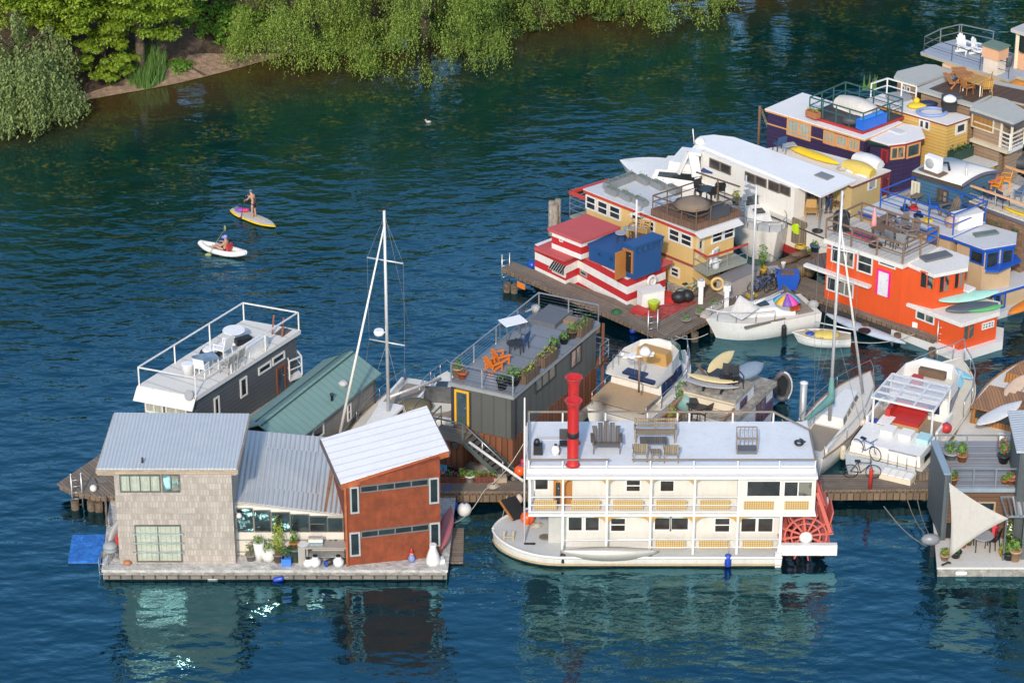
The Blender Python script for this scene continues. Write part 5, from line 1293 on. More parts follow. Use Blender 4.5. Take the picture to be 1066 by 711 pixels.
mk_table(GRW,GRW,L=1.2,W=.6,h=.5,name='coffee_table')(rp(C5,582,285),0,'low grey slatted table in front of the teak bench');mk_table(TNW,TNW,L=.45,W=.45,h=.42,name='side_table')(rp(C5,589,318),0,'small square stool table between the two teak armchairs')
q=rp(C5,194,298);t_=thing('camp_stove','small black stove on the steamboat roof left of the smokestacks','stove',q);MB().box(q+V((0,0,.25)),(.4,.35,.45)).build('body',BLACK,t_);MB().lathe([(.12,.5),(.14,.62),(.1,.72)],q+V((-.05,0,0)),8).build('pot',DARK,t_)
q=rp(C5,253,298);t_=thing('water_jug','round white jug on the roof close to the red smokestack','jug',q);MB().lathe([(.16,0),(.2,.2),(.14,.36),(.06,.42)],q,12).build('body',WP,t_);MB().lathe([(.07,.42),(.06,.48)],q,8).build('cap',DARK,t_)
mk_chair(DARK,None,.42,'folding_chair',arms=False)(rp(C5,282,292),-pi/2,'black folding chair half hidden behind the red smokestack')
q=rp(C6,315,300);t_=thing('skylight_cage','brown railed cage around a grey hatch on the steamboat roof','hatch',q);cw,cd,ch=.88,.55,.75
MB().box(q+V((0,cd*.5,.08)),(cw,cd,.16)).build('hatch',mat('hatch_grey',(.12,.13,.145)),t_);b=MB()
for k in range(6):b.bar(q+V((-cw/2+cw*k/5,cd,.16)),q+V((-cw/2+cw*k/5,cd,ch+.3)),.035)
for zz in(.5,ch+.3):b.bar(q+V((-cw/2,cd,zz)),q+V((cw/2,cd,zz)),.045)
for s_ in(-cw/2,cw/2):b.bar(q+V((s_,0,.1)),q+V((s_,0,ch)),.045).bar(q+V((s_,0,ch)),q+V((s_,cd,ch+.3)),.045)
b.bar(q+V((-cw/2,0,ch)),q+V((cw/2,0,ch)),.045);b.build('railing',GRL,t_)
q=rp(C6,490,270);single(MB().path([q+V((.18*cos(a)*(1+.15*sin(3*a)),.22*sin(a),.05+.012*a))for a in[k*.45 for k in range(32)]],.03,5).bar(q+V((.1,.1,.06)),q+V((.3,.25,.06)),.06),'rope_coil',DARK,'dark coiled rope at the right end of the steamboat roof','rope')
q=P(C5(228,246),z=RT+.012);single(MB().box(q,(1.0,.3,.02)),'roof_vent_plate',mat('vent_white',(.6,.6,.6)),'flat white vent plate near the left end of the steamboat roof','vent')
q=P(C6(500,195),z=KD);t_=thing('dock_pile','tall galvanised steel pile standing in the dock behind the steamboat','pile',at_xy(q,-.5));MB().tube(at_xy(q,-.8),at_xy(q,Zat(q,C6(0,62)[1])),.17,n=12).build('tube',mat('galvanised',(.42,.44,.46),metal=.4,rough=.45),t_);zt_=Zat(q,C6(0,62)[1]);MB().lathe([(.19,0),(.2,.06),(.05,.12)],at_xy(q,zt_),12).build('cap',WHITE,t_)
#white flybridge cruiser behind the smokestacks
F=Frame(P(640,452),P(712,392));cr=thing('motor_yacht','white flybridge yacht with a tan canvas stern deck and radar mast','yacht',F.o);L=F.L
B=3.3;boat_hull(cr,F,B,1.0,1.45,GEL,GELD,tw=.92,full=.4,p=2.5,rake=1.0,railm=WHITE)
zt=1.0
def boxlocal(F,pts,z0s,z1s,top_in=.15):
 b=MB();c=sum((F(x,y,0)for x,y in pts),V((0,0,0)))/len(pts)
 A=[F(x,y,z)for(x,y),z in zip(pts,z0s)];T=[F(x,y,z)+(c-F(x,y,0))*top_in for(x,y),z in zip(pts,z1s)]
 return b.loft(A,T),A,T
b,A,T=boxlocal(F,[(L*.28,B*.44),(L*.28,-B*.44),(L*.66,-B*.36),(L*.66,B*.36)],[1.02]*4,[2.25]*4,.10);sal=b.build('saloon',GEL,cr)
MB().slab([F(.1,B*.42,1.5),F(.1,-B*.42,1.5),F(L*.27,-B*.42,1.6),F(L*.27,B*.42,1.6)],.05).build('canvas_top',mat('tan_canvas',(.44,.32,.20),rough=.8),cr)
for s_ in(1,-1):
 wv=MB();wv.loft([A[0 if s_>0 else 1].lerp(T[0 if s_>0 else 1],.35),A[3 if s_>0 else 2].lerp(T[3 if s_>0 else 2],.35),A[3 if s_>0 else 2].lerp(T[3 if s_>0 else 2],.35)+F.n*s_*.04,A[0 if s_>0 else 1].lerp(T[0 if s_>0 else 1],.35)+F.n*s_*.04],
  [A[0 if s_>0 else 1].lerp(T[0 if s_>0 else 1],.85),A[3 if s_>0 else 2].lerp(T[3 if s_>0 else 2],.85),A[3 if s_>0 else 2].lerp(T[3 if s_>0 else 2],.85)+F.n*s_*.04,A[0 if s_>0 else 1].lerp(T[0 if s_>0 else 1],.85)+F.n*s_*.04]);wv.build('window',glass('blue_tint_glass',(.01,.02,.06)),sal)
fbz=2.26
rim=[(L*.22,B*.42),(L*.45,B*.42),(L*.62,B*.33),(L*.70,B*.12),(L*.70,-B*.12),(L*.62,-B*.33),(L*.45,-B*.42),(L*.22,-B*.42)]
b=MB();b.slab([F(x,y,fbz)for x,y in rim],.08);b.build('flybridge_floor',GELD,cr)
b=MB();ou=[F(x,y,fbz)for x,y in rim];up=[F(x+.08,y*.96,fbz+.62*(0.55 if x<L*.3 else 1))for x,y in rim]
for k in range(len(rim)-1):b.loft([ou[k],ou[k+1],ou[k+1]+F.d*-.12,ou[k]+F.d*-.12],[up[k],up[k+1],up[k+1]-F.d*.12,up[k]-F.d*.12])
b.build('flybridge_coaming',GEL,cr)
b,A,T=boxlocal(F,[(L*.50,B*.26),(L*.50,-B*.26),(L*.60,-B*.24),(L*.60,B*.24)],[fbz]*4,[fbz+.62]*4,.1);b.build('console',mat('tan_vinyl',(.52,.30,.09),rough=.5),cr)
b,A,T=boxlocal(F,[(L*.26,B*.2),(L*.26,-B*.14),(L*.34,-B*.14),(L*.34,B*.2)],[fbz]*4,[fbz+.10]*4,0);b.build('solar_panel',mat('navy_panel',(.012,.02,.07),rough=.25),cr)
b,A,T=boxlocal(F,[(L*.22,B*.05),(L*.22,-B*.36),(L*.27,-B*.36),(L*.27,B*.05)],[fbz+.005]*4,[fbz+.09]*4,0);b.build('solar_panel',mat('navy_panel',(.012,.02,.07)),cr)
ws=MB();a_,c_=(L*.62,L*.71);ws.loft([F(a_,-B*.36,fbz+.1),F(c_,-B*.1,fbz+.1),F(c_+.03,-B*.1,fbz+.1),F(a_+.03,-B*.38,fbz+.1)],[F(a_-.1,-B*.33,fbz+.95),F(c_-.15,-B*.1,fbz+.95),F(c_-.12,-B*.1,fbz+.95),F(a_-.07,-B*.35,fbz+.95)]);ws.build('windscreen',glass('green_glass',(.02,.06,.05)),cr)
q=P(C7(200,215),z=fbz);zq=Zat(q,C7(0,62)[1]);m_=MB();m_.tube(q,at_xy(q,zq),.05,n=7);m_=m_.build('radar_mast',mat('mast_brown',(.25,.18,.13)),cr);qt=at_xy(q,zq)
MB().lathe([(.1,0),(.26,.05),(.28,.22),(.14,.4)],qt+V((.25,0,.2)),14).build('radar_dome',WP,m_);MB().bar(qt+V((-.8,0,.1)),qt+V((.65,0,.2)),.08).lathe([(.12,0),(.22,.04),(.2,.16)],qt+V((-.35,0,.08)),10).ball(qt+V((-.8,0,.25)),.1,7,5).ball(qt+V((.62,0,.3)),.09,7,5).build('antenna_bar',WP,m_)
b=MB()
for s_ in(1,-1):
 pts=[F(L*k,s_*half(k,B,.92,.4,2.5)*.95,1.0+.45*k**1.7)for k in(.05,.25,.45,.65,.82,.94)]
 for p_ in pts:b.tube(p_,p_+V((0,0,.7)),.022,n=5)
 b.path([p_+V((0,0,.7))for p_ in pts]+[F(L*1.02,0,2.2)],.025,5);b.path([p_+V((0,0,.38))for p_ in pts],.018,4)
b.build('deck_rail',STEEL,cr)
for q_ in(0.1,.3):
 p_=F(L*(.24+q_*.4),B*.38,fbz);MB().path([p_,p_+V((0,0,.8)),p_+F.n*-1.2+V((0,0,.8)),p_+F.n*-1.2],.022,5).build('flybridge_rail',STEEL,cr)
fender(F(L*.62,-B*.52,.2),.9,.2,mat('navy_fender',(.015,.025,.07)),'long navy fender along the right side of the flybridge yacht',.3)
#cream cottage with surfboards on its flat roof
FELT=mat('roof_felt',(.33,.30,.25),'soil',rough=.95,c2=(.42,.38,.32));FELTE=mat('felt_edge',(.40,.37,.30),rough=.9)
WCL=mat('white_clapboard',(.66,.67,.66),'siding',period=.18,rough=.6);CRW=mat('cream_wall',(.76,.66,.50),'siding',period=.4,rough=.6,var=.05);PUR=mat('purple_frame',(.09,.05,.13),rough=.5)
h5=thing('cottage_houseboat','cream and white cottage houseboat with a flat felt roof and purple window frames','houseboat',P(760,440,0))
ZA=4.0
L_,M_,R_=P(G8(138,285),z=ZA),P(G8(580,395),z=ZA),P(G8(720,250),z=ZA)
qa_=para(L_,M_,R_);MB().slab(qa_,.18).build('upper_roof',FELT,h5)
wa=inset(qa_,.12);ZB=3.15
dB=(R_-M_).normalized()
wall_house(h5,wa,.5,ZA-.18,CRW)
M2,R2=P(G8(575,565),z=ZB),P(G8(905,245),z=ZB);B2_=P(G8(545,140),z=ZB)
q2=para(M2,R2,B2_)
MB().slab([at_xy(p_,ZB)for p_ in(M2,R2,B2_,M2+B2_-R2)],.2).build('lower_roof',FELT,h5)
wb=inset([M2,R2,B2_,M2+B2_-R2],.14);wall_house(h5,wb,.5,ZB-.2,WCL,'side_wall');wall_house(h5,inset([L_,M2,R2,L_+R2-M2],-.2),-.4,.5,CONC,'float')
panel(h5,wa[1],wa[2],G8(574,408),G8(716,400),WCL,'clapboard_panel',.015)
window(h5,wa[1],wa[2],G8(608,408),G8(660,420),PUR,GD,1,fw=.08)
wA,wB=wb[0],wb[1]
window(h5,wA,wB,G8(738,425),G8(803,540),PUR,glass('amber_glass',(.05,.045,.03)),2,1,fw=.10);window(h5,wA,wB,G8(808,430),G8(864,475),PUR,glass('amber_glass',(.05,.045,.03)),1,1,fw=.10);window(h5,wA,wB,G8(625,600),G8(668,640),PUR,GD,1,fw=.08)
rp5=lambda x,y:P(G8(x,y),z=ZA+.01)
SB=mat('cream_surfboard',(.70,.55,.27),rough=.35,var=.08);SBE=mat('white_surfboard',(.74,.72,.68),rough=.35)
b=MB();board(b,2.5,.62,.12,rp5(440,165)+V((.1,.1,.45)),1.0,rx=.7,lift=.03);single(b,'surfboard',SB,'cream surfboard propped on edge at the back of the flat felt roof','surfboard')
t_=thing('surfboard_stack','grey board on a rack carrying a cream surfboard, front of the flat felt roof','board',rp5(395,300));b=MB();board(b,2.6,.62,.1,rp5(390,305)+V((0,0,.18)),-.33);b.build('board',mat('grey_board',(.35,.35,.36),rough=.4),t_);b=MB();b.box(rp5(330,300)+V((0,0,.06)),(.1,.6,.1),-.3).box(rp5(470,325)+V((0,0,.06)),(.1,.6,.1),-.3);b.build('rack',DARK,t_)
b=MB();board(b,2.4,.55,.1,rp5(395,285)+V((0,0,.32)),-.33);single(b,'surfboard',SB,'cream surfboard lying on the grey board at the front of the felt roof','surfboard')
b=MB();board(b,2.0,.8,.4,rp5(655,205)+V((.1,0,.2)),.75,rx=.5,lift=.05);single(b,'upturned_kayak',mat('blue_grey_tarp',(.22,.28,.36),rough=.5),'blue grey covered kayak at the right of the flat felt roof','kayak')
Ch_d=mk_chair(DARK,None,.5,'metal_chair');Ch_d(rp5(580,290),-1.2,'black metal chair on the felt roof beside the blue grey kayak','black metal chairs on the felt roof');Ch_d(rp5(500,275),-1.9,'brown and black chair between the surfboards on the felt roof','black metal chairs on the felt roof')
mk_table(DARK,DARK,r=.4,h=.45)(rp5(410,235),0,'low dark table between the two cream surfboards');single(MB().bar(rp5(345,220)+V((0,0,.1)),rp5(265,155)+V((0,0,.35)),.09),'roof_timber',BROWNW,'brown timber lying at the back corner of the felt roof','timber')
FD=2.6;fd=lambda x,y:P(G8(x,y),z=FD)
fq=[wa[0]-dB*.02,wa[1]-dB*.02,wa[1]-dB*3.0,wa[0]-dB*3.0];MB().slab([at_xy(p_,FD)for p_ in fq],.15).build('front_deck',mat('faded_deck',(.34,.31,.26),'planks',period=.15),h5)
Ch_d(fd(250,545),-1.6,'black metal chair at the grill on the cottage front deck');Ch_d(fd(330,555),2.4,'black metal chair at the right of the cottage front deck table');mk_table(DARK,DARK,r=.6,h=.72)(fd(285,525),0,'round dark table on the cottage front deck')
q=fd(262,465);t_=thing('barbecue','covered grill with a pale lid against the cream cottage wall','barbecue',q);MB().box(q+V((0,0,.5)),(.8,.5,.8)).build('cabinet',BLACK,t_);MB().lathe([(.42,.9),(.4,1.05),(.25,1.2)],q,12).build('lid',mat('grey_enamel',(.3,.32,.33)),t_)
q=fd(185,495);single(MB().ball(q+V((0,0,.5)),.5,10,7,(1,.8,1)),'covered_cushion',mat('teal_cover',(.20,.35,.33)),'pale teal covered chair at the left of the cottage deck','chair')
potted(fd(135,480),.35,.4,1.5,TERRA(),LEAF(),'tall leafy shrub at the left corner of the cottage deck',160);potted(fd(60,590),.3,.4,.8,TERRA(),LEAFY(),'yellow green plant in a clay pot at the near end of the cottage deck',100);potted(fd(510,520),.28,.35,.7,TERRA(),LEAF(),'leafy plant at the right corner of the cottage deck',80);potted(fd(110,580),.22,.35,.4,TERRA(),LEAF(),'small clay pot at the near railing of the cottage deck',40,flower=REDP)
railing(h5,[at_xy(fq[1],FD),at_xy(fq[2],FD),at_xy(fq[3],FD),at_xy(fq[0],FD)],.9,mat('cedar_rail',(.42,.20,.08)),rails=(1.0,),r=.045)
q=P(G8(945,400),z=.1);t_=thing('inflatable_dinghy','dark inflatable dinghy hung on its side at the right end of the cottage','dinghy',at_xy(q,0));b=MB();b.path([q+V((.38*cos(a),.15,.75+.72*sin(a)))for a in[k*2*pi/14 for k in range(15)]],.15,8);b.build('tube',mat('pvc_dark',(.10,.10,.11),rough=.5),t_);b=MB();b.path([q+V((.45*cos(a),.05,.75+.8*sin(a)))for a in[-.9+k*2.4/10 for k in range(11)]],.05,5);b.build('rub_strake',WHITE,t_);MB().face([q+V((.34*cos(a),.18,.75+.68*sin(a)))for a in[k*2*pi/14 for k in range(14)]]).build('floor',BLACK,t_)
#finger pier of the striped house, and the crossing dock
A8=lambda x,y,z=KD:P(C8(x,y),z=z)
d8=lambda x,y,z=KD:P(D8(x,y),z=z)
pd=(A8(755,642)-A8(85,350));PANG=atan2(pd.y,pd.x)
pA=[A8(85,350),A8(755,642),A8(870,590),A8(130,325)]
dock('finger_pier','narrow timber pier running along the red and white striped houseboat',pA,KD,PANG+pi/2,[at_xy(A8(x,y),0)for x,y in((110,395),(140,400),(350,505),(480,560),(690,640),(745,655))])
pB=[A8(655,560),d8(272,402),d8(565,262),d8(860,172),P(D5(108,318),z=KD),P(D5(160,268),z=KD),P(F1(930,500),z=KD),P(F1(640,600),z=KD),P(F1(500,640),z=KD),d8(420,150),d8(270,220)]
pB=[at_xy(p,KD)for p in pB]
dock('crossing_dock','broad timber dock between the yellow houseboat and the orange houseboat',[p+V((0,0,.004))for p in pB],KD+.006,PANG+.1,[at_xy(d8(x,y),0)for x,y in((290,400),(405,345),(500,300),(620,245),(850,185))])
dock('orange_pier','narrow timber pier along the front of the orange houseboat',[P(D5(100,325),z=KD),P(D5(690,534),z=KD),P(D5(742,500),z=KD),P(D5(150,272),z=KD)],KD-.004,PANG+pi/2,[at_xy(P(D5(x,y),z=KD),0)for x,y in((180,370),(405,450),(540,490),(685,550))])
ladder(A8(708,600)+V((0,-.3,0)),1.15,.5,.3,'tall steel ladder at the corner of the striped houseboat pier',low=-.8);ladder(P(D5(720,520),z=KD)+V((0,-.15,0)),.9,.42,.2,'steel ladder at the end of the orange houseboat pier',low=-.8)
ladder(A8(105,345)+V((0,0,0)),.7,.45,.5,'steel ladder hoops at the far left end of the striped houseboat pier')
q=A8(305,175,.6);t_=thing('mooring_piles','cluster of three weathered mooring piles behind the striped houseboat','pile',at_xy(q,-.5))
for dx,dy,h_ in((-.16,0,2.0),(.18,.1,2.05),(.02,-.22,1.9)):MB().tube((q.x+dx,q.y+dy,-.8),(q.x+dx,q.y+dy,h_),.19,.17,n=9).build('pile',mat('pale_pile',(.33,.28,.22),'soil',c2=(.4,.35,.29)),t_)
single(MB(PANG).box(A8(168,402,KD+.05)+V((0,-.12,-.25)),(.55,.06,.3),PANG),'orange_marker',ORANGE,'orange marker board on the edge of the striped houseboat pier','marker')
def boxhouse(root,Lp,Mp,Rp,z,z0,roofm,wallm,ins=.14,th=.18,fascia=None,name='roof',wname='wall',flt=True,ang=None,Bp=None):
 L,M,R=P(Lp,z=z),P(Mp,z=z),P(Rp,z=z);q=para(L,M,R);q[3]=P(Bp,z=z)if Bp else q[3];d=(R-M).normalized()
 MB(atan2(d.y,d.x)if ang is None else ang).slab(q,.06).build(name,roofm,root)
 MB().slab([p-V((0,0,.061))for p in inset_z(q,.012)],th).build('fascia',fascia or WHITE,root)
 w=inset(q,ins);wall_house(root,w,z0,z-th-.05,wallm,wname)
 if flt:wall_house(root,inset(q,-.15),-.4,z0,CONC,'float')
 return w,q
def inset_z(q,d):return[at_xy(p,q[0].z)for p in inset(q,d)]
def bands(root,A,B,z,h,m,name='trim_band',d=.03):
 t,n=outward(A,B);MB().loft([at_xy(A,z)-n*.01,at_xy(B,z)-n*.01,at_xy(B,z)+n*d,at_xy(A,z)+n*d],[at_xy(A,z+h)-n*.01,at_xy(B,z+h)-n*.01,at_xy(B,z+h)+n*d,at_xy(A,z+h)+n*d]).build(name,m,root)
#red and white striped houseboat with a blue wheelhouse
STR=mat('striped_boards',(.50,.025,.03),'stripes',c2=(.76,.74,.71),period=.83,phase=.373,duty=.51,rough=.5,var=.08)
REDR=mat('faded_red_roof',(.50,.085,.085),rough=.7,var=.1,dirt=.15,dirtc=(.4,.12,.1));NAVYB=mat('royal_blue_paint',(.015,.075,.22),rough=.5,var=.12)
mbp=P(C8(602,522),z=.5);ZS=Zat(mbp,C8(0,398)[1])
hs=thing('striped_houseboat','red and white striped houseboat with a royal blue wheelhouse and faded red roofs','houseboat',at_xy(P(C8(480,380),z=0),0))
a0,a1,a2,a3,a4=P(C8(224,376),z=.5),P(C8(350,436),z=.5),P(C8(402,411),z=.5),P(C8(602,522),z=.5),P(C8(760,458),z=.5)
a5=a0+(a4-a3)
foot=[a0,a1,a2,a3,a4,a5]
wall_house(hs,foot,.28,ZS,STR);ro=[P(C8(222,268),z=ZS+.1),P(C8(345,318),z=ZS+.1),P(C8(402,296),z=ZS+.1),P(C8(640,388),z=ZS+.1),P(C8(792,322),z=ZS+.1)];ro.append(ro[0]+ro[4]-ro[3])
MB(PANG).slab(ro,.14).build('lower_roof',REDR,hs);wall_house(hs,inset([a0,a3,a4,a5],-.15),-.35,.278,mat('red_hull',(.33,.03,.03)),'float')
ZU=ZS+1.25
uw,uq=boxhouse(hs,C8(275,187),C8(415,242),C8(578,183),ZU,ZS+.1,REDR,STR,.16,.1,REDR,'upper_roof','upper_wall',False)
lw,lq=boxhouse(hs,C8(440,252),C8(573,307),C8(690,256),ZS+1.0,ZS+.1,NAVYB,NAVYB,.06,.08,NAVYB,'cabin_roof','cabin_wall',False)
pw_,pq_=boxhouse(hs,C8(588,247),C8(638,265),C8(758,221),ZS+2.0,ZS+.1,NAVYB,NAVYB,.10,.08,NAVYB,'wheelhouse_roof','wheelhouse_wall',False)
for k in range(5):
 u=648+k*22;window(hs,pw_[1],pw_[2],C8(u,268-k*9.5),C8(u+14,288-k*8.0),NAVYB,GLASSB,1,fw=.05)
door(hs,pw_[0],pw_[1],C8(588,268),C8(628,375),mat('varnished_door',(.42,.17,.04)),BLACK)
q0=at_xy(pw_[0],ZS+.1);dl=(pw_[0]-pw_[3]).normalized();MB().loft([q0,q0+dl*.75,q0+dl*.75+V((.05,.02,0)),q0+V((.05,.02,0))],[q0+V((0,0,1.55)),q0+dl*.75+V((0,0,1.55)),q0+dl*.75+V((.05,.02,1.55)),q0+V((.05,.02,1.55))]).build('open_door',mat('varnished_door',(.42,.17,.04)),hs)
window(hs,uw[0],uw[1],C8(327,228),C8(340,246),WHITE,GLASSB,1,fw=.05);window(hs,lw[0],lw[1],C8(483,285),C8(498,305),NAVYB,GLASS,1,fw=.04);window(hs,lw[0],lw[1],C8(533,305),C8(545,325),NAVYB,GLASS,1,fw=.04)
window(hs,a0,a1,C8(298,322),C8(352,392),WHITE,GLASS,3,fw=.08);window(hs,a2,a3,C8(412,355),C8(440,392),mat('grey_frame',(.3,.3,.3)),GLASS,1,fw=.08)
aw_=MB();tA,nA=outward(a0,a1);(ua,za),(ub_,_)=onwall(a0,a1,C8(300,320)),onwall(a0,a1,C8(352,340))
for k in range(6):u=ua+(ub_-ua)*(k+.25)/6;aw_.loft([at_xy(a0,za)+tA*u,at_xy(a0,za)+tA*(u+.12),at_xy(a0,za)+tA*(u+.12)+nA*.03,at_xy(a0,za)+tA*u+nA*.03][::1],[at_xy(a0,za-.32)+tA*u+nA*.35,at_xy(a0,za-.32)+tA*(u+.12)+nA*.35,at_xy(a0,za-.32)+tA*(u+.12)+nA*.38,at_xy(a0,za-.32)+tA*u+nA*.38])
MB().slab([at_xy(a0,za)+tA*ua,at_xy(a0,za)+tA*ub_,at_xy(a0,za-.33)+tA*ub_+nA*.36,at_xy(a0,za-.33)+tA*ua+nA*.36],.02).build('awning',WHITE,hs);aw_.build('awning_stripes',BLACK,hs)
rr=[at_xy(p,ZS+.1)for p in inset(ro,.12)];
railing(hs,[rr[2].lerp(rr[3],.15),rr[3],rr[3].lerp(rr[4],.1)],.85,STEEL,rails=(1,.5),post=1.5,r=.018)
q=P(C8(697,400),z=1.5);(u_,z_)=onwall(a3,a4,C8(698,402));t4,n4=outward(a3,a4);c_=at_xy(a3,z_)+t4*u_+n4*.12
def ring(c,R_,r_,ax,m,label,name='life_ring'):
 ax=V(ax).normalized();u=ax.cross(V((0,0,1))).normalized();w=ax.cross(u);b=MB()
 b.grid([[V(c)+(u*cos(a)+w*sin(a))*(R_+r_*cos(e))+ax*r_*sin(e)for e in[2*pi*k/7 for k in range(7)]]for a in[2*pi*k/18 for k in range(19)]],True,True);return single(b,name,m,label,'life ring')
ring(c_,.27,.085,n4,WHITE,'white life ring hung on the end wall of the striped houseboat')
q=P(C8(640,238),z=ZS+1.0);MB().tube(q,at_xy(q,Zat(q,C8(0,72)[1])),.05,n=7).box(at_xy(q,Zat(q,C8(0,125)[1])),(.9,.05,.05),.5).build('signal_mast',WHITE,hs)
sc=lambda x,y:P(C8(x,y),z=ZS+1.002);mk_table(mat('grey_stool',(.3,.33,.36)),DARK,r=.3,h=.5,name='stool')(sc(577,242),0,'round grey stool on the blue cabin roof');mk_table(mat('grey_stool',(.3,.33,.36)),DARK,r=.3,h=.5,name='stool')(sc(610,222),0,'round grey stool behind the first one on the blue cabin roof');mk_bench(mat('honey_teak',(.42,.25,.08)),1.1)(sc(650,228),PANG-1.2,'honey coloured bench on the blue cabin roof')
RM=mat('red_mat',(.42,.05,.05),'soil',rough=.85,c2=(.48,.08,.07))
b=MB(PANG);b.slab([A8(607,535,KD+.06),A8(745,560,KD+.06),A8(890,490,KD+.06),A8(770,452,KD+.06)],.055);single(b,'red_landing',RM,'faded red landing mat at the end of the striped houseboat','mat')
KE=KD+.07
q=A8(700,500,KE);t_=thing('dock_box','white chest with a sloping lid on the red landing mat','chest',q);MB().box(q+V((0,0,.4)),(1.25,.6,.8),PANG+1.2).build('chest',WP,t_);MB().box(q+V((0,0,.84)),(1.3,.65,.07),PANG+1.2,0,.08).build('lid',WHITE,t_)
q=A8(712,520,KE);t_=thing('lime_bucket','lime green square tub in front of the white chest','tub',q);MB().lathe([(.24,0),(.3,.42),(.31,.44),(.27,.44)],q,10).build('tub',mat('lime_plastic',(.48,.62,.04),rough=.4),t_);MB().path([q+V((.29*cos(a),0,.42+.18*sin(a)))for a in[k*pi/8 for k in range(9)]],.012,4).build('handle',WP,t_)
b=MB();b.box(A8(662,530,KE)+V((0,0,.06)),(.9,.55,.12),PANG);single(b,'red_hatch',REDP,'low red hatch cover at the near corner of the red landing mat','hatch');b=MB();b.box(A8(775,480,KE)+V((0,0,.14)),(.95,.7,.28),PANG+.2);single(b,'red_locker',REDP,'square red locker beside the black bags','locker')
q=A8(815,495,KE);t_=thing('black_bag','pile of black bags on the red landing mat','bag',q);MB().ball(q+V((0,0,.32)),.4,9,7,(1,.8,.8)).build('bag',BLACK,t_);MB().ball(q+V((.45,.2,.3)),.34,9,7).build('bag',BLACK,t_)
mk_bike(mat('teal_frame',(.03,.28,.27)))(A8(855,478,KD+.01),.5,'teal framed bicycle leaning by the black bags')
def pedestal(p,h,label,w=.3):
 t_=thing('power_pedestal',label,'pedestal',p);MB().box(p+V((0,0,h*.38)),(w*.8,w*.7,h*.76)).build('post',WP,t_);MB().box(p+V((0,0,h*.86)),(w*1.25,w*.9,h*.24)).build('head',WHITE,t_);MB().lathe([(w*.6,h*.985),(w*.3,h*1.05)],p,8).build('cap',GRYC,t_)
GRYC=mat('grey_paint',(.35,.36,.37));pedestal(d8(432,222),1.35,'white power pedestal beside the teal bicycle');pedestal(d8(562,245),1.35,'white power pedestal at the dock edge by the moored white cabin boat')
for x,y,lb in((905,545,'small green plant in a tray at the edge of the broad dock'),(845,572,'low green plant in a dish at the corner of the broad dock'),(965,512,'green plant in a shallow tray near the white power pedestal')):
 q=A8(x,y,KD+.01);potted(q,.28,.16,.18,mat('grey_tray',(.25,.25,.24)),LEAF(),lb,40,size=.07)
q=d8(490,268);b=MB(PANG);b.box(q+V((0,0,.1)),(1.6,.5,.2),1.0);single(b,'dock_timber',mat('pale_timber',(.50,.46,.40)),'pale painted timber lying along the edge of the broad dock','timber')
q=d8(620,150);t_=thing('dock_locker','large grey storage locker with a sloping top beside the yellow houseboat','locker',q);la_=PANG+pi/2;MB().box(q+V((0,0,.45)),(2.2,1.0,.9),la_).build('body',mat('locker_grey',(.40,.37,.34)),t_);MB().box(q+V((0,0,.93)),(2.3,1.1,.08),la_,0,-.12).build('lid',mat('locker_lid',(.22,.21,.21)),t_)
q=d8(515,190);ring(q+V((0,0,.75)),.3,.08,(0,-1,.2),mat('straw_ring',(.62,.42,.15)),'straw coloured ring hung by the corner of the yellow houseboat','rope_ring')
ball_buoy(A8(213,340,.4),.28,mat('buoy_blue',(.01,.08,.42)),'blue fender ball at the left end of the striped houseboat');fender(A8(615,612,.15),.7,.17,mat('fender_blue',(.02,.06,.40)),'blue fender lying in the water beneath the striped houseboat pier',.1,tilt=pi/2-.15,rz=.4)
#yellow two storey houseboat
YELW=mat('yellow_boards',(.62,.43,.17),rough=.6,var=.07,dirt=.12);CRT=mat('cream_trim',(.62,.55,.40));REDT=mat('red_trim',(.50,.05,.03),rough=.5);GRYROOF=mat('grey_flat_roof',(.54,.56,.58),rough=.7,var=.08,dirt=.2,dirtc=(.4,.41,.42))
mb2=P(722,303,.7);ZY=Zat(mb2,D1(0,472)[1])
hy=thing('yellow_houseboat','yellow two storey houseboat with red trim, grey flat roof and brown roof terrace','houseboat',at_xy(P(700,270,0),0))
wy,qy=boxhouse(hy,D1(35,237),D1(625,470),D1(855,395),ZY,.6,GRYROOF,YELW,.12,.16,REDT)
yA,yB,yC=wy[0],wy[1],wy[2]
for a_,c_ in(((52,265),(105,360)),((112,290),(168,385)),((175,315),(235,410)),((292,362),(350,452)),((357,388),(415,470)),((490,437),(548,528)),((553,462),(613,552)),((500,640),(545,712))):
 window(hy,yA,yB,D1(*a_),D1(*c_),WHITE,GLASS,1,1,fw=.08)
for a_,c_,nx in(((714,468),(772,510),1),((776,445),(832,490),1)):window(hy,yB,yC,D1(*a_),D1(*c_),WHITE,GLASS,1,1,fw=.08)
door(hy,yB,yC,D1(638,500),D1(672,590),CRT,mat('cream_door',(.55,.48,.33)),GLASS)
window(hy,yB,yC,F1(282,665),F1(345,711),GRYC,GLASS,2,fw=.1);window(hy,yB,yC,F1(372,630),F1(405,665),GRYC,GLASS,1,fw=.1)
tY,nY=outward(yB,yC);(_,zb_)=onwall(yB,yC,D1(628,640));LB=(yC-yB).length
bands(hy,yA,yB,zb_-.12,.14,mat('dusty_red',(.30,.07,.06)))
bal=[yB,yC,yC+nY*1.1,yB+nY*1.1];MB().slab([at_xy(p,zb_)for p in bal],.2).build('balcony',mat('grey_green_deck',(.26,.28,.24)),hy)
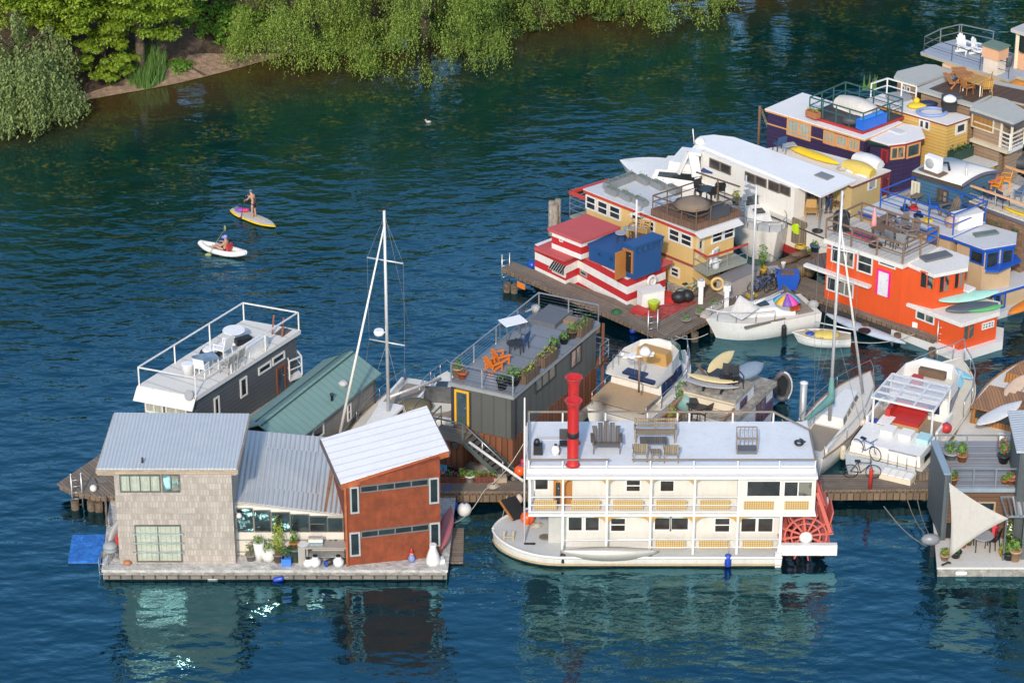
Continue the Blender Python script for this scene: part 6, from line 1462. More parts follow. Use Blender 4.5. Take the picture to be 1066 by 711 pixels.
railing(hy,[at_xy(yB,zb_),at_xy(bal[3],zb_),at_xy(bal[2],zb_)],.85,STEEL,rails=(1.0,.5),r=.025,posts=True);b=MB();b.bar(at_xy(bal[3],zb_+.9),at_xy(bal[2],zb_+.9),.08).bar(at_xy(yB,zb_+.9),at_xy(bal[3],zb_+.9),.08);b.build('handrail',REDT,hy)
cp_=[qy[1],qy[2],qy[2]+nY*.45-V((0,0,.12)),qy[1]+nY*.45-V((0,0,.12))];MB().slab(cp_,.06).build('canopy',WHITE,hy)
q=bal[3].lerp(yB,.5)+(bal[2]-bal[3])*.33;q=at_xy(q,zb_);t_=thing('white_deck_chair','white plastic deck chair folded on the yellow houseboat balcony','chair',q);MB().box(q+V((0,0,.5)),(.55,.1,.9),1.0,0,.2).build('backrest',WP,t_);MB().box(q+V((.1,-.2,.3)),(.5,.5,.08),1.0).build('seat',WP,t_);MB().bar(q+V((-.2,-.2,0)),q+V((-.2,-.2,.6)),.05).bar(q+V((-.2,-.2,.6)),q+V((-.2,.1,.62)),.05).build('leg',WP,t_)
q=at_xy(bal[3].lerp(bal[2],.27)-nY*.2,zb_);t_=thing('propane_bottle','pale grey gas bottle on the yellow houseboat balcony','gas bottle',q);MB().lathe([(.17,0),(.2,.08),(.2,.38),(.12,.48)],q,12).build('tank',mat('pale_grey',(.55,.56,.56)),t_);MB().lathe([(.1,.48),(.1,.58)],q,8).build('collar',mat('pale_grey',(.55,.56,.56)),t_)
ypt=lambda x,y:P(D1(x,y),z=ZY+.003);yd=(yC-yB).normalized();YA=atan2(yd.y,yd.x);ZINC=mat('zinc_trough',(.30,.31,.31),metal=.4,rough=.5)
trough(ypt(228,215),2.1,.42,.4,YA+.1,ZINC,LEAFD(),.12,'long zinc trough near the far edge of the yellow houseboat roof',n=60,size=.06)
for x,y,L,lb in((190,265,.85,'zinc trough nearest the left corner of the yellow houseboat roof'),(265,292,.85,'zinc trough above the left windows of the yellow houseboat'),(337,320,.85,'zinc trough beside the white signal mast, above the yellow wall'),(355,205,.85,'zinc trough at the far edge of the roof, next to the long one'),(432,232,.85,'zinc trough midway along the far edge of the yellow houseboat roof'),(513,258,.85,'zinc trough at the far edge closest to the brown roof terrace')):
 trough(ypt(x,y),L,.4,.35,YA-pi/2,ZINC,LEAF(),.12,lb,n=26,size=.06,group='zinc troughs on the yellow houseboat roof')
tl,tm,tr2=ypt(393,378),ypt(632,462),ypt(868,384);TQ=para(tl,tm,tr2);TZ2=ZY+.38
MB(YA).prism(TQ,ZY+.004,TZ2).build('roof_terrace',mat('terrace_brown',(.17,.095,.06),'planks',period=.14,rough=.8),hy)
TB=mat('terrace_rail',(.13,.085,.055),rough=.8);ti=[at_xy(p,TZ2)for p in inset(TQ,.06)]
railing(hy,[ti[1],ti[0]],.75,TB,rails=(1,.55),post=1.0,r=.032);railing(hy,[ti[1],ti[2]],.75,TB,rails=(1,.55),post=1.0,r=.032);railing(hy,[ti[0],ti[3]],.75,TB,rails=(1,.55),post=1.0,r=.032);railing(hy,[ti[3],ti[2]],1.3,TB,rails=(1,.5),post=1.6,r=.04)
ty=lambda x,y:P(D1(x,y),z=TZ2+.002)
q=ty(612,385);t_=thing('patio_umbrella','open grey brown umbrella on the brown roof terrace','umbrella',q);MB().tube(q,q+V((0,0,1.15)),.03).build('pole',TB,t_);MB().lathe([(1.05,.72),(.6,.95),(.06,1.14)],q,8).build('canopy',mat('umbrella_brown',(.20,.15,.11),rough=.9),t_);MB().lathe([(.25,0),(.25,.05)],q,10).build('base',DARK,t_)
Ch_b=mk_chair(DARK,None,.5,'metal_chair');Ch_b(ty(655,285),-1,'dark metal chair at the far corner of the brown roof terrace','dark chairs on the brown roof terrace');Ch_b(ty(720,300),2,'dark metal chair beside the wire fence of the brown roof terrace','dark chairs on the brown roof terrace');mk_table(DARK,DARK,r=.45,h=.7)(ty(685,300),0,'dark round table at the far corner of the brown roof terrace');q=ty(740,375);single(MB().box(q+V((0,0,.25)),(1.2,.8,.5),YA),'covered_lounge',mat('charcoal_cover',(.06,.065,.075)),'charcoal covered lounge at the right end of the brown roof terrace','lounge')
mk_chair(DARK,DARK,.5)(ty(760,280),1.5,'dark metal chair with a white cushion near the bamboo');potted(ty(845,320),.25,.3,.7,mat('green_pot',(.09,.13,.11)),LEAFY(),'slender bamboo in a pot at the right post of the roof terrace',50)
q=P(F1(440,480),z=KD);t_=MB();n=12
for k in range(n):a=k*.5;z=KD+.3+(ZY-KD)*k/n;t_.box(at_xy(q,z)+V((.35*cos(a),.35*sin(a),0)),(.7,.26,.04),a)
t_.tube(q,at_xy(q,ZY+.6),.05,n=7);t_.build('spiral_stair',mat('galvanised',(.42,.44,.46),metal=.4),hy)
b=MB();s0=at_xy(qy[0],ZY-.9);bk_=-(qy[1]-qy[0]).normalized();pf2=[at_xy(wy[0],zb_),at_xy(wy[3],zb_),at_xy(wy[3],zb_)+bk_*1.2,at_xy(wy[0],zb_)+bk_*1.2];MB().slab(pf2,.12).build('rear_balcony',mat('grey_green_deck',(.26,.28,.24)),hy)
railing(hy,[pf2[0],pf2[3],pf2[2]],1.3,STEEL,rails=(.8,.55,.3),r=.02);b.bar(pf2[0]+V((0,0,1.35)),pf2[3]+V((0,0,1.35)),.16).bar(pf2[3]+V((0,0,1.35)),pf2[2]+V((0,0,1.35)),.16);b.build('red_fascia',REDT,hy);potted(pf2[3].lerp(pf2[1],.4),.25,.3,.35,GRYC,LEAF(),'green plant on the small rear balcony of the yellow houseboat',50)
#white yacht behind the yellow houseboat
F=Frame(P(D1(760,345),z=0),P(D1(225,258),z=0));t_=thing('motor_yacht','white yacht with a raked radar arch lying behind the yellow houseboat','yacht',F.o);L=F.L;B=3.6
boat_hull(t_,F,B,1.6,2.0,GEL,GEL,tw=.92,full=.45,p=2.4,rake=1.4)
b,A,T=boxlocal(F,[(L*.12,B*.4),(L*.12,-B*.4),(L*.62,-B*.34),(L*.62,B*.34)],[1.62]*4,[2.6,2.6,2.25,2.25],.16);sal=b.build('saloon',GEL,t_)
def side_glass(root,A,T,z0=.4,z1=.8,u0=.1,u1=.9,m=None,nose=True):
 for a,c in((0,3),(1,2),(3,2),(0,1)):
  p0,p1,q0,q1=A[a].lerp(A[c],u0),A[a].lerp(A[c],u1),T[a].lerp(T[c],u0),T[a].lerp(T[c],u1);n=(p1-p0).cross(V((0,0,1))).normalized()*.025
  MB().loft([p0.lerp(q0,z0)+n,p1.lerp(q1,z0)+n,p1.lerp(q1,z0)-n,p0.lerp(q0,z0)-n],[p0.lerp(q0,z1)+n,p1.lerp(q1,z1)+n,p1.lerp(q1,z1)-n,p0.lerp(q0,z1)-n]).build('window',m or GLASS,root)
side_glass(sal,A,T,.45,.85)
b,A,T=boxlocal(F,[(L*.2,B*.36),(L*.2,-B*.36),(L*.46,-B*.33),(L*.46,B*.33)],[2.55]*2+[2.35]*2,[2.9]*4,.1);b.build('flybridge',GEL,t_)
b=MB()
for s_ in(1,-1):
 for u,w_ in((.16,.55),(.34,.3)):b.bar(F(L*u,s_*B*.4,2.4),F(L*(u+.03)-(.6 if u>.2 else-.2),s_*B*.30,3.6),w_,.12,up=V((0,0,1)))
b.bar(F(L*.2,B*.33,3.6),F(L*.2,-B*.33,3.6),.7,.16);ar=b.build('radar_arch',GEL,t_);q=F(L*.22,0,3.7);MB().lathe([(.12,0),(.26,.05),(.28,.2),(.14,.36)],q,12).tube(q+V((-.3,0,0)),q+V((-.4,0,.9)),.03).build('radar_dome',WP,ar)
MB().slab([F(L*.02,B*.36,2.7),F(L*.02,-B*.36,2.7),F(L*.13,-B*.36,2.75),F(L*.13,B*.36,2.75)],.06).build('canvas_top',mat('blue_canvas',(.02,.05,.22)),t_)
#sailboat with a grey tarp, moored at the broad dock
F=Frame(P(G6(822,410),z=0),P(G6(-60,545),z=0));sb,_=cruiser_small('white cabin boat with a grey tarp over its foredeck and a rainbow parasol astern',P(D8(985,305),z=0),P(D8(455,405),z=0),2.6,.95,1.15,name='cabin_boat',cab=(.22,.72),cabh=.5)
bt=lambda x,y,z:P(D8(x,y),z=z)
b=MB();b.grid([[bt(630,180,2.35).lerp(bt(728,245,1.75),k/5).lerp(bt(575,275,1.5).lerp(bt(640,305,1.35),k/5),j/5)-V((0,0,.25*sin(pi*k/5)*sin(pi*j/5)))for k in range(6)]for j in range(6)]);single(b,'foredeck_tarp',mat('pale_tarp',(.55,.54,.52),rough=.75),'pale grey tarp tented over the foredeck of the white cabin boat','tarp',solid=.02)
q=bt(868,250,1.0);t_=thing('rainbow_parasol','parasol with pink, blue and yellow panels over the white cabin boat stern','parasol',q);top=bt(868,172,2.75);MB().tube(q,top,.03).build('pole',WP,t_)
for k,m_ in enumerate((mat('parasol_pink',(.75,.07,.35)),mat('parasol_blue',(.10,.42,.62)),mat('parasol_yellow',(.70,.42,.05)),mat('parasol_violet',(.22,.1,.4)))):
 for h_ in(0,1):
  a0_,a1_=(k+h_*4)*pi/4-1.2,(k+h_*4+1)*pi/4-1.2;b=MB();R_=.68
  b.grid([[top+V((R_*f*cos(a),R_*f*sin(a),-.42*f**1.6))for a in(a0_,(a0_+a1_)/2,a1_)]for f in(0.02,.35,.7,1)]);b.build('canopy_panel',m_,t_,solid=.015)
q0,q1=bt(690,210,1.0),None;MB().tube(q0,at_xy(q0,Zat(q0,193)),.075,.05,n=8).build('mast',ALU,sb);MB().tube(bt(700,225,2.0),bt(850,158,2.2),.06,n=7).build('boom',ALU,sb)
q=bt(905,250,1.25);t_=thing('cooler_box','bright orange cooler under the rainbow parasol','cooler',q);MB().box(q+V((0,0,.12)),(.5,.35,.3),.4).build('box',mat('cooler_orange',(.75,.10,.02)),t_);MB().box(q+V((0,0,.29)),(.52,.37,.05),.4).build('lid',DARK,t_)
q=bt(1000,245,.9);t_=thing('outboard_motor','grey outboard motor on the stern of the white cabin boat','outboard motor',q);MB().ball(q+V((0,0,.2)),.26,9,7,(1.2,.8,.9)).build('cowl',GRYC,t_);MB().box(q+V((.05,0,-.35)),(.14,.12,1.0)).build('shaft',DARK,t_)
fender(bt(850,390,.25)+V((0,-.15,0)),.75,.13,BLACK,'black fender on the side of the white cabin boat',.3);single(MB().box(bt(640,345,1.0),(.02,.02,.02)).bar(bt(655,345,1.02),bt(860,300,.98),.10),'boat_pole',mat('boat_pole_brown',(.2,.16,.12)),'dark pole lying along the deck edge of the white cabin boat','pole')
def rowboat(label,stern,bow,B,m,inm,name='rowing_boat'):
 F=Frame(stern,bow);t=thing(name,label,'rowing boat',F.o);boat_hull(t,F,B,.42,.55,m,inm,tw=.6,full=.45,p=2.1,rake=.4,railm=WHITE,depth=.1)
 L=F.L;
 for u in(.25,.5,.75):MB().box(F(L*u,0,.5+.02*u),(.22,B*(.8-abs(u-.5)*.6),.05),F.ang).build('thwart',mat('thwart_wood',(.50,.38,.18)),t)
 return t,F
rb,F=rowboat('small cream rowing boat with a yellow sheet inside, off the orange pier',P(D5(342,555),z=0),P(D5(98,545),z=0),1.25,GEL,mat('row_inside',(.50,.44,.30)))
b=MB();b.ball(F(F.L*.42,0,.48),.55,10,7,(1.3,.8,.35));single(b,'yellow_sheet',mat('yellow_canvas',(.66,.52,.12)),'crumpled yellow sheet in the small cream rowing boat','sheet');single(MB().ball(F(F.L*.70,0.05,.52),.22,8,6,(1.2,1,.6)),'blue_bag',BLUEP,'small blue bag in the bow of the cream rowing boat','bag')
b=MB();board(b,4.9,.75,.3,P(D5(405,505),z=.12),PANG+.05,lift=.15);sk=single(b,'sea_kayak',mat('pale_blue_hull',(.45,.52,.60),rough=.35),'pale blue sea kayak with dark cockpit moored beside the orange pier','kayak')
b=MB();b.lathe([(.3,0),(.33,.04),(.26,.05)],P(D5(400,500),z=.42),14);o_=b.build('cockpit',BLACK,sk)if False else single(b,'spray_deck',BLACK,'dark round spray cover on the pale blue sea kayak','spray cover')
mk_bike(mat('blue_frame',(.04,.12,.38)))(d8(745,165),.35,'blue framed bicycle parked beside the big blue tub');mk_bike(mat('black_frame',(.03,.03,.035)))(d8(800,150),.9,'black framed bicycle squeezed against the big blue tub');mk_bike(mat('black_frame',(.03,.03,.035)))(d8(770,150),.6,'black bicycle in the middle of the three by the blue tub')
q=d8(868,140);t_=thing('blue_tub','big blue fish tub with a brown lid on the broad dock','tub',q);MB().loft([q+V((x*.45,y*.38,0))for x,y in((-1,-1),(1,-1),(1,1),(-1,1))],[q+V((x*.6,y*.5,.8))for x,y in((-1,-1),(1,-1),(1,1),(-1,1))]).build('tub',mat('tub_blue',(.02,.10,.50),rough=.45),t_);MB().box(q+V((0,0,.84)),(.7,.5,.06)).build('lid',BROWNW,t_)
potted(d8(742,70),.3,.35,1.5,mat('yellow_pot',(.5,.32,.03)),LEAF(),'slim green conifer in a yellow pot on the broad dock',150,shape='cone')
for x,y,r_,lb in((715,620,.17,'small log bollard at the corner of the broad dock, nearest the white cup'),(775,590,.21,'thick log round lying on the broad dock'),(735,606,.15,'short log beside the thick log round')):
 q=P(F1(x,y),z=KD);b=MB();b.tube(q+V((-.4,-.2,r_)),q+V((.4,.2,r_)),r_,n=9);single(b,'cut_log',BROWNW,lb,'log')
q=P(F1(683,645),z=KD);single(MB().lathe([(.1,0),(.14,.3),(.15,.32),(.1,.32)],q,10),'white_bucket',WP,'tiny white bucket standing between the logs','bucket');potted(P(F1(880,545),z=KD),.28,.4,.2,mat('blue_glaze',(.05,.1,.22)),LEAF(),'dark blue pot by the white houseboat entrance',30);potted(P(F1(832,575),z=KD),.22,.25,.25,BROWNW,LEAF(),'small leafy pot between the blue pot and the logs',40)
for x,y,lb in((790,690,'wicker crab pot on the dock beside the orange houseboat'),(842,690,'second crab pot leaning on the orange houseboat wall')):
 q=P(F1(x,y),z=KD);single(MB().lathe([(.3,0),(.36,.3),(.3,.6),(.12,.66)],q,10),'crab_pot',mat('crab_wicker',(.18,.13,.07),'planks',period=.08),lb,'crab pot')
#long white houseboat with a rounded roof
def wins(root,A,B,f,lst,fm,gm=None,fw=.07):
 for x0,y0,x1,y1,nx,ny in lst:window(root,A,B,f(x0,y0),f(x1,y1),fm,gm,nx,ny,fw=fw)
WW=mat('white_hull_wall',(.74,.72,.67),rough=.55,var=.05,dirt=.15,dirtc=(.5,.42,.33))
hw=thing('long_houseboat','long white houseboat with a smooth white roof rounded at its far end','houseboat',P(D2(330,620),z=0))
ZW=3.8;ZL=1.85
e=[P(D2(*p),z=ZW)for p in((572,530),(345,432),(150,352),(85,325),(55,300),(75,284),(130,278),(215,288),(715,463))]
MB().slab(e,.12).build('roof',mat('smooth_white_roof',(.80,.80,.79),rough=.5,var=.04,dirt=.1,dirtc=(.5,.5,.48)),hw)
wl,wr=P(D2(75,345),z=ZW),P(D2(466,502),z=ZW);de=(wr-wl).normalized();dbk=(e[8]-e[0]);dbk.z=0
wpoly=[wl+de*.1+V((0,.35,0)),wr+V((0,.3,0)),wr+dbk*.92,wl+dbk*.85]
wA,wB=wpoly[0],wpoly[1]
wall_house(hw,wpoly,ZL,ZW-.12,WW)
lowp=[wA-dbk*.06,wA+(wB-wA)*1.42-dbk*.06,wA+(wB-wA)*1.42+dbk*.9,wA+dbk*.8];wall_house(hw,lowp,.4,ZL-.13,WW,'lower_wall');MB().slab([at_xy(p,ZL-.002)for p in inset(lowp,-.10)],.12).build('side_deck',mat('pale_deck',(.55,.53,.49)),hw)
bands(hw,lowp[0],lowp[1],ZL-.15,.06,mat('dark_trim',(.05,.05,.05)),d=.14);wall_house(hw,inset(lowp,-.12),-.4,.4,mat('red_hull',(.33,.03,.03)),'float')
SMK=glass('bronze_glass',(.035,.030,.028))
wins(hw,wA,wB,D2,((115,372,157,428,1,0),(160,390,201,445,1,0),(261,427,301,483,1,0),(305,444,348,498,1,0),(357,462,401,520,1,0),(404,478,446,534,1,0)),mat('bronze_trim',(.18,.15,.12)),SMK,.045)
wins(hw,lowp[0],lowp[1],F1,((533,268,552,333,1,0),(554,276,573,342,1,0)),BRZ,SMK,.04)
panel(hw,lowp[0],lowp[1],F1(760,368),F1(790,470),BLACK,'doorway',.03)
b=MB();(u_,z_)=onwall(lowp[0],lowp[1],F1(775,402));tt_,nn_=outward(lowp[0],lowp[1]);q=at_xy(lowp[0],z_)+tt_*u_+nn_*.12;b.box(q,(.36,.14,.5),PANG).box(q+V((-.2,-.02,.06)),(.1,.1,.34),PANG).box(q+V((.2,-.02,.02)),(.1,.1,.34),PANG).ball(q+V((0,-.05,.26)),.11,7,5,(1.2,.7,.6));single(b,'life_jacket',mat('hi_vis_lime',(.50,.72,.02)),'lime green life jacket hanging in the dark lower doorway of the long white houseboat','life jacket')
bands(hw,lowp[0]+(lowp[1]-lowp[0])*.72,lowp[0]+(lowp[1]-lowp[0])*.82,.75,1.4,mat('weathered_boards',(.24,.19,.14),'planks',period=.2),'board_screen',.12)
window(hw,wpoly[1],wpoly[2],D2(507,518),D2(572,580),BRZ,glass('dark_cabin_glass'),3,0,fw=.07)
for x,y in((566,535),(545,620)):
 q=at_xy(P(D2(566,650),z=ZL),ZL)if y>600 else e[0]+(e[1]-e[0])*.02
MB().bar(at_xy(e[0]+de*-.15+dbk*.05,ZL),at_xy(e[0]+de*-.15+dbk*.05,ZW-.1),.09).build('porch_post',STEEL,hw);MB().bar(at_xy(e[8]-de*.3-dbk*.05,ZL),at_xy(e[8]-de*.3-dbk*.05,ZW-.1),.09).build('porch_post',STEEL,hw)
q=P(D2(585,450),z=ZW+.01);MB(PANG).box(q+V((0,0,.03)),(.9,.62,.07),PANG).build('skylight',mat('skylight_grey',(.20,.21,.22)),hw)
pd_=lambda x,y:P(F8(x,y),z=ZL+.01)
mk_chair(mat('honey_teak',(.42,.25,.08)),None,.6,'wooden_armchair')(pd_(155,240),-1.6,'wooden armchair on the porch of the long white houseboat');mk_chair(BROWNW,None,.5,'wooden_chair')(pd_(335,190),2.6,'brown wooden chair right of the person on the porch');q=pd_(200,328);single(MB().lathe([(.3,0),(.3,.04)],q,12),'door_mat',DARK,'dark mat at the porch edge of the long white houseboat','mat')
def person_standing(p,rz,h,shirt,trousers,hair,label,arms=((.12,0,.78),(-.05,.05,.75)),skin=None,shoes=None,shorts=False,top_skin=False,bend=0.0):
 """p: feet; local frame x forward, y left; arms: hand offsets (forward, out, height/h)"""
 skin=skin or mat('skin_tone',(.50,.27,.18),rough=.6);t=thing('person',label,'person',p);s=h/1.7;R=Matrix.Rotation(rz,3,'Z');L=lambda x,y,z:V(p)+R@V((x*s,y*s,z*s))
 j={'pel':(L(0,0,.92),.13*s),'bel':(L(.02,0,1.08),.115*s),'chest':(L(.02+bend*.12,0,1.30),(.15*s,.12*s)),'neck':(L(.03+bend*.2,0,1.45),.055*s),'head':(L(.05+bend*.28,0,1.56),.085*s),'crown':(L(.05+bend*.3,0,1.66),.075*s)}
 ed=[('pel','bel'),('bel','chest'),('chest','neck'),('neck','head'),('head','crown')]
 for n_,sg in(('l',1),('r',-1)):
  fx,oy,hz=arms[0 if sg>0 else 1]
  j[n_+'hip']=(L(0,sg*.09,.86),.095*s);j[n_+'kn']=(L(.03,sg*.11,.48),.062*s);j[n_+'an']=(L(-.02,sg*.12,.09),.042*s);j[n_+'to']=(L(.13,sg*.14,.035),.035*s)
  j[n_+'sh']=(L(.02+bend*.15,sg*.19,1.38),.058*s);hx=L(fx,sg*(.2+oy),hz*1.7);sh=j[n_+'sh'][0];el=(sh+hx)/2+R@V((-.06,sg*.07,-.05))*s
  j[n_+'el']=(el,.042*s);j[n_+'wr']=(hx,.03*s);d=(hx-el).normalized();j[n_+'ha']=(hx+d*.09*s,.032*s)
  ed+=[('pel',n_+'hip'),(n_+'hip',n_+'kn'),(n_+'kn',n_+'an'),(n_+'an',n_+'to'),('chest',n_+'sh'),(n_+'sh',n_+'el'),(n_+'el',n_+'wr'),(n_+'wr',n_+'ha')]
  for k in range(4):
   f0=hx+d*.10*s+R@V((0,(k-1.5)*.022,0))*s;j[n_+'f%d'%k]=(f0+d*(.075-.008*abs(k-1.5))*s+V((0,0,-.015*s)),.009*s);ed.append((n_+'ha',n_+'f%d'%k))
  j[n_+'th']=(hx+d*.08*s+R@V((.045,-sg*.02,0))*s,.01*s);ed.append((n_+'wr',n_+'th'))
 skin_body(t,j,ed,'body',skin)
 def cloth(keys,edges,grow,name,m):
  jj={k:(j[k][0],(j[k][1]if not isinstance(j[k][1],tuple)else max(j[k][1]))+grow*s)for k in keys};return skin_body(t,jj,edges,name,m)
 if shirt:
  if top_skin:cloth(['bel','chest','pel'],[('pel','bel'),('bel','chest')],.02,'top',shirt)
  else:cloth(['bel','pel','chest','lsh','rsh','lel','rel'],[('pel','bel'),('bel','chest'),('chest','lsh'),('lsh','lel'),('chest','rsh'),('rsh','rel')],.018,'shirt',shirt)
 k_=['pel','lhip','rhip']+([]if shorts else['lkn','rkn','lan','ran']);e_=[('pel','lhip'),('pel','rhip')]+([]if shorts else[('lhip','lkn'),('lkn','lan'),('rhip','rkn'),('rkn','ran')])
 cloth(k_,e_,.03 if shorts else .016,'shorts' if shorts else 'trousers',trousers)
 if shoes:
  for n_ in 'lr':b=MB();c=(j[n_+'an'][0]+j[n_+'to'][0])/2;b.ball(c-V((0,0,.02)),.1*s,8,6,(1.0,.7,.6));b.build('shoe',shoes,t)
 b=MB();c=L(.035+bend*.3,0,1.64);b.ball(c,.105*s,10,8,(1.05,.95,.95));hr=b.build('hair',hair,t)
 f=MB();
 for sg in(1,-1):f.ball(L(.135+bend*.28,sg*.032,1.585),.012*s,6,4)
 f.build('eyes',BLACK,t);MB().ball(L(.145+bend*.28,0,1.555),.016*s,6,4,(1.2,.8,1.2)).build('nose',skin,t)
 return t,L
NAVYJ=mat('blue_jeans',(.03,.055,.12));HAIRB=mat('brown_hair',(.035,.02,.012))
person_standing(pd_(272,205),-1.4,1.72,mat('maroon_shirt',(.10,.02,.025)),NAVYJ,HAIRB,'person in a maroon shirt and blue jeans standing on the white houseboat porch',shoes=BLACK)
b=MB();b.ball(pd_(360,285)+V((0,0,.45)),.42,10,7,(1.05,.9,1.1));
cruiser_small('white motor cruiser with steel bow rails, bow toward the dock below the long houseboat',P(F1(470,440),z=0),P(F1(640,640),z=0),2.6,1.5,2.0,cab=(.1,.55),cabh=.5)
#tan houseboat with a roof full of covered dinghies
TANW=mat('tan_boards',(.55,.42,.20),rough=.6,var=.07);WHR=mat('cream_flat_roof',(.68,.64,.58),rough=.7,var=.05,dirt=.2,dirtc=(.45,.4,.34))
ht=thing('tan_houseboat','tan houseboat behind the long white one, small boats stored on its cream roof','houseboat',P(D2(760,560),z=0))
ZT=3.6;wt,qt_=boxhouse(ht,D2(345,335),D2(700,488),D2(860,424),ZT,.5,WHR,TANW,.1,.12,mat('maroon_edge',(.22,.05,.05)),Bp=D2(450,318))
wins(ht,wt[1],wt[2],D2,((765,468,797,495,1,0),),WHITE,CURT);door(ht,wt[1],wt[2],D2(818,452),D2(848,520),mat('maroon_edge',(.22,.05,.05)),mat('maroon_door',(.15,.02,.03)))
tr3=lambda x,y:P(D2(x,y),z=ZT+.01)
b=MB();board(b,3.6,.7,.32,tr3(538,372),PANG+.0,tail=.3);single(b,'kayak',mat('kayak_yellow',(.78,.50,.01),rough=.35),'long bright yellow kayak on the cream roof of the tan houseboat','kayak')
def dinghy_cover(c,L,W,H,rz,m,label,name='covered_dinghy'):
 t_=thing(name,label,'dinghy',c);R=Matrix.Rotation(rz,3,'Z');rows=[]
 for k in range(9):
  f=k/8;w=W/2*(.72+.28*sin(pi*min(1,f*1.3)/1.0*.5+.5))*(1 if f<.75 else 1-(f-.75)*1.4);h=H*(.75+.25*sin(pi*f));rows.append([V(c)+R@V(((f-.5)*L,y*w,z*h))for y,z in((1,0),(1.02,.45),(.72,.85),(0,1.0),(-.72,.85),(-1.02,.45),(-1,0))])
 b=MB();b.grid(rows);b.face(rows[0]);b.face(list(reversed(rows[-1])));b.build('cover',m,t_);MB(rz).box(V(c)+V((0,0,.06)),(L*.9,W*1.0,.1),rz).build('hull',GEL,t_);return t_
dinghy_cover(tr3(765,398),1.7,.95,.55,PANG,WHITE,'white covered dinghy behind the yellow one on the tan houseboat roof');dinghy_cover(tr3(728,430),1.9,.9,.55,PANG,mat('yellow_tarp',(.66,.48,.10)),'dinghy under a yellow cover at the corner of the tan houseboat roof')
mk_chair(mat('blue_sling',(.03,.07,.17)),DARK,.55,'deck_chair')(tr3(400,345),2,'blue deck chair at the far end of the cream roof');mk_table(GRYC,STEEL,L=.7,W=.5,h=.5)(tr3(440,352),.3,'small grey table next to the blue deck chair');q=tr3(660,425);single(MB().path([q+V((.3*cos(k*.8),.2*sin(k*.8),.04+.01*k))for k in range(16)],.03,4),'rope_coil',ROPE,'pale coil of rope on the cream roof by the yellow cover','rope')
q=P(D2(748,555),z=2.0);t_=thing('blue_kettle_grill','bright blue lidded grill on stilts by the tan houseboat','grill',q);MB().lathe([(.05,.6),(.38,.75),(.45,.95),(.36,1.15),(.1,1.28)],q,14).build('bowl',mat('bright_blue',(.02,.14,.60),rough=.35),t_)
for a in(0,2.1,4.2):MB().tube(q+V((.25*cos(a),.25*sin(a),.75)),q+V((.38*cos(a),.38*sin(a),0)),.025).build('leg',STEEL,t_)
single(MB().bar(q+V((0,0,-.3)),q+V((0,0,0)),.3),'grill_stand',WOODG,'timber stand under the bright blue grill','stand')
q=P(D2(312,315),z=.0);t_=thing('mooring_pole','tall brown pole with a slanting brace beyond the long white roof','pole',q);q0_=P(D2(312,370),z=.0);MB().tube(at_xy(q0_,-.6),at_xy(q0_,Zat(q0_,D2(0,160)[1])),.09,n=8).build('pole',BROWNW,t_);MB().bar(at_xy(q0_,Zat(q0_,D2(0,162)[1])),P(D2(362,270),z=1.2),.1).build('brace',mat('pale_pile',(.33,.28,.22)),t_)
#purple houseboat
PURW=mat('purple_boards',(.045,.028,.085),'siding',period=.25,rough=.6,var=.12);ORT=mat('peach_trim',(.68,.33,.13),rough=.5);GRNR=mat('green_rail',(.03,.10,.095),rough=.5);REDE=mat('deep_red',(.36,.025,.03))
hp=thing('purple_houseboat','deep purple houseboat with peach window trim and a green railed roof deck','houseboat',P(D2(600,420),z=0))
ZP=3.7;wp_,qp=boxhouse(hp,D2(340,172),D2(752,296),D2(905,226),ZP,.5,mat('white_curved_roof',(.74,.73,.71),rough=.6,var=.05),PURW,.12,.10,ORT,ang=0)
wpA=P(D2(405,205),z=ZP);
wins(hp,wp_[0],wp_[1],D2,((434,208,529,306,2,0),(584,258,629,326,2,0),(633,274,680,340,1,0),(684,288,729,354,2,0)),ORT,CURT,.09)
bands(hp,wp_[0],wp_[1],.75,.22,REDE);(_,zz)=onwall(wp_[0],wp_[1],D2(560,295));bands(hp,wp_[0],wp_[1],zz-.04,.07,ORT)
rdq=[P(D2(*p),z=ZP+.005)for p in((517,207),(742,276),(908,214),(668,142))];MB(PANG).prism(rdq,ZP+.005,ZP+.22).build('roof_deck',mat('black_deck',(.055,.05,.048),'planks',period=.2),hp);MB(PANG).prism(inset(rdq,-.04),ZP+.006,ZP+.17).build('deck_edge',REDE,hp)
r4=[at_xy(p,ZP+.22)for p in inset(rdq,.05)];railing(hp,r4,1.0,GRNR,rails=(1,.5),post=1.0,r=.035,closed=True)
dinghy_cover(P(D2(720,178),z=ZP+.24),2.6,1.25,.72,PANG,mat('canvas_cover',(.62,.58,.52)),'dinghy under an off white cover on the black roof deck');q=P(D2(778,240),z=ZP+.23);t_=thing('tarp_bundle','bright blue tarp bundle behind the green railing of the purple houseboat','tarp',q);MB(PANG).box(q+V((0,0,.28)),(1.9,.6,.55),atan2(rdq[2].y-rdq[1].y,rdq[2].x-rdq[1].x)).build('bundle',mat('bright_blue',(.02,.14,.60)),t_);MB().box(q+V((0,0,.58)),(1.7,.2,.1),atan2(rdq[2].y-rdq[1].y,rdq[2].x-rdq[1].x)).build('ridge',mat('sky_blue_tarp',(.05,.28,.75)),t_)
q=P(D2(700,235),z=ZP+.23);single(MB().ball(q+V((0,0,.25)),.4,9,7,(1.6,1,.7)),'covered_grill',mat('charcoal_cover',(.06,.065,.075)),'dark covered bundle beside the bright blue tarp','bundle');trough(P(D2(538,205),z=ZP+.23),.8,.4,.35,PANG,TERRA(),LEAFY(),.2,'terracotta trough at the left corner of the black roof deck',n=40)
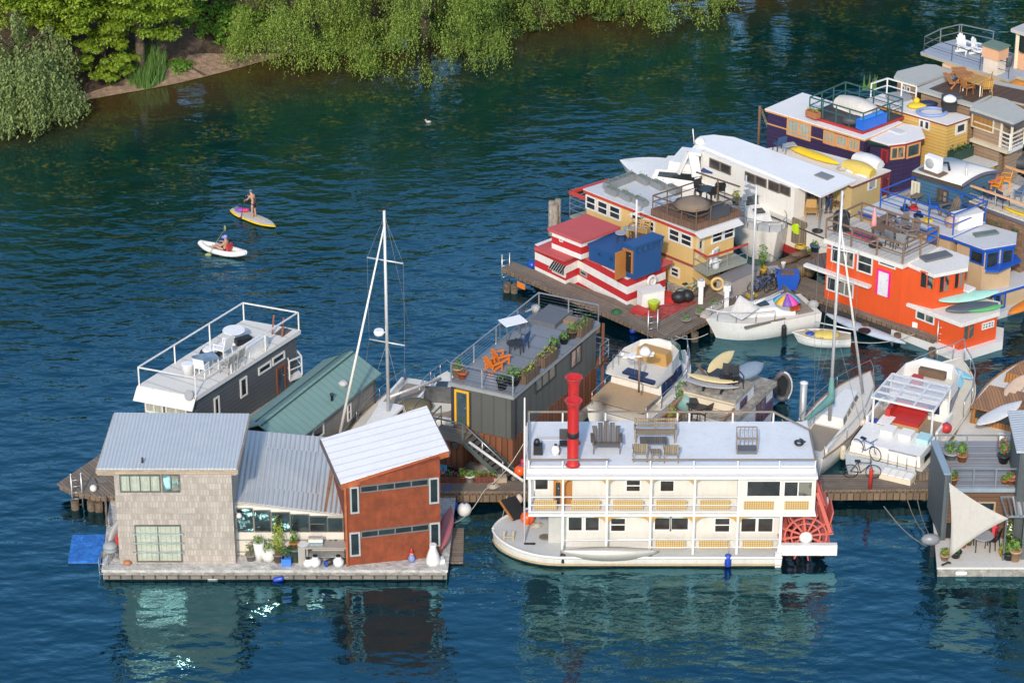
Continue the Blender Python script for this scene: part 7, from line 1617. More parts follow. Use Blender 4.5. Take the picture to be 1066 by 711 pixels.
bay=[P(F2(*p),z=3.55)for p in((362,492),(505,535),(612,522),(728,490),(700,425),(575,402))];MB().slab(bay,.10).build('bay_roof',mat('white_curved_roof',(.74,.73,.71)),hp);MB().slab([p-V((0,0,.101))for p in inset_z(bay,.02)],.10).build('bay_fascia',REDE,hp);bw_=inset(bay,.14);wall_house(hp,bw_,.5,3.3,PURW,'bay_wall');wall_house(hp,inset(bay,-.1),-.4,.5,CONC,'bay_float')
window(hp,bw_[2],bw_[3],F2(616,540),F2(694,602),ORT,glass('green_dark_glass',(.03,.045,.04)),1,0,fw=.1);window(hp,bw_[1],bw_[2],F2(516,552),F2(600,622),ORT,glass('green_dark_glass',(.03,.045,.04)),2,0,fw=.1)
q=P(F2(545,453),z=3.56);MB(PANG).box(P(F2(545,450),z=3.58),(1.1,.55,.06),PANG).build('bay_skylight',mat('skylight_white',(.6,.6,.6)),hp)
aw2=[P(F2(*p),z=zz)for p,zz in(((360,505),3.5),((500,545),3.5),((500,560),3.2),((365,530),3.2))];MB().slab(aw2,.05).build('awning',mat('green_canvas',(.03,.09,.075)),hp);panel(hp,wp_[1],wp_[2],F2(365,560),F2(410,640),BLACK,'doorway');door(hp,bw_[0],bw_[1],F2(462,560),F2(500,650),REDE,mat('maroon_door',(.15,.02,.03)))
#yellow clapboard houseboat with stuff on a white roof
YCL=mat('yellow_clapboard',(.66,.42,.12),'siding',period=.19,rough=.6,var=.07)
hj=thing('yellow_cottage_boat','small yellow clapboard houseboat with a white roof deck and green planter','houseboat',P(F2(760,560),z=0))
ZJ=4.1;MJ=F2(867,414);wj,qj=boxhouse(hj,F2(350,262),MJ,F4(507,330),ZJ,.9,mat('white_deck_roof',(.70,.66,.62),rough=.65,var=.05,dirt=.15),YCL,.06,.10,mat('maroon_edge',(.22,.05,.05)))
wins(hj,wj[0],wj[1],F4,((90,345,128,430,1,0),(132,355,172,445,1,0)),WHITE,GLASS,.08);wins(hj,wj[1],wj[2],F4,((386,390,466,455,1,0),),WHITE,GLASS,.14)
railing(hj,[qj[0].lerp(qj[3],.3),qj[3],qj[3].lerp(qj[2],.35)],.85,WHITE,rails=(1,.5),post=1.2,r=.04)
fdk=[qj[1],qj[2],qj[2]-(qj[0]-qj[1]).normalized()*2.0,qj[1]-(qj[0]-qj[1]).normalized()*2.0];fdk=[at_xy(p,1.9)for p in fdk];MB().slab(fdk,.18).build('front_deck',mat('pale_deck',(.55,.53,.49)),hj);wall_house(hj,inset(fdk,.12),.4,1.72,YCL,'lower_wall')
tJ,nJ=outward(wj[1],wj[2]);trough(at_xy(wj[1].lerp(wj[2],.55)+nJ*.3,1.91),1.6,.5,.55,atan2(tJ.y,tJ.x),mat('dark_green_box',(.02,.055,.04)),LEAFD(),.25,'dark green planter box under the small square window',n=60)
(u_,z_)=onwall(wj[0],wj[1],F4(310,600));ring(P(F4(308,612),z=2.1),.33,.09,(.2,-1,.15),WHITE,'white life ring at the foot of the yellow clapboard wall')
b=MB();board(b,4.0,.85,.35,P(F4(180,540),z=1.6),PANG+.12,rx=.3);single(b,'canoe',mat('grey_white_hull',(.58,.57,.54),rough=.4),'grey white canoe resting beside the yellow clapboard wall','canoe')
jr=lambda x,y:P(F4(x,y),z=ZJ+.01)
b=MB();b.ball(jr(70,255)+V((0,0,.12)),.4,10,6,(1.5,.9,.4)).ball(jr(62,240)+V((0,0,.3)),.2,8,6);single(b,'inflatable_toy',mat('toy_yellow',(.72,.50,.02)),'yellow inflatable on the white roof of the yellow clapboard houseboat','inflatable');b=MB();q=jr(190,300);b.grid([[q+V(((.6+.1*cos(e))*cos(a)*1.3,(.6+.1*cos(e))*sin(a),.08+.08*sin(e)))for e in[2*pi*k/7 for k in range(7)]]for a in[2*pi*k/18 for k in range(19)]],True,True);single(b,'inflatable_pool',mat('pool_blue',(.22,.32,.58),rough=.4),'blue and white inflatable ring on the white roof deck','inflatable')
b=MB();b.ball(jr(150,245)+V((0,0,.15)),.4,9,6,(1.6,.8,.5));single(b,'navy_cushion',mat('navy_fender',(.015,.025,.07)),'navy cushion beside the yellow inflatable','cushion');q=jr(330,290);t_=thing('roof_grill','black grill with a white lid at the corner of the white roof deck','grill',q);MB().box(q+V((0,0,.4)),(.8,.5,.6)).build('cabinet',BLACK,t_);MB().lathe([(.4,.71),(.36,.86),(.15,.98)],q,12).build('lid',WP,t_)
q=jr(350,232);single(MB().box(q+V((0,0,.3)),(1.0,.6,.6),.3),'storage_box',mat('charcoal_cover',(.06,.065,.075)),'dark storage box behind the black and white grill','storage box');q=P(F2(565,245),z=ZJ+.012);single(MB().lathe([(.75,0),(.75,.02)],q,18),'round_mat',mat('grey_mat',(.33,.33,.33)),'round grey mat on the white roof deck','mat')
b=MB()
for k in range(10):q=P(F2(350+k*8,205),z=.4);b.face([q+V((-.1,0,0)),q+V((.1,0,0)),q+V((random.uniform(-.3,.3),.1,random.uniform(.5,1.1)))])
single(b,'reed_plant',mat('grass_blade',(.06,.14,.02),'leaf',c2=(.13,.24,.05)),'tall green reeds at the water behind the white roof deck','reeds')
#taupe houseboat with picnic tables on its roof
TAUW=mat('taupe_boards',(.36,.25,.17),'siding',period=.22,rough=.65);GRF=mat('pale_grey_roof',(.42,.43,.40),rough=.75,var=.07,dirt=.15);
hz=thing('taupe_houseboat','taupe houseboat with grey roofs, a brown roof terrace and a white railed porch','houseboat',P(F4(700,560),z=0))
ZZ=4.5;zc=lambda x,y,z=ZZ:P(F4(x,y),z=z)
rear=[P(D3(*p),z=ZZ-.2)for p in((225,268),(330,305),(500,245),(420,212),(372,209),(240,242))];MB().slab(rear,.14).build('rear_roof',GRF,hz);wall_house(hz,inset(rear,.2),.5,ZZ-.36,TAUW,'rear_wall')
midp=[P(D3(*p),z=ZZ)for p in((322,322),(600,405),(680,352),(860,400),(900,330),(520,246))];MB().slab(midp,.15).build('main_roof',GRF,hz);wall_house(hz,inset([midp[0],midp[1],midp[1]+(midp[5]-midp[0]),midp[5]],.25),.5,ZZ-.17,TAUW)
ter=[P(D3(*p),z=ZZ+.03)for p in((388,322),(590,386),(670,350),(860,400),(900,345),(520,268))];MB(PANG).slab(ter,.025).build('roof_terrace',mat('umber_decking',(.10,.062,.042),'planks',period=.2),hz)
frp=[zc(505,258),zc(862,378),zc(1010,310),zc(745,150)];MB().slab([p+V((0,0,.02))for p in frp],.16).build('front_roof',GRF,hz);MB().slab([p-V((0,0,.142))for p in inset_z(frp,-.012)],.12).build('front_fascia',mat('slate_trim',(.10,.10,.14)),hz)
fw4=inset(frp,.2);tz_,nz_=outward(fw4[0],fw4[1]);wz1=fw4[0].lerp(fw4[1],.72)
wall_house(hz,[fw4[0],wz1,wz1+(fw4[3]-fw4[0]),fw4[3]],.5,ZZ-.26,TAUW,'front_wall');wall_house(hz,inset([fw4[0],fw4[1],fw4[2],fw4[3]],-.3),-.4,.5,CONC,'float')
window(hz,fw4[0],wz1,F4(524,290),F4(698,470),mat('cream_trim',(.62,.55,.40)),mat('amber_blind',(.34,.17,.05),'seam',period=.3),1,0,fw=.08);(_,zpf)=onwall(fw4[0],fw4[1],F4(700,560));bands(hz,fw4[0],fw4[1],zpf-.15,.16,mat('cream_trim',(.62,.55,.40)),d=.3);bands(hz,fw4[0],wz1,zpf+.95,.08,mat('cream_trim',(.62,.55,.40)))
pf3=[wz1,fw4[1]+nz_*.1,fw4[2]+nz_*.1,fw4[2].lerp(fw4[3],.35)];MB().slab([at_xy(p,zpf)for p in pf3],.2).build('porch',WHITE,hz);wall_house(hz,inset(pf3,.25),.5,zpf-.21,TAUW,'porch_base')
railing(hz,[at_xy(wz1+nz_*.05,zpf),at_xy(pf3[1],zpf),at_xy(pf3[2],zpf)],.95,WHITE,rails=(1,.72,.45,.2),post=1.3,r=.045)
for p_ in(fw4[1],wz1.lerp(fw4[1],.02)):MB().bar(at_xy(p_,zpf),at_xy(p_,ZZ-.2),.14).build('porch_post',mat('cream_trim',(.62,.55,.40)),hz)
mk_table(BROWNW,BROWNW,r=.4,h=.7)(at_xy(wz1.lerp(pf3[1],.5)+V((.5,.6,0)),zpf+.003),0,'brown round table on the white railed porch');mk_chair(TEAK,None,.5)(at_xy(wz1.lerp(pf3[1],.75)+V((.6,.8,0)),zpf+.003),2,'wooden chair on the white railed porch')
wins(hz,inset(rear,.2)[0],inset(rear,.2)[1],D3,((262,305,276,340,1,0),(285,310,300,345,1,0)),WHITE,GLASS,.06)
OT=mk_picnic(mat('cedar_orange',(.52,.21,.06),'planks',period=.12,rough=.6));zt2=lambda x,y:P(D3(x,y),z=ZZ+.035);OT(zt2(533,305),PANG+pi/2+.9,'cedar orange picnic table on the brown roof terrace, nearer the rear roof');mk_chair(mat('cedar_orange'),None,.6,'cedar_chair')(zt2(560,345),.5,'cedar armchair with its back to the grey front roof','cedar armchairs round the cedar table');mk_table(mat('honey_cedar',(.58,.32,.08),'planks',period=.12),None,L=1.3,W=1.2,h=.72,name='cedar_table')(zt2(610,335),PANG,'honey cedar table among the cedar armchairs');mk_chair(mat('honey_cedar'),None,.6,'cedar_chair')(zt2(648,320),2.8,'cedar armchair at the far side of the honey cedar table');mk_chair(mat('honey_cedar'),None,.6,'cedar_chair')(zt2(650,350),1.7,'low cedar armchair nearest the grey front roof')
q0,q1=P(F4(590,560),z=2.2),P(F4(660,700),z=KD);b=MB()
for s_ in(-.3,.35):b.bar(q0+V((s_,0,0)),q1+V((s_,0,0)),.07,.18)
for k in range(7):p_=q0.lerp(q1,(k+.5)/7);b.box(p_+V((.02,0,0)),(.66,.22,.05))
single(b,'green_steps',mat('dark_green_box',(.02,.055,.04)),'dark green steps leading down between the yellow and taupe houseboats','steps')
dock('east_dock','timber walkway in front of the taupe houseboat',[P(F4(430,690),z=KD),P(F4(760,770),z=KD),P(F4(1200,720),z=KD),P(F4(1100,600),z=KD),P(F4(600,640),z=KD)],KD,PANG,[at_xy(P(F4(800,760),z=0),0)])
pedestal(P(F4(820,720),z=KD),1.3,'white power pedestal on the walkway under the white railed porch');q=P(F4(905,745),z=KD);single(MB().ball(q+V((0,0,.35)),.6,10,7,(1.5,.9,.7)),'covered_heap',mat('charcoal_cover',(.06,.065,.075)),'dark covered heap on the walkway under the white railed porch','heap')
#peach house with two white chairs at the top right
PEA=mat('peach_boards',(.66,.37,.22),rough=.6,var=.06);BGREY=mat('blue_grey_deck',(.33,.37,.44),rough=.7,var=.07)
hx=thing('peach_houseboat','peach houseboat in the top right corner with a blue grey roof deck','houseboat',P(F3(600,711),z=0))
ZX=4.6;xp=[P(F3(*p),z=ZX)for p in((95,432),(825,662),(890,628),(1000,660),(1150,560),(700,380),(430,322),(400,322),(240,360))];MB().slab(xp,.05).build('roof_deck',BGREY,hx);MB().slab([p-V((0,0,.051))for p in inset_z(xp,.02)],.14).build('fascia',mat('sage_trim',(.38,.36,.24)),hx)
xw=[P(F3(*p),z=ZX)for p in((268,498),(735,648),(1010,540),(560,400))];wall_house(hx,inset(xw,.05),.5,ZX-.2,PEA);wall_house(hx,inset(xw,-.3),-.4,.5,CONC,'float')
xi=inset(xw,.05);wins(hx,xi[0],xi[1],F3,((288,535,352,572,1,0),(357,557,418,600,1,0),(473,588,532,628,1,0),(543,612,606,655,1,0)),mat('cream_trim',(.62,.55,.40)),GLASS,.06)
x2=[P(F3(*p),z=ZX-.2)for p in((735,655),(880,690),(1060,650),(1100,560))];wall_house(hx,x2,.5,ZX-.25,mat('orange_peach',(.62,.26,.06)),'entry_wall')
xb=P(F3(700,592),z=ZX);MB().box(xb+V((0,0,.45)),(1.0,.8,.9),PANG).build('stair_box',mat('cream_box',(.68,.58,.48)),hx);MB().box(xb+V((0,0,1.24)),(1.15,.95,.68),PANG).build('stair_box_top',PEA,hx);MB().box(xb+V((0,0,1.62)),(1.3,1.1,.08),PANG).build('stair_roof',mat('green_cap',(.14,.20,.15)),hx)
xr=[at_xy(p,ZX)for p in inset(xp,.15)];DR=mat('dark_rail',(.06,.075,.085),rough=.5);railing(hx,[xr[1],xr[0]],.95,DR,rails=(1,.45),post=2.2,r=.022);railing(hx,[xr[0],xr[8],xr[7],xr[6],xr[5]],.95,mat('slate_rail',(.16,.20,.22)),rails=(1,.5),post=2.2,r=.03)
XA=mk_adirondack(WP,.58);xc=lambda x,y:P(F3(x,y),z=ZX+.003);XA(xc(465,440),-.9,'white adirondack chair on the blue grey roof deck, farther from the peach box','white adirondack chairs',1.05);XA(xc(575,450),-.6,'white adirondack chair on the blue grey roof deck, next to the peach box','white adirondack chairs',.95)
q=xc(810,545);single(MB().lathe([(.25,0),(.32,.6),(.3,.7),(.22,.7)],q,10),'plastic_bin',mat('grey_bin',(.12,.13,.15)),'dark grey bin behind the peach box on the roof deck','bin')
tw=[P(F3(*p),z=ZX+2.4)for p in((840,238),(1000,290),(1150,230),(1010,170))];MB().slab(tw,.2).build('tower_roof',mat('pale_shingle_roof',(.48,.46,.44)),hx);ti_=inset(tw,.3);
for p_ in ti_[:3]:MB().bar(at_xy(p_,ZX),at_xy(p_,ZX+2.2),.2).build('tower_post',mat('cream_trim',(.62,.55,.40)),hx)
wall_house(hx,ti_,ZX+.01,ZX+.95,PEA,'tower_base');wall_house(hx,inset(ti_,.15),ZX+.96,ZX+2.19,GLASS,'tower_glazing')
#blue houseboat with a white curved roof
BLW=mat('blue_boards',(.045,.12,.20),'siding',period=.2,rough=.6,var=.1);WLT=mat('warm_white_roof',(.70,.67,.62),rough=.6,var=.05,dirt=.12)
hb_=thing('blue_houseboat','blue houseboat with a pale curved roof carrying a heat pump','houseboat',P(F5(300,420),z=0))
ZB2=5.6;L0,M0,R0=P(F5(30,150),z=ZB2),P(F5(442,268),z=ZB2),P(F5(760,152),z=ZB2);B0=L0+R0-M0
rows=[]
for k in range(9):
 f=k/8;dz=.24*sin(pi*f);rows.append([M0.lerp(R0,f)+V((0,0,dz)),L0.lerp(B0,f)+V((0,0,dz))])
b=MB();b.grid(rows);b.build('roof',WLT,hb_,solid=.08)
wq=inset([L0,M0,R0,B0],.15);wall_house(hb_,wq,.5,ZB2-.02,BLW);wall_house(hb_,inset(wq,-.2),-.4,.5,CONC,'float')
ga=MB();
ins=[M0.lerp(R0,k/8)+(L0-M0).normalized()*.16+V((0,0,.24*sin(pi*k/8)-.05))for k in range(9)];nb_=(L0-M0).normalized()*.1
ga.loft([at_xy(ins[0],ZB2-.1)]+[at_xy(p,ZB2-.1)for p in reversed(ins[1:])]if False else[at_xy(ins[0],ZB2-.03)]+ins[1:8]+[at_xy(ins[8],ZB2-.03)],[p+nb_ for p in[at_xy(ins[0],ZB2-.03)]+ins[1:8]+[at_xy(ins[8],ZB2-.03)]]);ga.build('gable',mat('dark_shingles',(.13,.10,.08),'shingle',period=.15,bw=.2),hb_)
b=MB();b.path([M0.lerp(R0,k/8)+V((0,0,.24*sin(pi*k/8)))for k in range(9)],.09,6);b.build('roof_edge',mat('slate_trim',(.10,.10,.14)),hb_);MB().bar(L0-V((0,0,.1)),M0-V((0,0,.1)),.1,.22).build('fascia',mat('dark_brown_trim',(.06,.045,.04)),hb_)
window(hb_,wq[0],wq[1],F5(28,220),F5(88,355),mat('cream_trim',(.62,.55,.40)),CURT,2,0,fw=.1);window(hb_,wq[0],wq[1],F5(238,280),F5(322,415),mat('dark_brown_trim',(.06,.045,.04)),glass('amber_glass',(.05,.045,.03)),2,1,fw=.1)
q=P(F5(200,150),z=ZB2+.2);t_=thing('heat_pump','white heat pump on a dark tray on the pale curved roof','heat pump',q);MB().box(q+V((0,0,.02)),(1.4,.7,.05),PANG).build('tray',BROWNW,t_);MB().box(q+V((0,0,.47)),(.9,.38,.8),PANG).build('case',WP,t_);fr=V((cos(PANG-pi/2),sin(PANG-pi/2),0));MB().lathe([(.28,0),(.26,.02),(.05,.025)],q+fr*.19+V((0,0,.48))-V((cos(PANG),sin(PANG),0))*.12,14,fr).build('fan',GRYC,t_);MB().path([q+V((.5,0,.5)),q+V((.75,0,.5)),q+V((.85,-.05,.1))],.07,6).build('pipe',BLACK,t_)
#tan wheelhouse boat with blue railings
BLR=mat('blue_rail',(.015,.085,.42),rough=.45);TANL=mat('light_tan_boards',(.50,.36,.22),rough=.6,var=.06);PGR=mat('pale_grey_deck',(.52,.53,.55),rough=.7,var=.05,dirt=.1)
hv=thing('wheelhouse_boat','tan houseboat with bright blue railings and an octagonal glazed wheelhouse','houseboat',P(D4(640,640),z=0))
ZV=4.0;v=lambda x,y,z=ZV:P(D4(x,y),z=z)
vd=[v(20,350),v(512,490),v(690,412),v(300,290)];vd[3]=vd[0]+vd[2]-vd[1];MB(PANG).slab(vd,.06).build('roof_deck',PGR,hv);MB().slab([p-V((0,0,.061))for p in inset_z(vd,-.012)],.2).build('fascia',BLR,hv);wall_house(hv,inset(vd,.15),.5,ZV-.27,TANL);wall_house(hv,inset(vd,-.1),-.4,.5,CONC,'float')
vi=[v(132,350),v(517,482),v(686,412)];vi.append(vi[0]+vi[2]-vi[1]);railing(hv,vi,1.15,BLR,rails=(1,.5),post=1.7,r=.034,closed=True)
vr=[v(520,497,3.9),v(682,556,3.9),v(852,527,3.9),v(858,470,3.9),v(672,418,3.9)];MB().slab(vr,.05).build('wheelhouse_roof',PGR,hv);MB().slab([p-V((0,0,.051))for p in inset_z(vr,-.012)],.14).build('wheelhouse_fascia',BLR,hv);vw=inset(vr,.16);
wall_house(hv,vw,.5,3.7,TANL,'wheelhouse_wall')
window(hv,vw[0],vw[1],D4(612,548),D4(680,645),BLR,GLASS,1,0,fw=.09);window(hv,vw[1],vw[2],D4(693,572),D4(756,650),BLR,GLASS,1,0,fw=.09);window(hv,vw[1],vw[2],D4(775,558),D4(832,636),BLR,GLASS,1,0,fw=.09)
vl=[P(D5(*p),z=1.45)for p in((822,292),(935,345),(1085,300),(1090,240),(940,220))];MB().slab(vl,.06).build('lower_roof',PGR,hv);MB().slab([p-V((0,0,.061))for p in inset_z(vl,-.012)],.14).build('lower_fascia',BLR,hv);lw2=inset(vl,.1);wall_house(hv,lw2,.4,1.24,TANL,'lower_wall');wall_house(hv,inset(vl,-.2),-.4,.4,PGR,'lower_float');window(hv,lw2[1],lw2[2],D5(943,345),D5(985,400),BLR,GLASS,2,0,fw=.07)
sill=[v(690,668,2.85),v(760,668,2.85),v(880,615,2.85),v(850,580,2.85)];MB().slab(sill,.12).build('sill_ledge',BLR,hv);q=P(D4(692,478),z=3.91);MB(PANG).box(q+V((0,0,.05)),(1.3,.42,.1),PANG+1.1).build('roof_hatch',mat('hatch_glass',(.12,.16,.16)),hv)
b=MB();board(b,2.6,.7,.3,P(D5(1065,405),z=.75),PANG+1.6);single(b,'kayak',mat('red_yellow_plastic',(.72,.22,.02),rough=.4),'orange red kayak on the float at the right edge, below the tan wheelhouse','kayak')
vt=lambda x,y:P(D4(x,y),z=ZV+.003)
mk_bench(WOODG,1.5,back=False)(vt(355,300),PANG,'weathered plank bench against the blue wall');mk_adirondack(WOODG,.6)(vt(500,385),3.6,'weathered adirondack chair on the blue railed roof deck');mk_chair(mat('bright_blue'),DARK,.5,'blue_chair')(vt(415,365),0,'bright blue chair on the blue railed roof deck');q=vt(590,430);t_=thing('deck_box','white deck box by the blue railing above the tan wheelhouse','deck box',q);MB().box(q+V((0,0,.35)),(1.5,.7,.7),PANG+1.25).build('body',WP,t_);MB().box(q+V((0,0,.73)),(1.56,.76,.06),PANG+1.25).build('lid',WHITE,t_)
for x,y,m_,lb in((308,350,REDP,'red toy bucket on the blue railed roof deck'),(385,412,mat('toy_yellow',(.72,.50,.02)),'yellow toy truck on the blue railed roof deck'),(265,352,BLACK,'dark crate lying near the red toy bucket'),(335,388,mat('navy_fender',(.015,.025,.07)),'navy sandals heap between the bench and the railing')):
 q=vt(x,y);b=MB();b.box(q+V((0,0,.1)),(.42,.3,.18),.4).lathe([(.1,.2),(.14,.32)],q,8);single(b,'deck_toy',m_,lb,'toy')
q=vt(510,440);b=MB();b.ball(q+V((0,0,.3)),.36,9,7,(1.1,.9,.9));single(b,'covered_grill',mat('pink_tan_cover',(.45,.30,.24)),'tan covered grill beside the white deck box','grill')
#brown shingled house at the right edge with orange furniture on deck
BRS=mat('brown_shingles',(.20,.12,.075),'shingle',period=.16,bw=.22,rough=.85);CRD=mat('cream_decking',(.60,.54,.44),'seam',period=.5,rough=.75,var=.08,dirt=.15)
hn=thing('brown_houseboat','brown shingled houseboat at the right edge with a cream roof deck','houseboat',P(F5(800,620),z=0))
ZN=4.5;n_=lambda x,y,z=ZN:P(F5(x,y),z=z);nd=[n_(445,372),n_(960,555),n_(1300,400),n_(740,250)];nd[3]=nd[0]+nd[2]-nd[1]
MB(PANG).slab(nd,.06).build('roof_deck',CRD,hn);MB().slab([p-V((0,0,.061))for p in inset_z(nd,-.012)],.2).build('fascia',mat('slate_trim',(.10,.10,.14)),hn);nw=inset(nd,.15);wall_house(hn,nw,.5,ZN-.27,BRS);wall_house(hn,inset(nd,-.1),-.4,.5,CONC,'float')
wins(hn,nw[0],nw[1],F5,((632,530,690,585,2,0),(705,548,768,608,2,0),(842,600,905,690,2,0)),mat('olive_trim',(.12,.12,.06)),glass('amber_glass'),.07)
ni=[at_xy(p,ZN)for p in inset(nd,.06)];railing(hn,[ni[0],ni[1]],.85,mat('galvanised',(.42,.44,.46)),rails=(.5,),post=2.0,r=.022);MB().bar(ni[0]+V((0,0,.85)),ni[1]+V((0,0,.85)),.1).build('handrail',mat('peach_timber',(.62,.36,.18)),hn);MB().bar(ni[3]+V((0,0,.85)),ni[2]+V((0,0,.85)),.1).build('handrail',mat('peach_timber',(.62,.36,.18)),hn);q=ni[0];MB().tube(q,q+V((0,0,2.0)),.05).build('rail_post',STEEL,hn)
nt=lambda x,y:P(F5(x,y),z=ZN+.003);CO=mat('coral_paint',(.72,.20,.06));AM=mat('amber_plastic',(.80,.30,.01),rough=.4);NVC=mat('navy_plastic',(.03,.05,.12))
mk_table(CO,CO,L=1.1,W=1.0,h=.72,name='coral_table')(nt(655,300),PANG,'coral square table on the cream roof deck');Ch_a=mk_chair(AM,None,.5,'amber_chair');Ch_a(nt(790,280),2.9,'amber chair with a tall back behind the coral table',None,1.1);Ch_a(nt(720,320),2.6,'amber chair pushed in at the near side of the coral table');Ch_n=mk_chair(NVC,None,.5,'navy_chair');Ch_n(nt(660,410),.3,'navy chair by the railing, left of its twin','navy chairs on the cream deck');Ch_n(nt(770,435),.6,'navy chair by the railing, right of its twin','navy chairs on the cream deck');mk_bench(mat('slate_blue',(.12,.17,.26)),1.5,name='blue_bench')(nt(935,360),2.6,'slate blue bench on the cream roof deck at the right edge')
b=MB();board(b,2.2,.6,.12,nt(930,495),PANG+.1);single(b,'paddleboard',mat('kayak_yellow',(.78,.50,.01)),'yellow board with a red stripe by the cream deck edge','board');q=nt(520,320);single(MB().box(q+V((0,0,.4)),(1.0,.8,.8),PANG),'wicker_screen',mat('dark_wicker',(.05,.045,.045),'planks',period=.1),'dark wicker lounge under the curved gable','lounge')
#orange houseboat
ORW=mat('vermilion_boards',(.66,.085,.015),rough=.55,var=.06,dirt=.08);PNK=mat('hot_pink',(.75,.02,.28),rough=.45)
ho=thing('orange_houseboat','vivid orange houseboat with white trim, a hot pink door frame and a railed roof terrace','houseboat',P(D5(600,430),z=0))
ZO=4.1;o_=lambda x,y,z=ZO:P(D5(x,y),z=z)
Lo,Mo_,Ro=o_(232,112),o_(560,222),o_(712,148);oq=para(Lo,Mo_,Ro);od=(Ro-Mo_).normalized()
MB(PANG).slab(oq,.06).build('roof_terrace',mat('pale_terrace',(.55,.52,.47),'seam',period=.3,var=.1,dirt=.2),ho);MB().slab([p-V((0,0,.061))for p in inset_z(oq,-.012)],.2).build('fascia',WHITE,ho);ow=inset(oq,.12)
Z1=2.0
wall_house(ho,ow,.5,ZO-.27,ORW)
wins(ho,ow[0],ow[1],D5,((266,128,357,240,3,0),(374,166,433,268,1,1),(462,203,531,243,1,0),(246,266,354,364,3,0)),WHITE,GLASS,.07)
door(ho,ow[0],ow[1],D5(455,236),D5(505,362),PNK,mat('white_door',(.68,.68,.70)))
ledge=[at_xy(ow[0],2.35),at_xy(ow[0].lerp(ow[1],.62),2.35)];tO,nO=outward(ow[0],ow[1]);MB().slab([ledge[0]-tO*1.2,ledge[1],ledge[1]+nO*.28,ledge[0]-tO*1.2+nO*.28],.14).build('ledge',WHITE,ho)
rear_=[ow[0]-tO*1.25,ow[0],ow[3],ow[3]-tO*1.25];MB().slab([at_xy(p,2.352)for p in rear_],.1).build('rear_deck',mat('brown_decking',(.16,.11,.08),'planks',period=.2),ho)
ZQ=ZO-.1;fr_=[o_(568,210,ZQ),o_(692,264,ZQ),o_(832,236,ZQ),o_(838,190,ZQ),o_(712,146,ZQ)];MB().slab(fr_,.05).build('wheelhouse_roof',mat('warm_white_roof',(.70,.67,.62)),ho);MB().slab([p-V((0,0,.051))for p in inset_z(fr_,-.012)],.14).build('wheelhouse_fascia',WHITE,ho);fw_=inset(fr_,.14);wall_house(ho,[ow[1]+(ow[0]-ow[1])*.05+od*.0,fw_[1],fw_[2],fw_[3],fw_[4]],.5,ZQ-.21,ORW,'wheelhouse_wall')
wA3,wB3=ow[1],fw_[1];window(ho,wA3,wB3,D5(635,247),D5(690,332),ORW,GLASS,2,0,fw=.06);window(ho,fw_[1],fw_[2],D5(711,266),D5(753,334),ORW,GLASS,2,0,fw=.06);window(ho,fw_[1],fw_[2],D5(774,254),D5(812,318),ORW,GLASS,2,0,fw=.06)
q=P(D5(698,192),z=ZQ+.01);MB(PANG).box(q+V((0,0,.05)),(1.6,.65,.1),PANG+1.25).build('roof_hatch',mat('hatch_grey',(.12,.13,.145)),ho)
lo=[P(D5(*p),z=Z1)for p in((505,352),(805,468),(965,420),(968,378),(800,340),(535,338))];MB().slab(lo,.06).build('lower_roof',mat('warm_white_roof'),ho);MB().slab([p-V((0,0,.061))for p in inset_z(lo,-.012)],.16).build('lower_fascia',WHITE,ho);lw3=inset(lo,.1);wall_house(ho,lw3,.45,Z1-.225,ORW,'lower_wall')
wins(ho,lw3[0],lw3[1],D5,((618,408,692,475,2,0),),WHITE,glass('green_dark_glass'),.07);window(ho,lw3[1],lw3[2],D5(812,478),D5(856,528),ORW,glass('green_dark_glass'),2,0,fw=.06)
hlo=inset(lo,-.28);hl2=inset([ow[0],ow[1],ow[2],ow[3]],-.15);wall_house(ho,hlo,-.3,.45,WHITE,'bow_float');wall_house(ho,hl2,-.35,.445,mat('dark_hull',(.06,.055,.05)),'float')
window(ho,lw3[1],lw3[2],D5(891,468),D5(938,480),WHITE,glass('green_dark_glass'),4,1,fw=.06)
stp=P(D5(632,485),z=KD);t_=thing('boarding_steps','white boarding steps on the orange houseboat pier','steps',stp)
for k in range(3):MB().box(stp+V((.0,k*.25,.14+k*.14)),(.75,.26,.28+k*.28),PANG+.3).build('step',WP,t_)
single(MB(PANG).box(P(D5(525,425),z=KD+.2),(1.5,.6,.12),PANG).box(P(D5(525,425),z=KD+.05),(1.2,.4,.2),PANG),'low_bench',WOODG,'low plank bench on the orange houseboat pier','bench');q=P(D5(465,380),z=KD);single(MB(PANG).box(q+V((0,0,.1)),(.95,.45,.2),PANG),'door_step',WHITE,'white step below the hot pink door frame','step');q=P(D5(400,400),z=KD+.02);b=MB();board(b,3.0,.5,.15,q,PANG);single(b,'dark_kayak',BLACK,'slim dark kayak lying on the pier below the hot pink door','kayak')
oi=[at_xy(p,ZO)for p in inset(oq,.06)];ORL=mat('rail_brown',(.20,.125,.08),rough=.75);railing(ho,oi,1.05,ORL,rails=(1,.5),post=1.35,r=.045,closed=True)
ot=lambda x,y:P(D5(x,y),z=ZO+.003);f8=lambda x,y:P(F8(x,y),z=ZO+.003)
q=f8(575,370);t_=thing('closed_parasol','folded pale pink parasol standing in a table on the orange houseboat terrace','parasol',q);MB().tube(q,q+V((0,0,1.0)),.03).build('pole',BROWNW,t_);MB().lathe([(.05,.55),(.17,.62),(.14,.9),(.10,1.3),(.04,1.62),(.02,1.68)],q,9).build('canopy',mat('pale_pink_canvas',(.70,.30,.30)),t_)
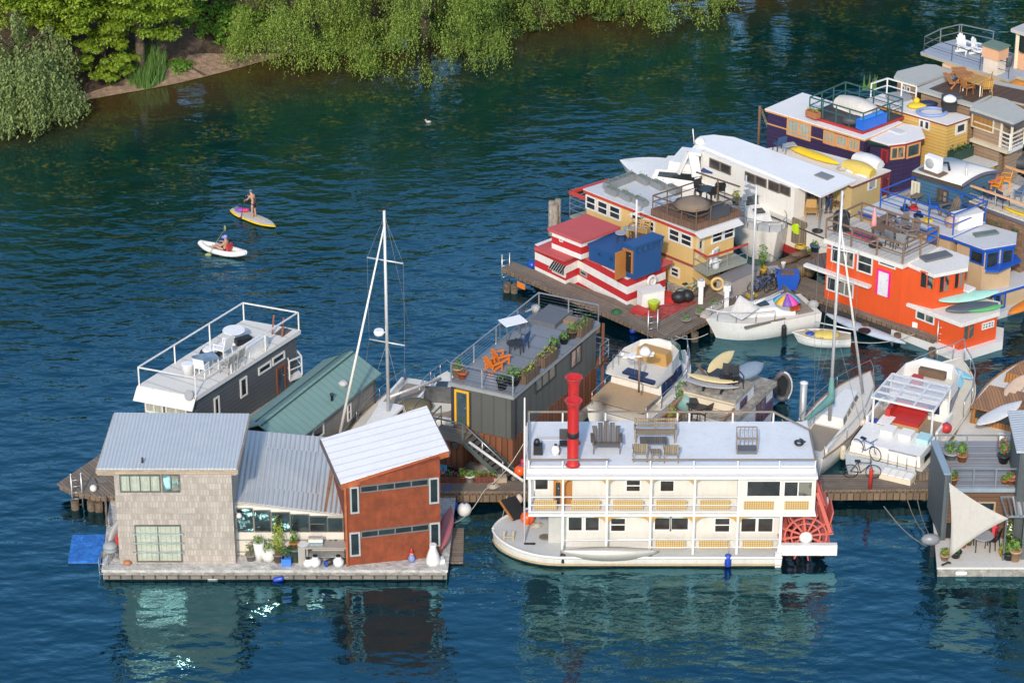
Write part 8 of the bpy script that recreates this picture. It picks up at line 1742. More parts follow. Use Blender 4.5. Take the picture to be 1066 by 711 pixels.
mk_table(BROWNW,BROWNW,L=1.3,W=.8,h=.7)(f8(655,400),PANG,'brown table beside the folded pink parasol');GCH=mat('grey_resin',(.22,.19,.18));GA_=mk_adirondack(GCH,.6);GA_(f8(745,330),3.5,'grey brown adirondack chair on the orange houseboat terrace, nearer the parasol','grey brown adirondack chairs');GA_(f8(815,370),3.5,'grey brown adirondack chair on the orange houseboat terrace, at the corner','grey brown adirondack chairs');SV=mk_chair(STEEL,DARK,.5,'silver_chair');SV(f8(700,430),.8,'silver framed chair at the brown table','silver framed chairs');SV(f8(765,445),1.2,'silver framed chair in the near corner of the terrace','silver framed chairs')
q=f8(358,320);t_=thing('black_barbecue','black covered barbecue at the left corner of the orange houseboat terrace','barbecue',q);MB().box(q+V((0,0,.4)),(.8,.55,.8)).build('body',BLACK,t_);MB().ball(q+V((0,0,.82)),.45,10,7,(1,.7,.7)).build('cover',BLACK,t_)
q=f8(505,355);single(MB(PANG).box(q+V((0,0,.03)),(1.6,.9,.05),PANG),'patterned_rug',mat('rug_red',(.12,.10,.11),'grid',c2=(.45,.06,.08),period=.7),'dark patterned rug by the folded pink parasol','rug');mk_bench(WOODG,1.5,back=False)(f8(650,290),PANG,'plank bench along the far railing of the orange houseboat terrace');q=f8(590,440);single(MB().ball(q+V((0,0,.15)),.25,9,6,(1.5,1,.6)),'dark_bag',BLACK,'dark bag below the folded pink parasol','bag')
q=P(D4(412,478),z=ZO+.4);b=MB();b.box(q,(.6,.1,.8),PANG+1.2);single(b,'blue_towel',mat('bright_blue'),'bright blue towel hung over the brown corner railing','towel')
lr=lambda x,y:P(D5(x,y),z=Z1+.01)
b=MB();board(b,3.4,.75,.14,lr(835,385)+V((0,0,.35)),PANG+1.12,rx=.25,lift=.08);single(b,'paddleboard',mat('mint_board',(.38,.66,.56),rough=.35),'mint green paddleboard stacked on the orange houseboat bow roof','paddleboard');b=MB();board(b,2.8,.8,.3,lr(848,412)+V((0,0,.02)),PANG+1.05,rx=.15);single(b,'kayak',mat('slate_hull',(.08,.10,.12),rough=.45),'dark slate kayak under the mint paddleboard','kayak');b=MB();board(b,2.0,.5,.1,lr(890,412)+V((.15,-.1,.12)),PANG+1.1,rx=.15,lift=.02);single(b,'surfboard',mat('green_board',(.10,.42,.14)),'bright green edged board beside the dark slate kayak','board')
q=lr(812,358);single(MB().box(q+V((0,0,.3)),(1.0,.6,.6),PANG),'white_locker',WP,'white locker on the orange houseboat bow roof behind the mint board','locker')
for x,lb in((714,'white cowl vent on the bow roof, left of its twin'),(745,'white cowl vent on the bow roof, right of its twin')):q=lr(x,382);single(MB().lathe([(.15,0),(.17,.2),(.08,.36),(.1,.42)],q,10),'cowl_vent',WP,lb,'vent')
#right sloop with a teal sail cover
sloop('white sloop with a teal boom cover moored beside the steamboat stern',P(838,492),P(905,408),2.7,(863.5,437),199,1.5,mat('teal_canvas',(.13,.30,.27),rough=.8),(838,440),((898,408),1.6),(.42,.75),.86,.085)
#aft cabin cruiser with a clear roof and a red sofa
F=Frame(P(D6(345,640),z=0),P(D6(700,190),z=0));ac=thing('cabin_cruiser','cream cabin cruiser with a clear panel roof over a red sofa','cabin cruiser',F.o);L=F.L;B=4.0
CRG=mat('cream_gelcoat',(.70,.64,.52),rough=.35,var=.06,dirt=.12);boat_hull(ac,F,B,1.15,1.6,mat('pale_blue_hull',(.45,.52,.60)),CRG,tw=.92,full=.5,p=2.6,rake=1.0,railm=CRG)
b,A,T=boxlocal(F,[(L*.42,B*.40),(L*.42,-B*.40),(L*.84,-B*.22),(L*.84,B*.22)],[1.2,1.2,1.45,1.45],[2.35,2.35,2.0,2.0],.14);sal=b.build('saloon',GEL,ac);side_glass(sal,A,T,.4,.8,.08,.85,glass('blue_tint_glass',(.01,.02,.06)))
b,A,T=boxlocal(F,[(L*.02,B*.43),(L*.02,-B*.43),(L*.22,-B*.44),(L*.22,B*.44)],[1.2]*4,[1.75]*4,.04);b.build('aft_cabin',GEL,ac)
MB().slab([F(L*.22,B*.40,1.35),F(L*.22,-B*.40,1.35),F(L*.42,-B*.40,1.35),F(L*.42,B*.40,1.35)],.1).build('cockpit_floor',mat('cockpit_sole',(.30,.25,.19)),ac)
for s_ in(1,-1):
 MB().prism([F(L*.22,s_*B*.41,0),F(L*.42,s_*B*.41,0),F(L*.42,s_*B*.44,0),F(L*.22,s_*B*.44,0)],1.2,2.0).build('side_panel',GEL,ac)
 for u in(.22,.44):MB().bar(F(L*u,s_*B*.36,1.4),F(L*u,s_*B*.36,3.12),.09).build('roof_post',WHITE,ac)
 MB().prism([F(L*.05,s_*B*.445,0),F(L*.2,s_*B*.455,0),F(L*.2,s_*B*.46,0),F(L*.05,s_*B*.45,0)],1.3,1.62).build('aft_window',GLASS,ac)
cq=[F(L*.21,B*.38,3.15),F(L*.21,-B*.38,3.15),F(L*.45,-B*.36,3.2),F(L*.45,B*.36,3.2)];MB().slab(cq,.03).build('clear_roof',clear(op=.22),ac);b=MB()
for k in range(5):f=k/4;b.bar(cq[0].lerp(cq[3],f)-V((0,0,.06)),cq[1].lerp(cq[2],f)-V((0,0,.06)),.08)
for k in range(4):f=k/3;b.bar(cq[0].lerp(cq[1],f)-V((0,0,.06)),cq[3].lerp(cq[2],f)-V((0,0,.06)),.08)
b.build('roof_frame',WHITE,ac);fz=2.36
rim=[(L*.46,B*.36),(L*.58,B*.34),(L*.66,B*.2),(L*.66,-B*.2),(L*.58,-B*.34),(L*.46,-B*.36)];ou=[F(x,y,fz)for x,y in rim];up=[F(x+.1,y*.95,fz+.7)for x,y in rim];b=MB()
for k in range(5):b.loft([ou[k],ou[k+1],ou[k+1]-F.d*.12,ou[k]-F.d*.12],[up[k],up[k+1],up[k+1]-F.d*.12,up[k]-F.d*.12])
b.build('flybridge_coaming',GEL,ac);MB().slab([F(x,y,fz+.02)for x,y in rim],.06).build('flybridge_floor',GELD,ac);MB().box(F(L*.52,B*.12,fz+.25),(.5,.5,.5),F.ang).build('helm_seat',REDP,ac);MB().box(F(L*.60,0,fz+.4),(.3,1.3,.35),F.ang).build('dashboard',BROWNW,ac)
ss=F(L*.33,B*.05,1.36);t_=thing('red_sofa','red corner sofa with a tan base under the clear roof of the cruiser','sofa',ss);MB().box(ss+V((0,0,.15)),(1.3,1.7,.3),F.ang).build('base',mat('tan_base',(.50,.36,.18)),t_);MB().box(ss+V((0,0,.38)),(1.25,1.65,.18),F.ang).build('seat',REDP,t_);MB().box(ss+F.d*.6+V((0,0,.62)),(.22,1.65,.5),F.ang).box(ss-F.n*-.75+V((0,0,.62)),(1.0,.22,.5),F.ang).build('backrest',REDP,t_)
for k,(u,s_)in enumerate(((.12,.1),(.12,-.3))):pass
q=F(L*.12,0,1.76);mk_table(WP,STEEL,L=.9,W=.6,h=.5,name='cockpit_table')(F(L*.25,B*.22,1.36),F.ang,'small white table in front of the red sofa');single(MB().lathe([(.25,0),(.3,.3),(.26,.3)],F(L*.25,B*.36,1.36),10),'blue_basin',BLUEP,'blue basin on the cruiser cockpit floor','basin')
for y_,lb in((B*.1,'white padded seat on the cruiser aft cabin, left one'),(-B*.12,'white padded seat on the cruiser aft cabin, middle one'),(-B*.33,'pale blue padded seat on the cruiser aft cabin, right one')):q=F(L*.16,y_,1.77);single(MB().box(q+V((0,0,.12)),(.7,.6,.24),F.ang),'seat_pad',WP if 'white' in lb else mat('aqua_pad',(.42,.66,.72)),lb,'seat pad')
b=MB();board(b,3.0,.75,.12,F(L*.84,B*.02,1.75),F.ang+1.2,rx=.05,lift=.05);single(b,'paddleboard',mat('aqua_board',(.25,.62,.72),rough=.35),'aqua paddleboard across the cruiser foredeck','paddleboard');b=MB();board(b,2.0,.55,.1,F(L*.74,-B*.18,1.95),F.ang+.5,lift=.05);single(b,'surfboard',mat('aqua_board'),'shorter aqua board beside the cruiser cabin front','board')
b=MB();pr_=[]
for s_ in(1,-1):
 pts=[F(L*k,s_*half(k,B,.92,.5,2.6)*.96,1.15+.45*k**1.7)for k in(.52,.65,.78,.9,.97)]
 for p_ in pts:b.tube(p_,p_+V((0,0,.85)),.024,n=5)
 pr_=[p_+V((0,0,.85))for p_ in pts]+[F(L*1.03,0,2.5)];b.path(pr_,.028,5)
b.build('bow_rail',STEEL,ac)
sw=[F(-.9,B*.3,.7),F(-.9,-B*.4,.7),F(.0,-B*.42,.7),F(.0,B*.32,.7)];MB().slab(sw,.12).build('swim_platform',CRG,ac);t_=thing('folding_rack','white slatted locker lids on the cruiser swim platform','locker',F(-.45,-B*.22,.7));MB().box(F(-.45,-B*.22,.85),(.7,1.5,.3),F.ang).build('body',CRG,t_)
for k in range(4):MB().box(F(-.45,-B*.22+(k-1.5)*.36,1.02),(.6,.3,.04),F.ang).build('lid',WP,t_)
b=MB()
for k in range(4):p_=F(-.05,-B*.4+k*.45,1.1);b.tube(p_,p_+V((0,0,.8)),.022,n=5)
b.path([F(-.05,-B*.4,1.9),F(-.05,-B*.4+1.35,1.9)],.024,5);single(b,'stern_rail',STEEL,'steel rail at the stern of the cream cabin cruiser','rail')
q=F(L*.36,-B*.52,.9);ball_buoy(F(L*.30,-B*.47,1.75)+V((0,0,.1)),.26,REDP,'red and white bucket shaped float on the right side deck of the cruiser')
mk_bike(mat('black_frame'))(P(D6(252,612),z=KD+.01),-.05,'black bicycle standing on the dock at the cruiser stern');mk_bike(mat('blue_frame'))(F(.15,B*.22,1.15),F.ang-1.9,'bicycle with a blue wheel stowed on the cruiser stern');q=P(D6(292,660),z=KD);single(MB().lathe([(.09,0),(.09,1.0),(.04,1.08)],q,9),'dock_post',REDP,'red post on the main dock below the bicycle','post')
fender(P(D6(258,400),z=.6),.7,.17,CRG,'cream fender between the sloop and the cruiser',.3);fender(P(D6(166,525),z=.25),.75,.15,CRG,'cream fender on the side of the white sloop',.3)
#finger dock and wooden boat at the right
fk=[P(F6(160,640),z=KD),P(F6(330,620),z=KD),P(F6(530,255),z=KD),P(F6(440,250),z=KD)];dock('finger_dock','short grey timber finger dock between the cruiser and the wooden boat',[p-V((0,0,.004))for p in fk],KD-.004,radians(70),[at_xy(fk[2],0),at_xy(fk[3],0)],mat('grey_dock_planks',(.20,.19,.18),'planks',period=.17,rough=.9))
for x,lb in((497,'steel pile at the end of the finger dock, left of the pair'),(562,'steel pile at the end of the finger dock, right of the pair')):q=P(F6(x,265),z=.0);single(MB().tube(at_xy(q,-.8),at_xy(q,Zat(q,F6(0,150)[1])),.12,n=10).lathe([(.12,0),(.04,.1)],at_xy(q,Zat(q,F6(0,150)[1])),10),'steel_pile',mat('galvanised',(.42,.44,.46)),lb,'pile')
q=P(F6(310,510),z=KD+.004);single(MB().box(q+V((0,0,.02)),(1.1,.6,.04),1.2),'dock_mat',mat('worn_pink_mat',(.32,.27,.26)),'worn pinkish mat on the finger dock','mat')
F=Frame(P(F6(420,740),z=0),P(F6(860,110),z=0));wbt=thing('wooden_cruiser','varnished wooden boat with white cabin top carrying a surfboard','wooden boat',F.o);L=F.L;B=3.2;VAR=mat('varnished_wood',(.38,.17,.05),'planks',period=.15,rough=.35)
boat_hull(wbt,F,B,1.0,1.4,WHITE,GELD,tw=.85,full=.45,p=2.4,rake=.8,railm=VAR);b,A,T=boxlocal(F,[(L*.2,B*.36),(L*.2,-B*.36),(L*.46,-B*.33),(L*.46,B*.33)],[1.05]*4,[1.95]*4,.05);cb2=b.build('cabin',VAR,wbt);side_glass(cb2,A,T,.35,.8,.1,.9,GLASS);MB().slab([F(L*.17,B*.34,2.05),F(L*.17,-B*.34,2.05),F(L*.40,-B*.30,2.05),F(L*.40,B*.30,2.05)],.08).build('cabin_top',VAR,wbt);b,A,T=boxlocal(F,[(L*.66,B*.27),(L*.66,-B*.27),(L*.86,-B*.14),(L*.86,B*.14)],[1.2]*4,[1.7]*4,.1);b.build('trunk_cabin',VAR,wbt)
b=MB();board(b,3.3,.95,.14,P(F6(575,365),z=2.25),F.ang-.35,rx=-.05,lift=.06);single(b,'surfboard',mat('white_surfboard',(.74,.72,.68)),'white board with dark fins lying on top of the varnished wooden boat','surfboard');b=MB();board(b,2.6,.7,.14,P(F6(690,165),z=1.9),F.ang-.1,rx=.3);single(b,'paddleboard',mat('orange_white_board',(.72,.50,.34)),'orange edged board on the bow of the varnished wooden boat','board')
for x,y,m_,lb in((375,645,mat('aqua_pad',(.42,.66,.72)),'aqua watering can at the stern of the wooden boat'),(400,655,REDP,'red bucket at the stern of the wooden boat'),(525,650,GRYC,'grey bucket at the stern of the wooden boat'),(580,560,WP,'white striped cushion roll on the wooden boat')):
 q=P(F6(x,y),z=1.02);single(MB().lathe([(.13,0),(.18,.35),(.15,.35)],q,10),'bucket',m_,lb,'bucket')
#house with the shade sail, right foreground
SLT=mat('slate_boards',(.095,.115,.125),'seam',period=.5,rough=.6);BRB=mat('brown_board_wall',(.17,.095,.06),'siding',period=.2,rough=.7)
hf=thing('shade_sail_house','brown and slate floating house with a white shade sail and a planked upper terrace','house',P(F7(350,560),z=0))
fz0=.5;f7=lambda x,y,z=fz0:P(F7(x,y),z=z);fA,fB=f7(90,600),f7(640,600);
MB().prism([fA,fB,fB+V((0,3.6,0)),f7(40,270)+V((.2,0,0))],-.4,fz0-.1).build('float',CONC,hf);MB().prism([fA+V((-.05,-.06,0)),fB+V((0,-.06,0)),fB+V((0,3.6,0)),f7(30,265)+V((.2,0,0))],fz0-.099,fz0).build('deck',mat('pale_float_deck',(.60,.58,.54),rough=.8,var=.06,dirt=.2),hf)
wa_,wb_=f7(125,440),f7(640,440);wb_.y=wa_.y;ZF=Zat(wa_,F7(0,150)[1])
wall_house(hf,[wa_,wb_,wb_+V((0,4.2,0)),wa_+V((0,4.2,0))],fz0,ZF-.11,BRB);MB(pi/2).slab([at_xy(p,ZF)for p in(wa_+V((0,-.06,0)),wb_+V((0,-.06,0)),wb_+V((0,4.2,0)),wa_+V((0,4.2,0)))],.06).build('upper_terrace',mat('silver_planks',(.30,.31,.33),'planks',period=.16,rough=.85),hf);MB().bar(at_xy(wa_,ZF-.06)+V((0,-.10,0)),at_xy(wb_,ZF-.06)+V((0,-.10,0)),.08,.2).build('fascia',mat('blue_grey_trim',(.26,.34,.40)),hf)
s0,s1_=P(983.5,561,fz0)+V((0,-.12,0)),P(970,527,fz0);zw=Zat(s0,494);MB().prism([s0,s0+V((-.22,0,0)),s1_+V((-.22,0,0)),s1_],fz0,zw).build('side_wall',SLT,hf);MB().prism([s0+V((.03,-.03,0)),s0+V((-.28,-.03,0)),s1_+V((-.28,0,0)),s1_+V((.03,0,0))],zw+.001,zw+.07).build('side_coping',mat('blue_grey_trim',(.26,.34,.40)),hf)
window(hf,wa_,wb_,F7(318,228),F7(415,285),mat('tan_trim',(.42,.32,.2)),GLASS,1,0,fw=.08)
railing(hf,[at_xy(wa_,ZF)+V((.1,0,0)),at_xy(wb_,ZF)],.95,STEEL,rails=(1,),post=1.1,r=.03);railing(hf,[at_xy(wa_,ZF)+V((-.2,3.0,0)),at_xy(wb_,ZF)+V((0,3.0,0))],.95,STEEL,rails=(1,),post=1.6,r=.03)
rx_=P(D7(425,330),z=ZF);rq=[P(F6(632,340),z=ZF+2.3),P(F6(700,640),z=ZF+2.3),P(F6(1000,640),z=ZF+2.3),P(F6(1000,320),z=ZF+2.4)];MB(1.4).slab(rq,.08).build('upper_roof',TIN,hf);rw_=inset(rq,.2);wall_house(hf,rw_,fz0,ZF+2.15,SLT,'upper_wall');pr=[P(F7(448,205),z=fz0+2.3),P(F7(482,315),z=fz0+2.2),P(F7(640,315),z=fz0+2.2),P(F7(640,195),z=fz0+2.3)];b=MB()
for k in range(6):b.bar(pr[0].lerp(pr[3],k/5),pr[1].lerp(pr[2],k/5),.07,.1)
b.bar(pr[0],pr[3],.08).bar(pr[1],pr[2],.08);b.build('pergola',STEEL,hf);MB().slab([pr[0].lerp(pr[3],.33),pr[1].lerp(pr[2],.33),pr[2],pr[3]],.03).build('pergola_roof',TIN,hf);MB().bar(at_xy(pr[1],fz0),pr[1],.08).build('pergola_post',SLT,hf);MB().prism([f7(560,560),f7(640,560),f7(640,430),f7(560,430)],fz0,ZF+2.0).build('front_wall',SLT,hf)
sa,sb_,scn=P(F7(153,122),z=ZF+1.0),P(F7(492,326),z=fz0+2.6),f7(155,548,fz0+.3);rows=[]
for i in range(13):
 u=i/12;row=[]
 for j in range(13):
  v_=j/12;p_=sa*(1-u)+(sb_*(1-v_)+scn*v_)*u;c_=(sa+sb_+scn)/3;ed_=min(1-u,u*v_,u*(1-v_));mid=max(u*(1-u)*(v_<.02 or v_>.98),u*u*v_*(1-v_))
  e1=4*u*(1-u)*(abs(v_-.5)*2)**2*.10+4*v_*(1-v_)*u**3*.12;row.append(p_.lerp(c_,e1))
 rows.append(row)
b=MB();b.grid(rows);single(b,'shade_sail',mat('sail_white',(.47,.44,.40),rough=.8,var=.06,dirt=.12),'white triangular shade sail stretched over the front deck of the brown house','shade sail',solid=.015)
mk_table(mat('grey_top',(.34,.36,.38)),DARK,r=.5,h=.72)(f7(338,500),0,'round grey table under the white shade sail');mk_chair(DARK,None,.5,'metal_chair')(f7(400,490),2.6,'dark chair with red cloth right of the round grey table');q=f7(402,478);b=MB();b.box(q+V((.06,.05,.72)),(.12,.45,.55),-.5).ball(q+V((0,0,.95)),.16,8,6);single(b,'red_cloth',mat('coral_cloth',(.68,.05,.08)),'red and pink cloth draped over the chair by the round table','cloth')
for x,y,r_,h_,ph,m_,lf,lb,fl in((127,562,.22,.3,.35,mat('tan_pot',(.45,.28,.16)),LEAF(),'tan pot of flowers at the front left corner of the shade sail deck',ORANGE),(190,545,.26,.3,.35,DARK,LEAFD(),'dark pot with reddish leaves beside the sail corner',mat('dark_red_leaf',(.14,.02,.04))),(232,488,.18,.2,.2,TERRA(),LEAF(),'low pot of pink flowers under the shade sail',mat('pink_flower',(.55,.06,.12))),(265,475,.16,.2,.25,BROWNW,LEAF(),'small brown pot near the pink flowers',None),(460,540,.2,.3,.4,mat('yellow_pot',(.5,.32,.03)),LEAFY(),'yellow pot left of the tall grassy plants',None),(490,555,.3,.35,.9,DARK,LEAF(),'dark pot of tall green leaves beside the tan pot of reeds',None),(528,565,.27,.55,.8,mat('tan_pot',(.45,.28,.16)),LEAF(),'tan pot of tall reeds at the right end of the shade sail deck',None),(495,470,.25,.35,1.0,DARK,LEAF(),'flowering shrub against the brown wall by the pergola',WP)):
 potted(f7(x,y),r_,h_,ph,m_,lf,lb,80,flower=None if fl and r_<.19 else fl)
ut=lambda x,y:P(F7(x,y),z=ZF+.003);u6=lambda x,y:P(F6(x,y),z=ZF+.003)
potted(ut(172,130),.24,.35,.45,TERRA(),LEAF(),'terracotta pot of greenery by the top corner of the shade sail',90);potted(u6(295,710),.26,.35,.7,TERRA(),LEAF(),'terracotta pot with a leafy shrub on the upper terrace near the finger dock',120);potted(u6(210,690),.35,.35,.5,GRYC,LEAF(),'grey tub of trailing leaves at the left end of the upper terrace',110);potted(u6(600,720),.28,.4,.95,DARK,LEAF(),'tall pot of red flowers on the upper terrace',120,flower=mat('scarlet_flower',(.65,.02,.03)));potted(ut(505,128),.24,.3,.3,TERRA(),LEAF(),'pot of pink flowers at the right of the upper terrace',60,flower=mat('pink_flower',(.55,.06,.12)));potted(ut(467,128),.16,.2,.25,TERRA(),LEAF(),'small pot left of the pink flowers on the upper terrace',40)
q=f7(152,450);b=MB();b.box(q+V((0,.2,.45)),(.45,.3,.7));single(b,'speaker_box',BLACK,'black box standing against the brown wall left of the shade sail','box');q=P(F7(48,445),z=fz0+.35);t_=thing('outboard_motor','grey outboard motor tilted at the left corner of the shade sail house','outboard motor',at_xy(q,.0));MB().ball(q,.34,12,8,(1.3,.75,.8)).build('cowl',mat('grey_cowl',(.22,.235,.26),rough=.35),t_);MB().box(q+V((.1,0,-.5)),(.2,.16,.9)).build('leg',DARK,t_)
fender(f7(182,620,.15)+V((0,-.2,0)),.55,.13,WP,'white fender hung on the front of the shade sail deck',.2,tilt=pi/2);b=MB();b.path([f7(115,590,fz0),f7(115,590,fz0+.25),f7(150,575,fz0+.3),f7(160,580,fz0)],.05,6);single(b,'mooring_cleat',BLACK,'black bent cleat at the corner of the shade sail deck','cleat')
for a_,c_,z0_,z1_,lb in((D7(0,410),D7(145,545),1.5,.5,'mooring line from the steamboat stern to the shade sail house'),(D7(70,360),D7(135,500),.9,.5,'line from the main dock to the corner float, left one'),(D7(105,350),D7(150,500),.9,.5,'line from the main dock to the corner float, right one')):
 a,c=P(a_,z=z0_),P(c_,z=z1_);single(MB().path([a.lerp(c,k/6)-V((0,0,.25*sin(pi*k/6)))for k in range(7)],.025,5),'mooring_line',mat('dark_rope',(.16,.15,.14)),lb,'rope')
#paddlers
PB=P(263.5,226,0);pa,pb_=P(241,218,.1),P(287,236,.1);pdv=pb_-pa;prz=atan2(pdv.y,pdv.x);Lp=pdv.length
t_=thing('stand_up_paddleboard','grey decked paddleboard with a yellow edge carrying a standing paddler','paddleboard',(pa+pb_)/2-V((0,0,.1)));b=MB();board(b,Lp,.95,.12,(pa+pb_)/2-V((0,0,.08)),prz,tail=.8,lift=.05,nose=3.2);b.build('hull',mat('board_yellow',(.78,.48,.02),rough=.35),t_);b=MB();board(b,Lp*.95,.82,.05,(pa+pb_)/2+V((0,0,.022)),prz,tail=.8,lift=.05,nose=3.2);b.build('deck_pad',mat('grey_deck_pad',(.45,.44,.43),rough=.8),t_);b=MB();b.box((pa+pb_)/2+V((0,0,.09)),(Lp*.55,.05,.012),prz);b.build('stripe',mat('board_yellow',(.78,.48,.02)),t_)
feet=P(264.5,227.5,.1);ts,Lx=person_standing(feet,prz+pi,1.66,mat('brown_top',(.10,.06,.05)),mat('black_shorts',(.015,.015,.018)),mat('grey_cap',(.12,.14,.17)),'person in dark swimwear and a grey cap standing on the paddleboard',arms=((.45,.0,.62),(.48,-.1,.72)),skin=mat('skin_tone',(.50,.27,.18)),shorts=True,top_skin=True,bend=.5)
b=MB();a_=Lx(.50,.02,1.38);b.tube(a_,Lx(.6,.45,.0),.02,n=6);b.box(Lx(.61,.47,-.15),(.16,.05,.35),prz);single(b,'paddle',DARK,'dark paddle held by the standing paddler','paddle')
q=(pa+pb_)/2-pdv.normalized()*Lp*.28+V((0,0,.08));t_=thing('dry_bag','pink and purple bag strapped to the front of the paddleboard','bag',q);MB().ball(q+V((0,0,.12)),.22,9,6,(1.3,.9,.6)).build('bag',mat('purple_bag',(.22,.06,.38)),t_);MB().ball(q+pdv.normalized()*.28+V((0,.1,.14)),.18,9,6,(1.5,.7,.6)).build('towel',mat('pink_towel',(.68,.05,.18)),t_);MB().ball(q-pdv.normalized()*.3+V((0,0,.1)),.16,8,6).build('pouch',mat('grey_cap',(.12,.14,.17)),t_)
ka,kb=P(208.5,256.5,.1),P(255,267,.1);kd=kb-ka;krz=atan2(kd.y,kd.x);Lk=kd.length;kc=(ka+kb)/2
kt=thing('white_kayak','short white inflatable kayak with a seated paddler','kayak',kc-V((0,0,.1)))
b=MB();N=16
for s_ in(1,-1):b.path([kc+(kd.normalized()*((k/N-.5)*Lk))+V((-kd.y,kd.x,0)).normalized()*s_*(.36*(1-abs(2*k/N-1)**2.6))+V((0,0,.08+.14*abs(2*k/N-1)**3))for k in range(N+1)],.15,8)
b.build('side_tube',mat('kayak_white',(.74,.72,.68),rough=.4),kt);b=MB();board(b,Lk*.88,.7,.1,kc-V((0,0,.02)),krz);b.build('floor',mat('grey_deck_pad',(.45,.44,.43)),kt);b=MB();b.box(kc+kd.normalized()*.45+V((0,0,.32)),(.12,.5,.4),krz);b.build('backrest',REDP,kt)
def sitting(p,rz,label,s=.98):
 skin=mat('skin_tone',(.50,.27,.18));t=thing('person',label,'person',p);R=Matrix.Rotation(rz,3,'Z');L=lambda x,y,z:V(p)+R@V((x*s,y*s,z*s));j={'pel':(L(0,0,.12),.13),'bel':(L(-.05,0,.30),.115),'chest':(L(-.08,0,.50),.14),'neck':(L(-.06,0,.66),.055),'head':(L(-.04,0,.77),.085),'crown':(L(-.04,0,.87),.075)};ed=[('pel','bel'),('bel','chest'),('chest','neck'),('neck','head'),('head','crown')]
 for n,sg in(('l',1),('r',-1)):
  j[n+'hip']=(L(.08,sg*.1,.1),.09);j[n+'kn']=(L(.48,sg*.14,.24),.062);j[n+'an']=(L(.86,sg*.12,.06),.042);j[n+'to']=(L(.92,sg*.12,.18),.035);j[n+'sh']=(L(-.06,sg*.19,.58),.055);j[n+'el']=(L(.12,sg*.30,.38),.042);j[n+'wr']=(L(.36,sg*.24,.42),.03);j[n+'ha']=(L(.44,sg*.22,.43),.034)
  ed+=[('pel',n+'hip'),(n+'hip',n+'kn'),(n+'kn',n+'an'),(n+'an',n+'to'),('chest',n+'sh'),(n+'sh',n+'el'),(n+'el',n+'wr'),(n+'wr',n+'ha')]
  for k in range(4):j[n+'f%d'%k]=(L(.50,sg*.20+(k-1.5)*.022,.40),.009);ed.append((n+'ha',n+'f%d'%k))
  j[n+'th']=(L(.42,sg*.17,.45),.01);ed.append((n+'wr',n+'th'))
 skin_body(t,j,ed,'body',skin);skin_body(t,{k:(j[k][0],j[k][1]+.014)for k in('chest','bel')},[('chest','bel')],'top',mat('orange_top',(.75,.16,.04)));skin_body(t,{k:(j[k][0],j[k][1]+.014)for k in('pel','lhip','rhip')},[('pel','lhip'),('pel','rhip')],'shorts',BLACK)
 MB().ball(L(-.05,0,.88),.115,10,7,(1,1,.85)).lathe([(.17,-.03),(.16,0)],L(.02,0,.87),12).build('hat',mat('lilac_hat',(.30,.26,.62)),t);return t,L
sk_,Ls=sitting(kc+kd.normalized()*.18+V((0,0,.06)),krz+pi,'person with a lilac sun hat and orange top sitting in the white kayak')
b=MB();pa_,pb2=Ls(.5,.95,.05),Ls(.44,-.75,.95);b.tube(pa_,pb2,.018,n=6);b.ball(pa_,.16,8,6,(1.2,.4,.7)).ball(pb2,.16,8,6,(.4,.4,1.2));single(b,'paddle',mat('paddle_green',(.25,.28,.12)),'double ended paddle held across the white kayak','paddle')
q=gp(219,13);person_standing(q,-1.8,1.75,mat('grey_shirt',(.14,.14,.15)),mat('dark_trousers',(.03,.033,.045)),HAIRB,'person in dark trousers and white shoes walking on the dirt path at the top edge',shoes=WHITE)
q=gp(206,27);t_=thing('dog','black dog standing on the dirt path below the walker','dog',q);D=lambda x,y,z:q+V((x*1.15,y*1.15,z*1.15));j={'hip':(D(.28,0,.48),.11),'mid':(D(.02,0,.46),.115),'chest':(D(-.25,0,.46),.14),'neck':(D(-.42,0,.62),.075),'head':(D(-.52,-.02,.70),.085),'muz':(D(-.68,-.04,.66),.045),'tail':(D(.45,0,.56),.03),'tip':(D(.62,0,.70),.018)};ed=[('hip','mid'),('mid','chest'),('chest','neck'),('neck','head'),('head','muz'),('hip','tail'),('tail','tip')]
for n,sg in(('l',1),('r',-1)):
 j[n+'hk']=(D(.20,sg*.1,.33),.07);j[n+'hh']=(D(.36,sg*.1,.17),.032);j[n+'hp']=(D(.31,sg*.1,.03),.034);j[n+'fe']=(D(-.24,sg*.1,.28),.048);j[n+'fw']=(D(-.26,sg*.1,.14),.03);j[n+'fp']=(D(-.30,sg*.1,.03),.034);j[n+'ear']=(D(-.48,sg*.08,.80),.02)
 ed+=[('hip',n+'hk'),(n+'hk',n+'hh'),(n+'hh',n+'hp'),('chest',n+'fe'),(n+'fe',n+'fw'),(n+'fw',n+'fp'),('head',n+'ear')]
skin_body(t_,j,ed,'body',mat('black_fur',(.012,.011,.011),rough=.7))
q=P(446,128,0);t_=thing('gull','lone white gull floating on the dark water near the willows','gull',q);b=MB();b.ball(q+V((0,0,.06)),.11,9,6,(1.6,.8,.7)).ball(q+V((-.16,0,.17)),.05,7,5).tube(q+V((-.1,0,.08)),q+V((-.16,0,.15)),.035);b.build('body',mat('gull_grey',(.45,.42,.38)),t_);MB().tube(q+V((-.2,0,.17)),q+V((-.26,0,.16)),.014,.005).build('beak',ORANGE,t_)
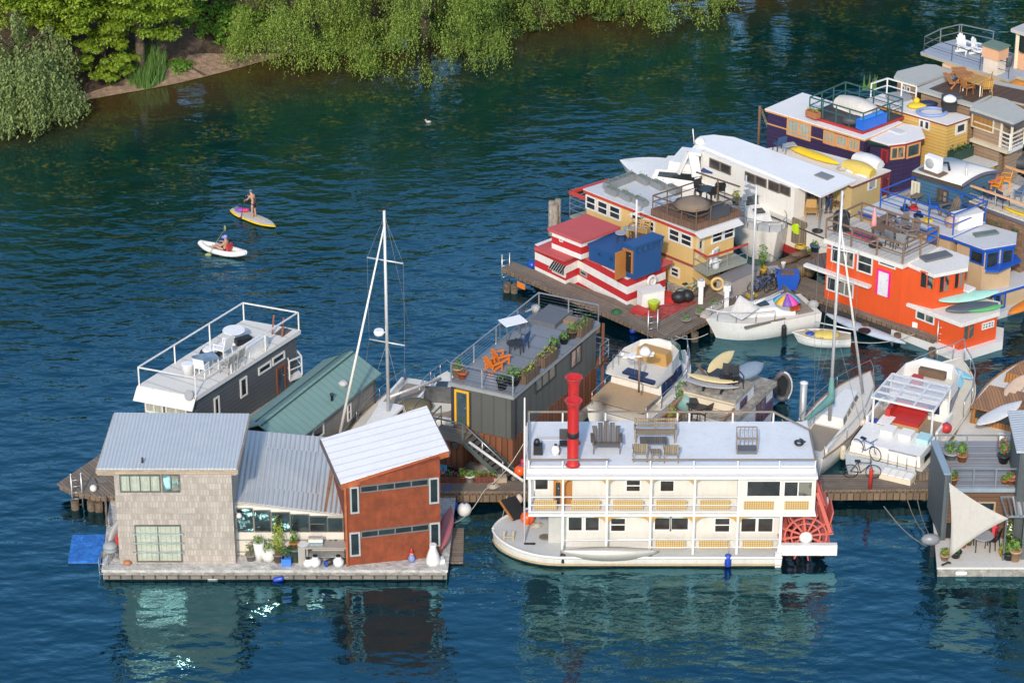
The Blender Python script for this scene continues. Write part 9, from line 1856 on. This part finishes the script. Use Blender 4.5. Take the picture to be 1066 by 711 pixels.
#mooring lines, hoses and small clutter
def line(a,c,sag,label,m=None,r=.02):
 return single(MB().path([a.lerp(c,k/8)-V((0,0,sag*sin(pi*k/8)))for k in range(9)],r,5),'mooring_line',m or ROPE,label,'rope')
line(d8(300,385),P(D8(470,375),z=.95),.25,'slack line from the broad dock corner to the white cabin boat bow')
line(P(D5(640,500),z=KD),P(D5(345,545),z=.5),.3,'line from the orange pier to the cream rowing boat')
line(P(G8(945,545),z=KD),P(838,470,1.0),.2,'line from the main dock to the stern of the white sloop')
line(P(D6(500,640),z=KD),P(D6(480,560),z=1.1),.1,'line from the main dock to the cruiser stern quarter')
line(P(C5(60,545),z=.55),P(G4(480,470),z=KD),.25,'line from the steamboat bow to the main dock')
line(P(F1(600,560),z=1.6),P(F1(720,600),z=KD),.15,'line from the motor cruiser bow to the logs on the dock',mat('dark_rope',(.16,.15,.14)))
def coil(p,R_,m,label,name='hose_coil',cat='hose'):
 return single(MB().path([p+V(((R_-.004*k)*cos(k*.6),(R_-.004*k)*sin(k*.6),.03+.003*k))for k in range(44)],.025,5),name,m,label,cat)
coil(A8(560,535,KD),.3,mat('garden_hose',(.03,.16,.06)),'green garden hose coiled on the pier beside the striped houseboat')
coil(d8(690,185),.32,mat('yellow_hose',(.60,.42,.03)),'yellow hose coiled on the broad dock near the grey locker')
coil(P(D5(300,345),z=KD),.3,mat('black_hose',(.02,.02,.02)),'black hose coiled on the orange houseboat pier')
coil(P(F1(790,520),z=KD+.0),.34,mat('yellow_hose'),'yellow hose looped on the dock below the long white houseboat')
coil(P(G4(400,420),z=KD),.28,ROPE,'coiled tan rope on the main dock below the stairs','rope_coil','rope')
coil(P(C5(190,540),z=SD+.03),.26,ROPE,'coiled tan rope on the steamboat bow deck','rope_coil','rope')
for p,sz,m,lb in((d8(660,120),(.7,.45,.4),WOODG,'weathered crate between the grey locker and the slim conifer'),(d8(800,100),(.5,.5,.6),GRYC,'grey utility box behind the bicycles on the broad dock'),(P(F1(905,610),z=KD),(.8,.4,.35),BROWNW,'brown crate on the dock by the orange houseboat rear deck'),(P(D6(540,610),z=KD),(.7,.4,.35),WOODG,'weathered crate on the main dock beside the cruiser stern')):
 t_=thing('wooden_box',lb,'crate',p);MB(.3).box(p+V((0,0,sz[2]/2)),sz,.3).build('box',m,t_);MB(.3).box(p+V((0,0,sz[2]+.02)),(sz[0]+.06,sz[1]+.06,.04),.3).build('lid',m,t_)
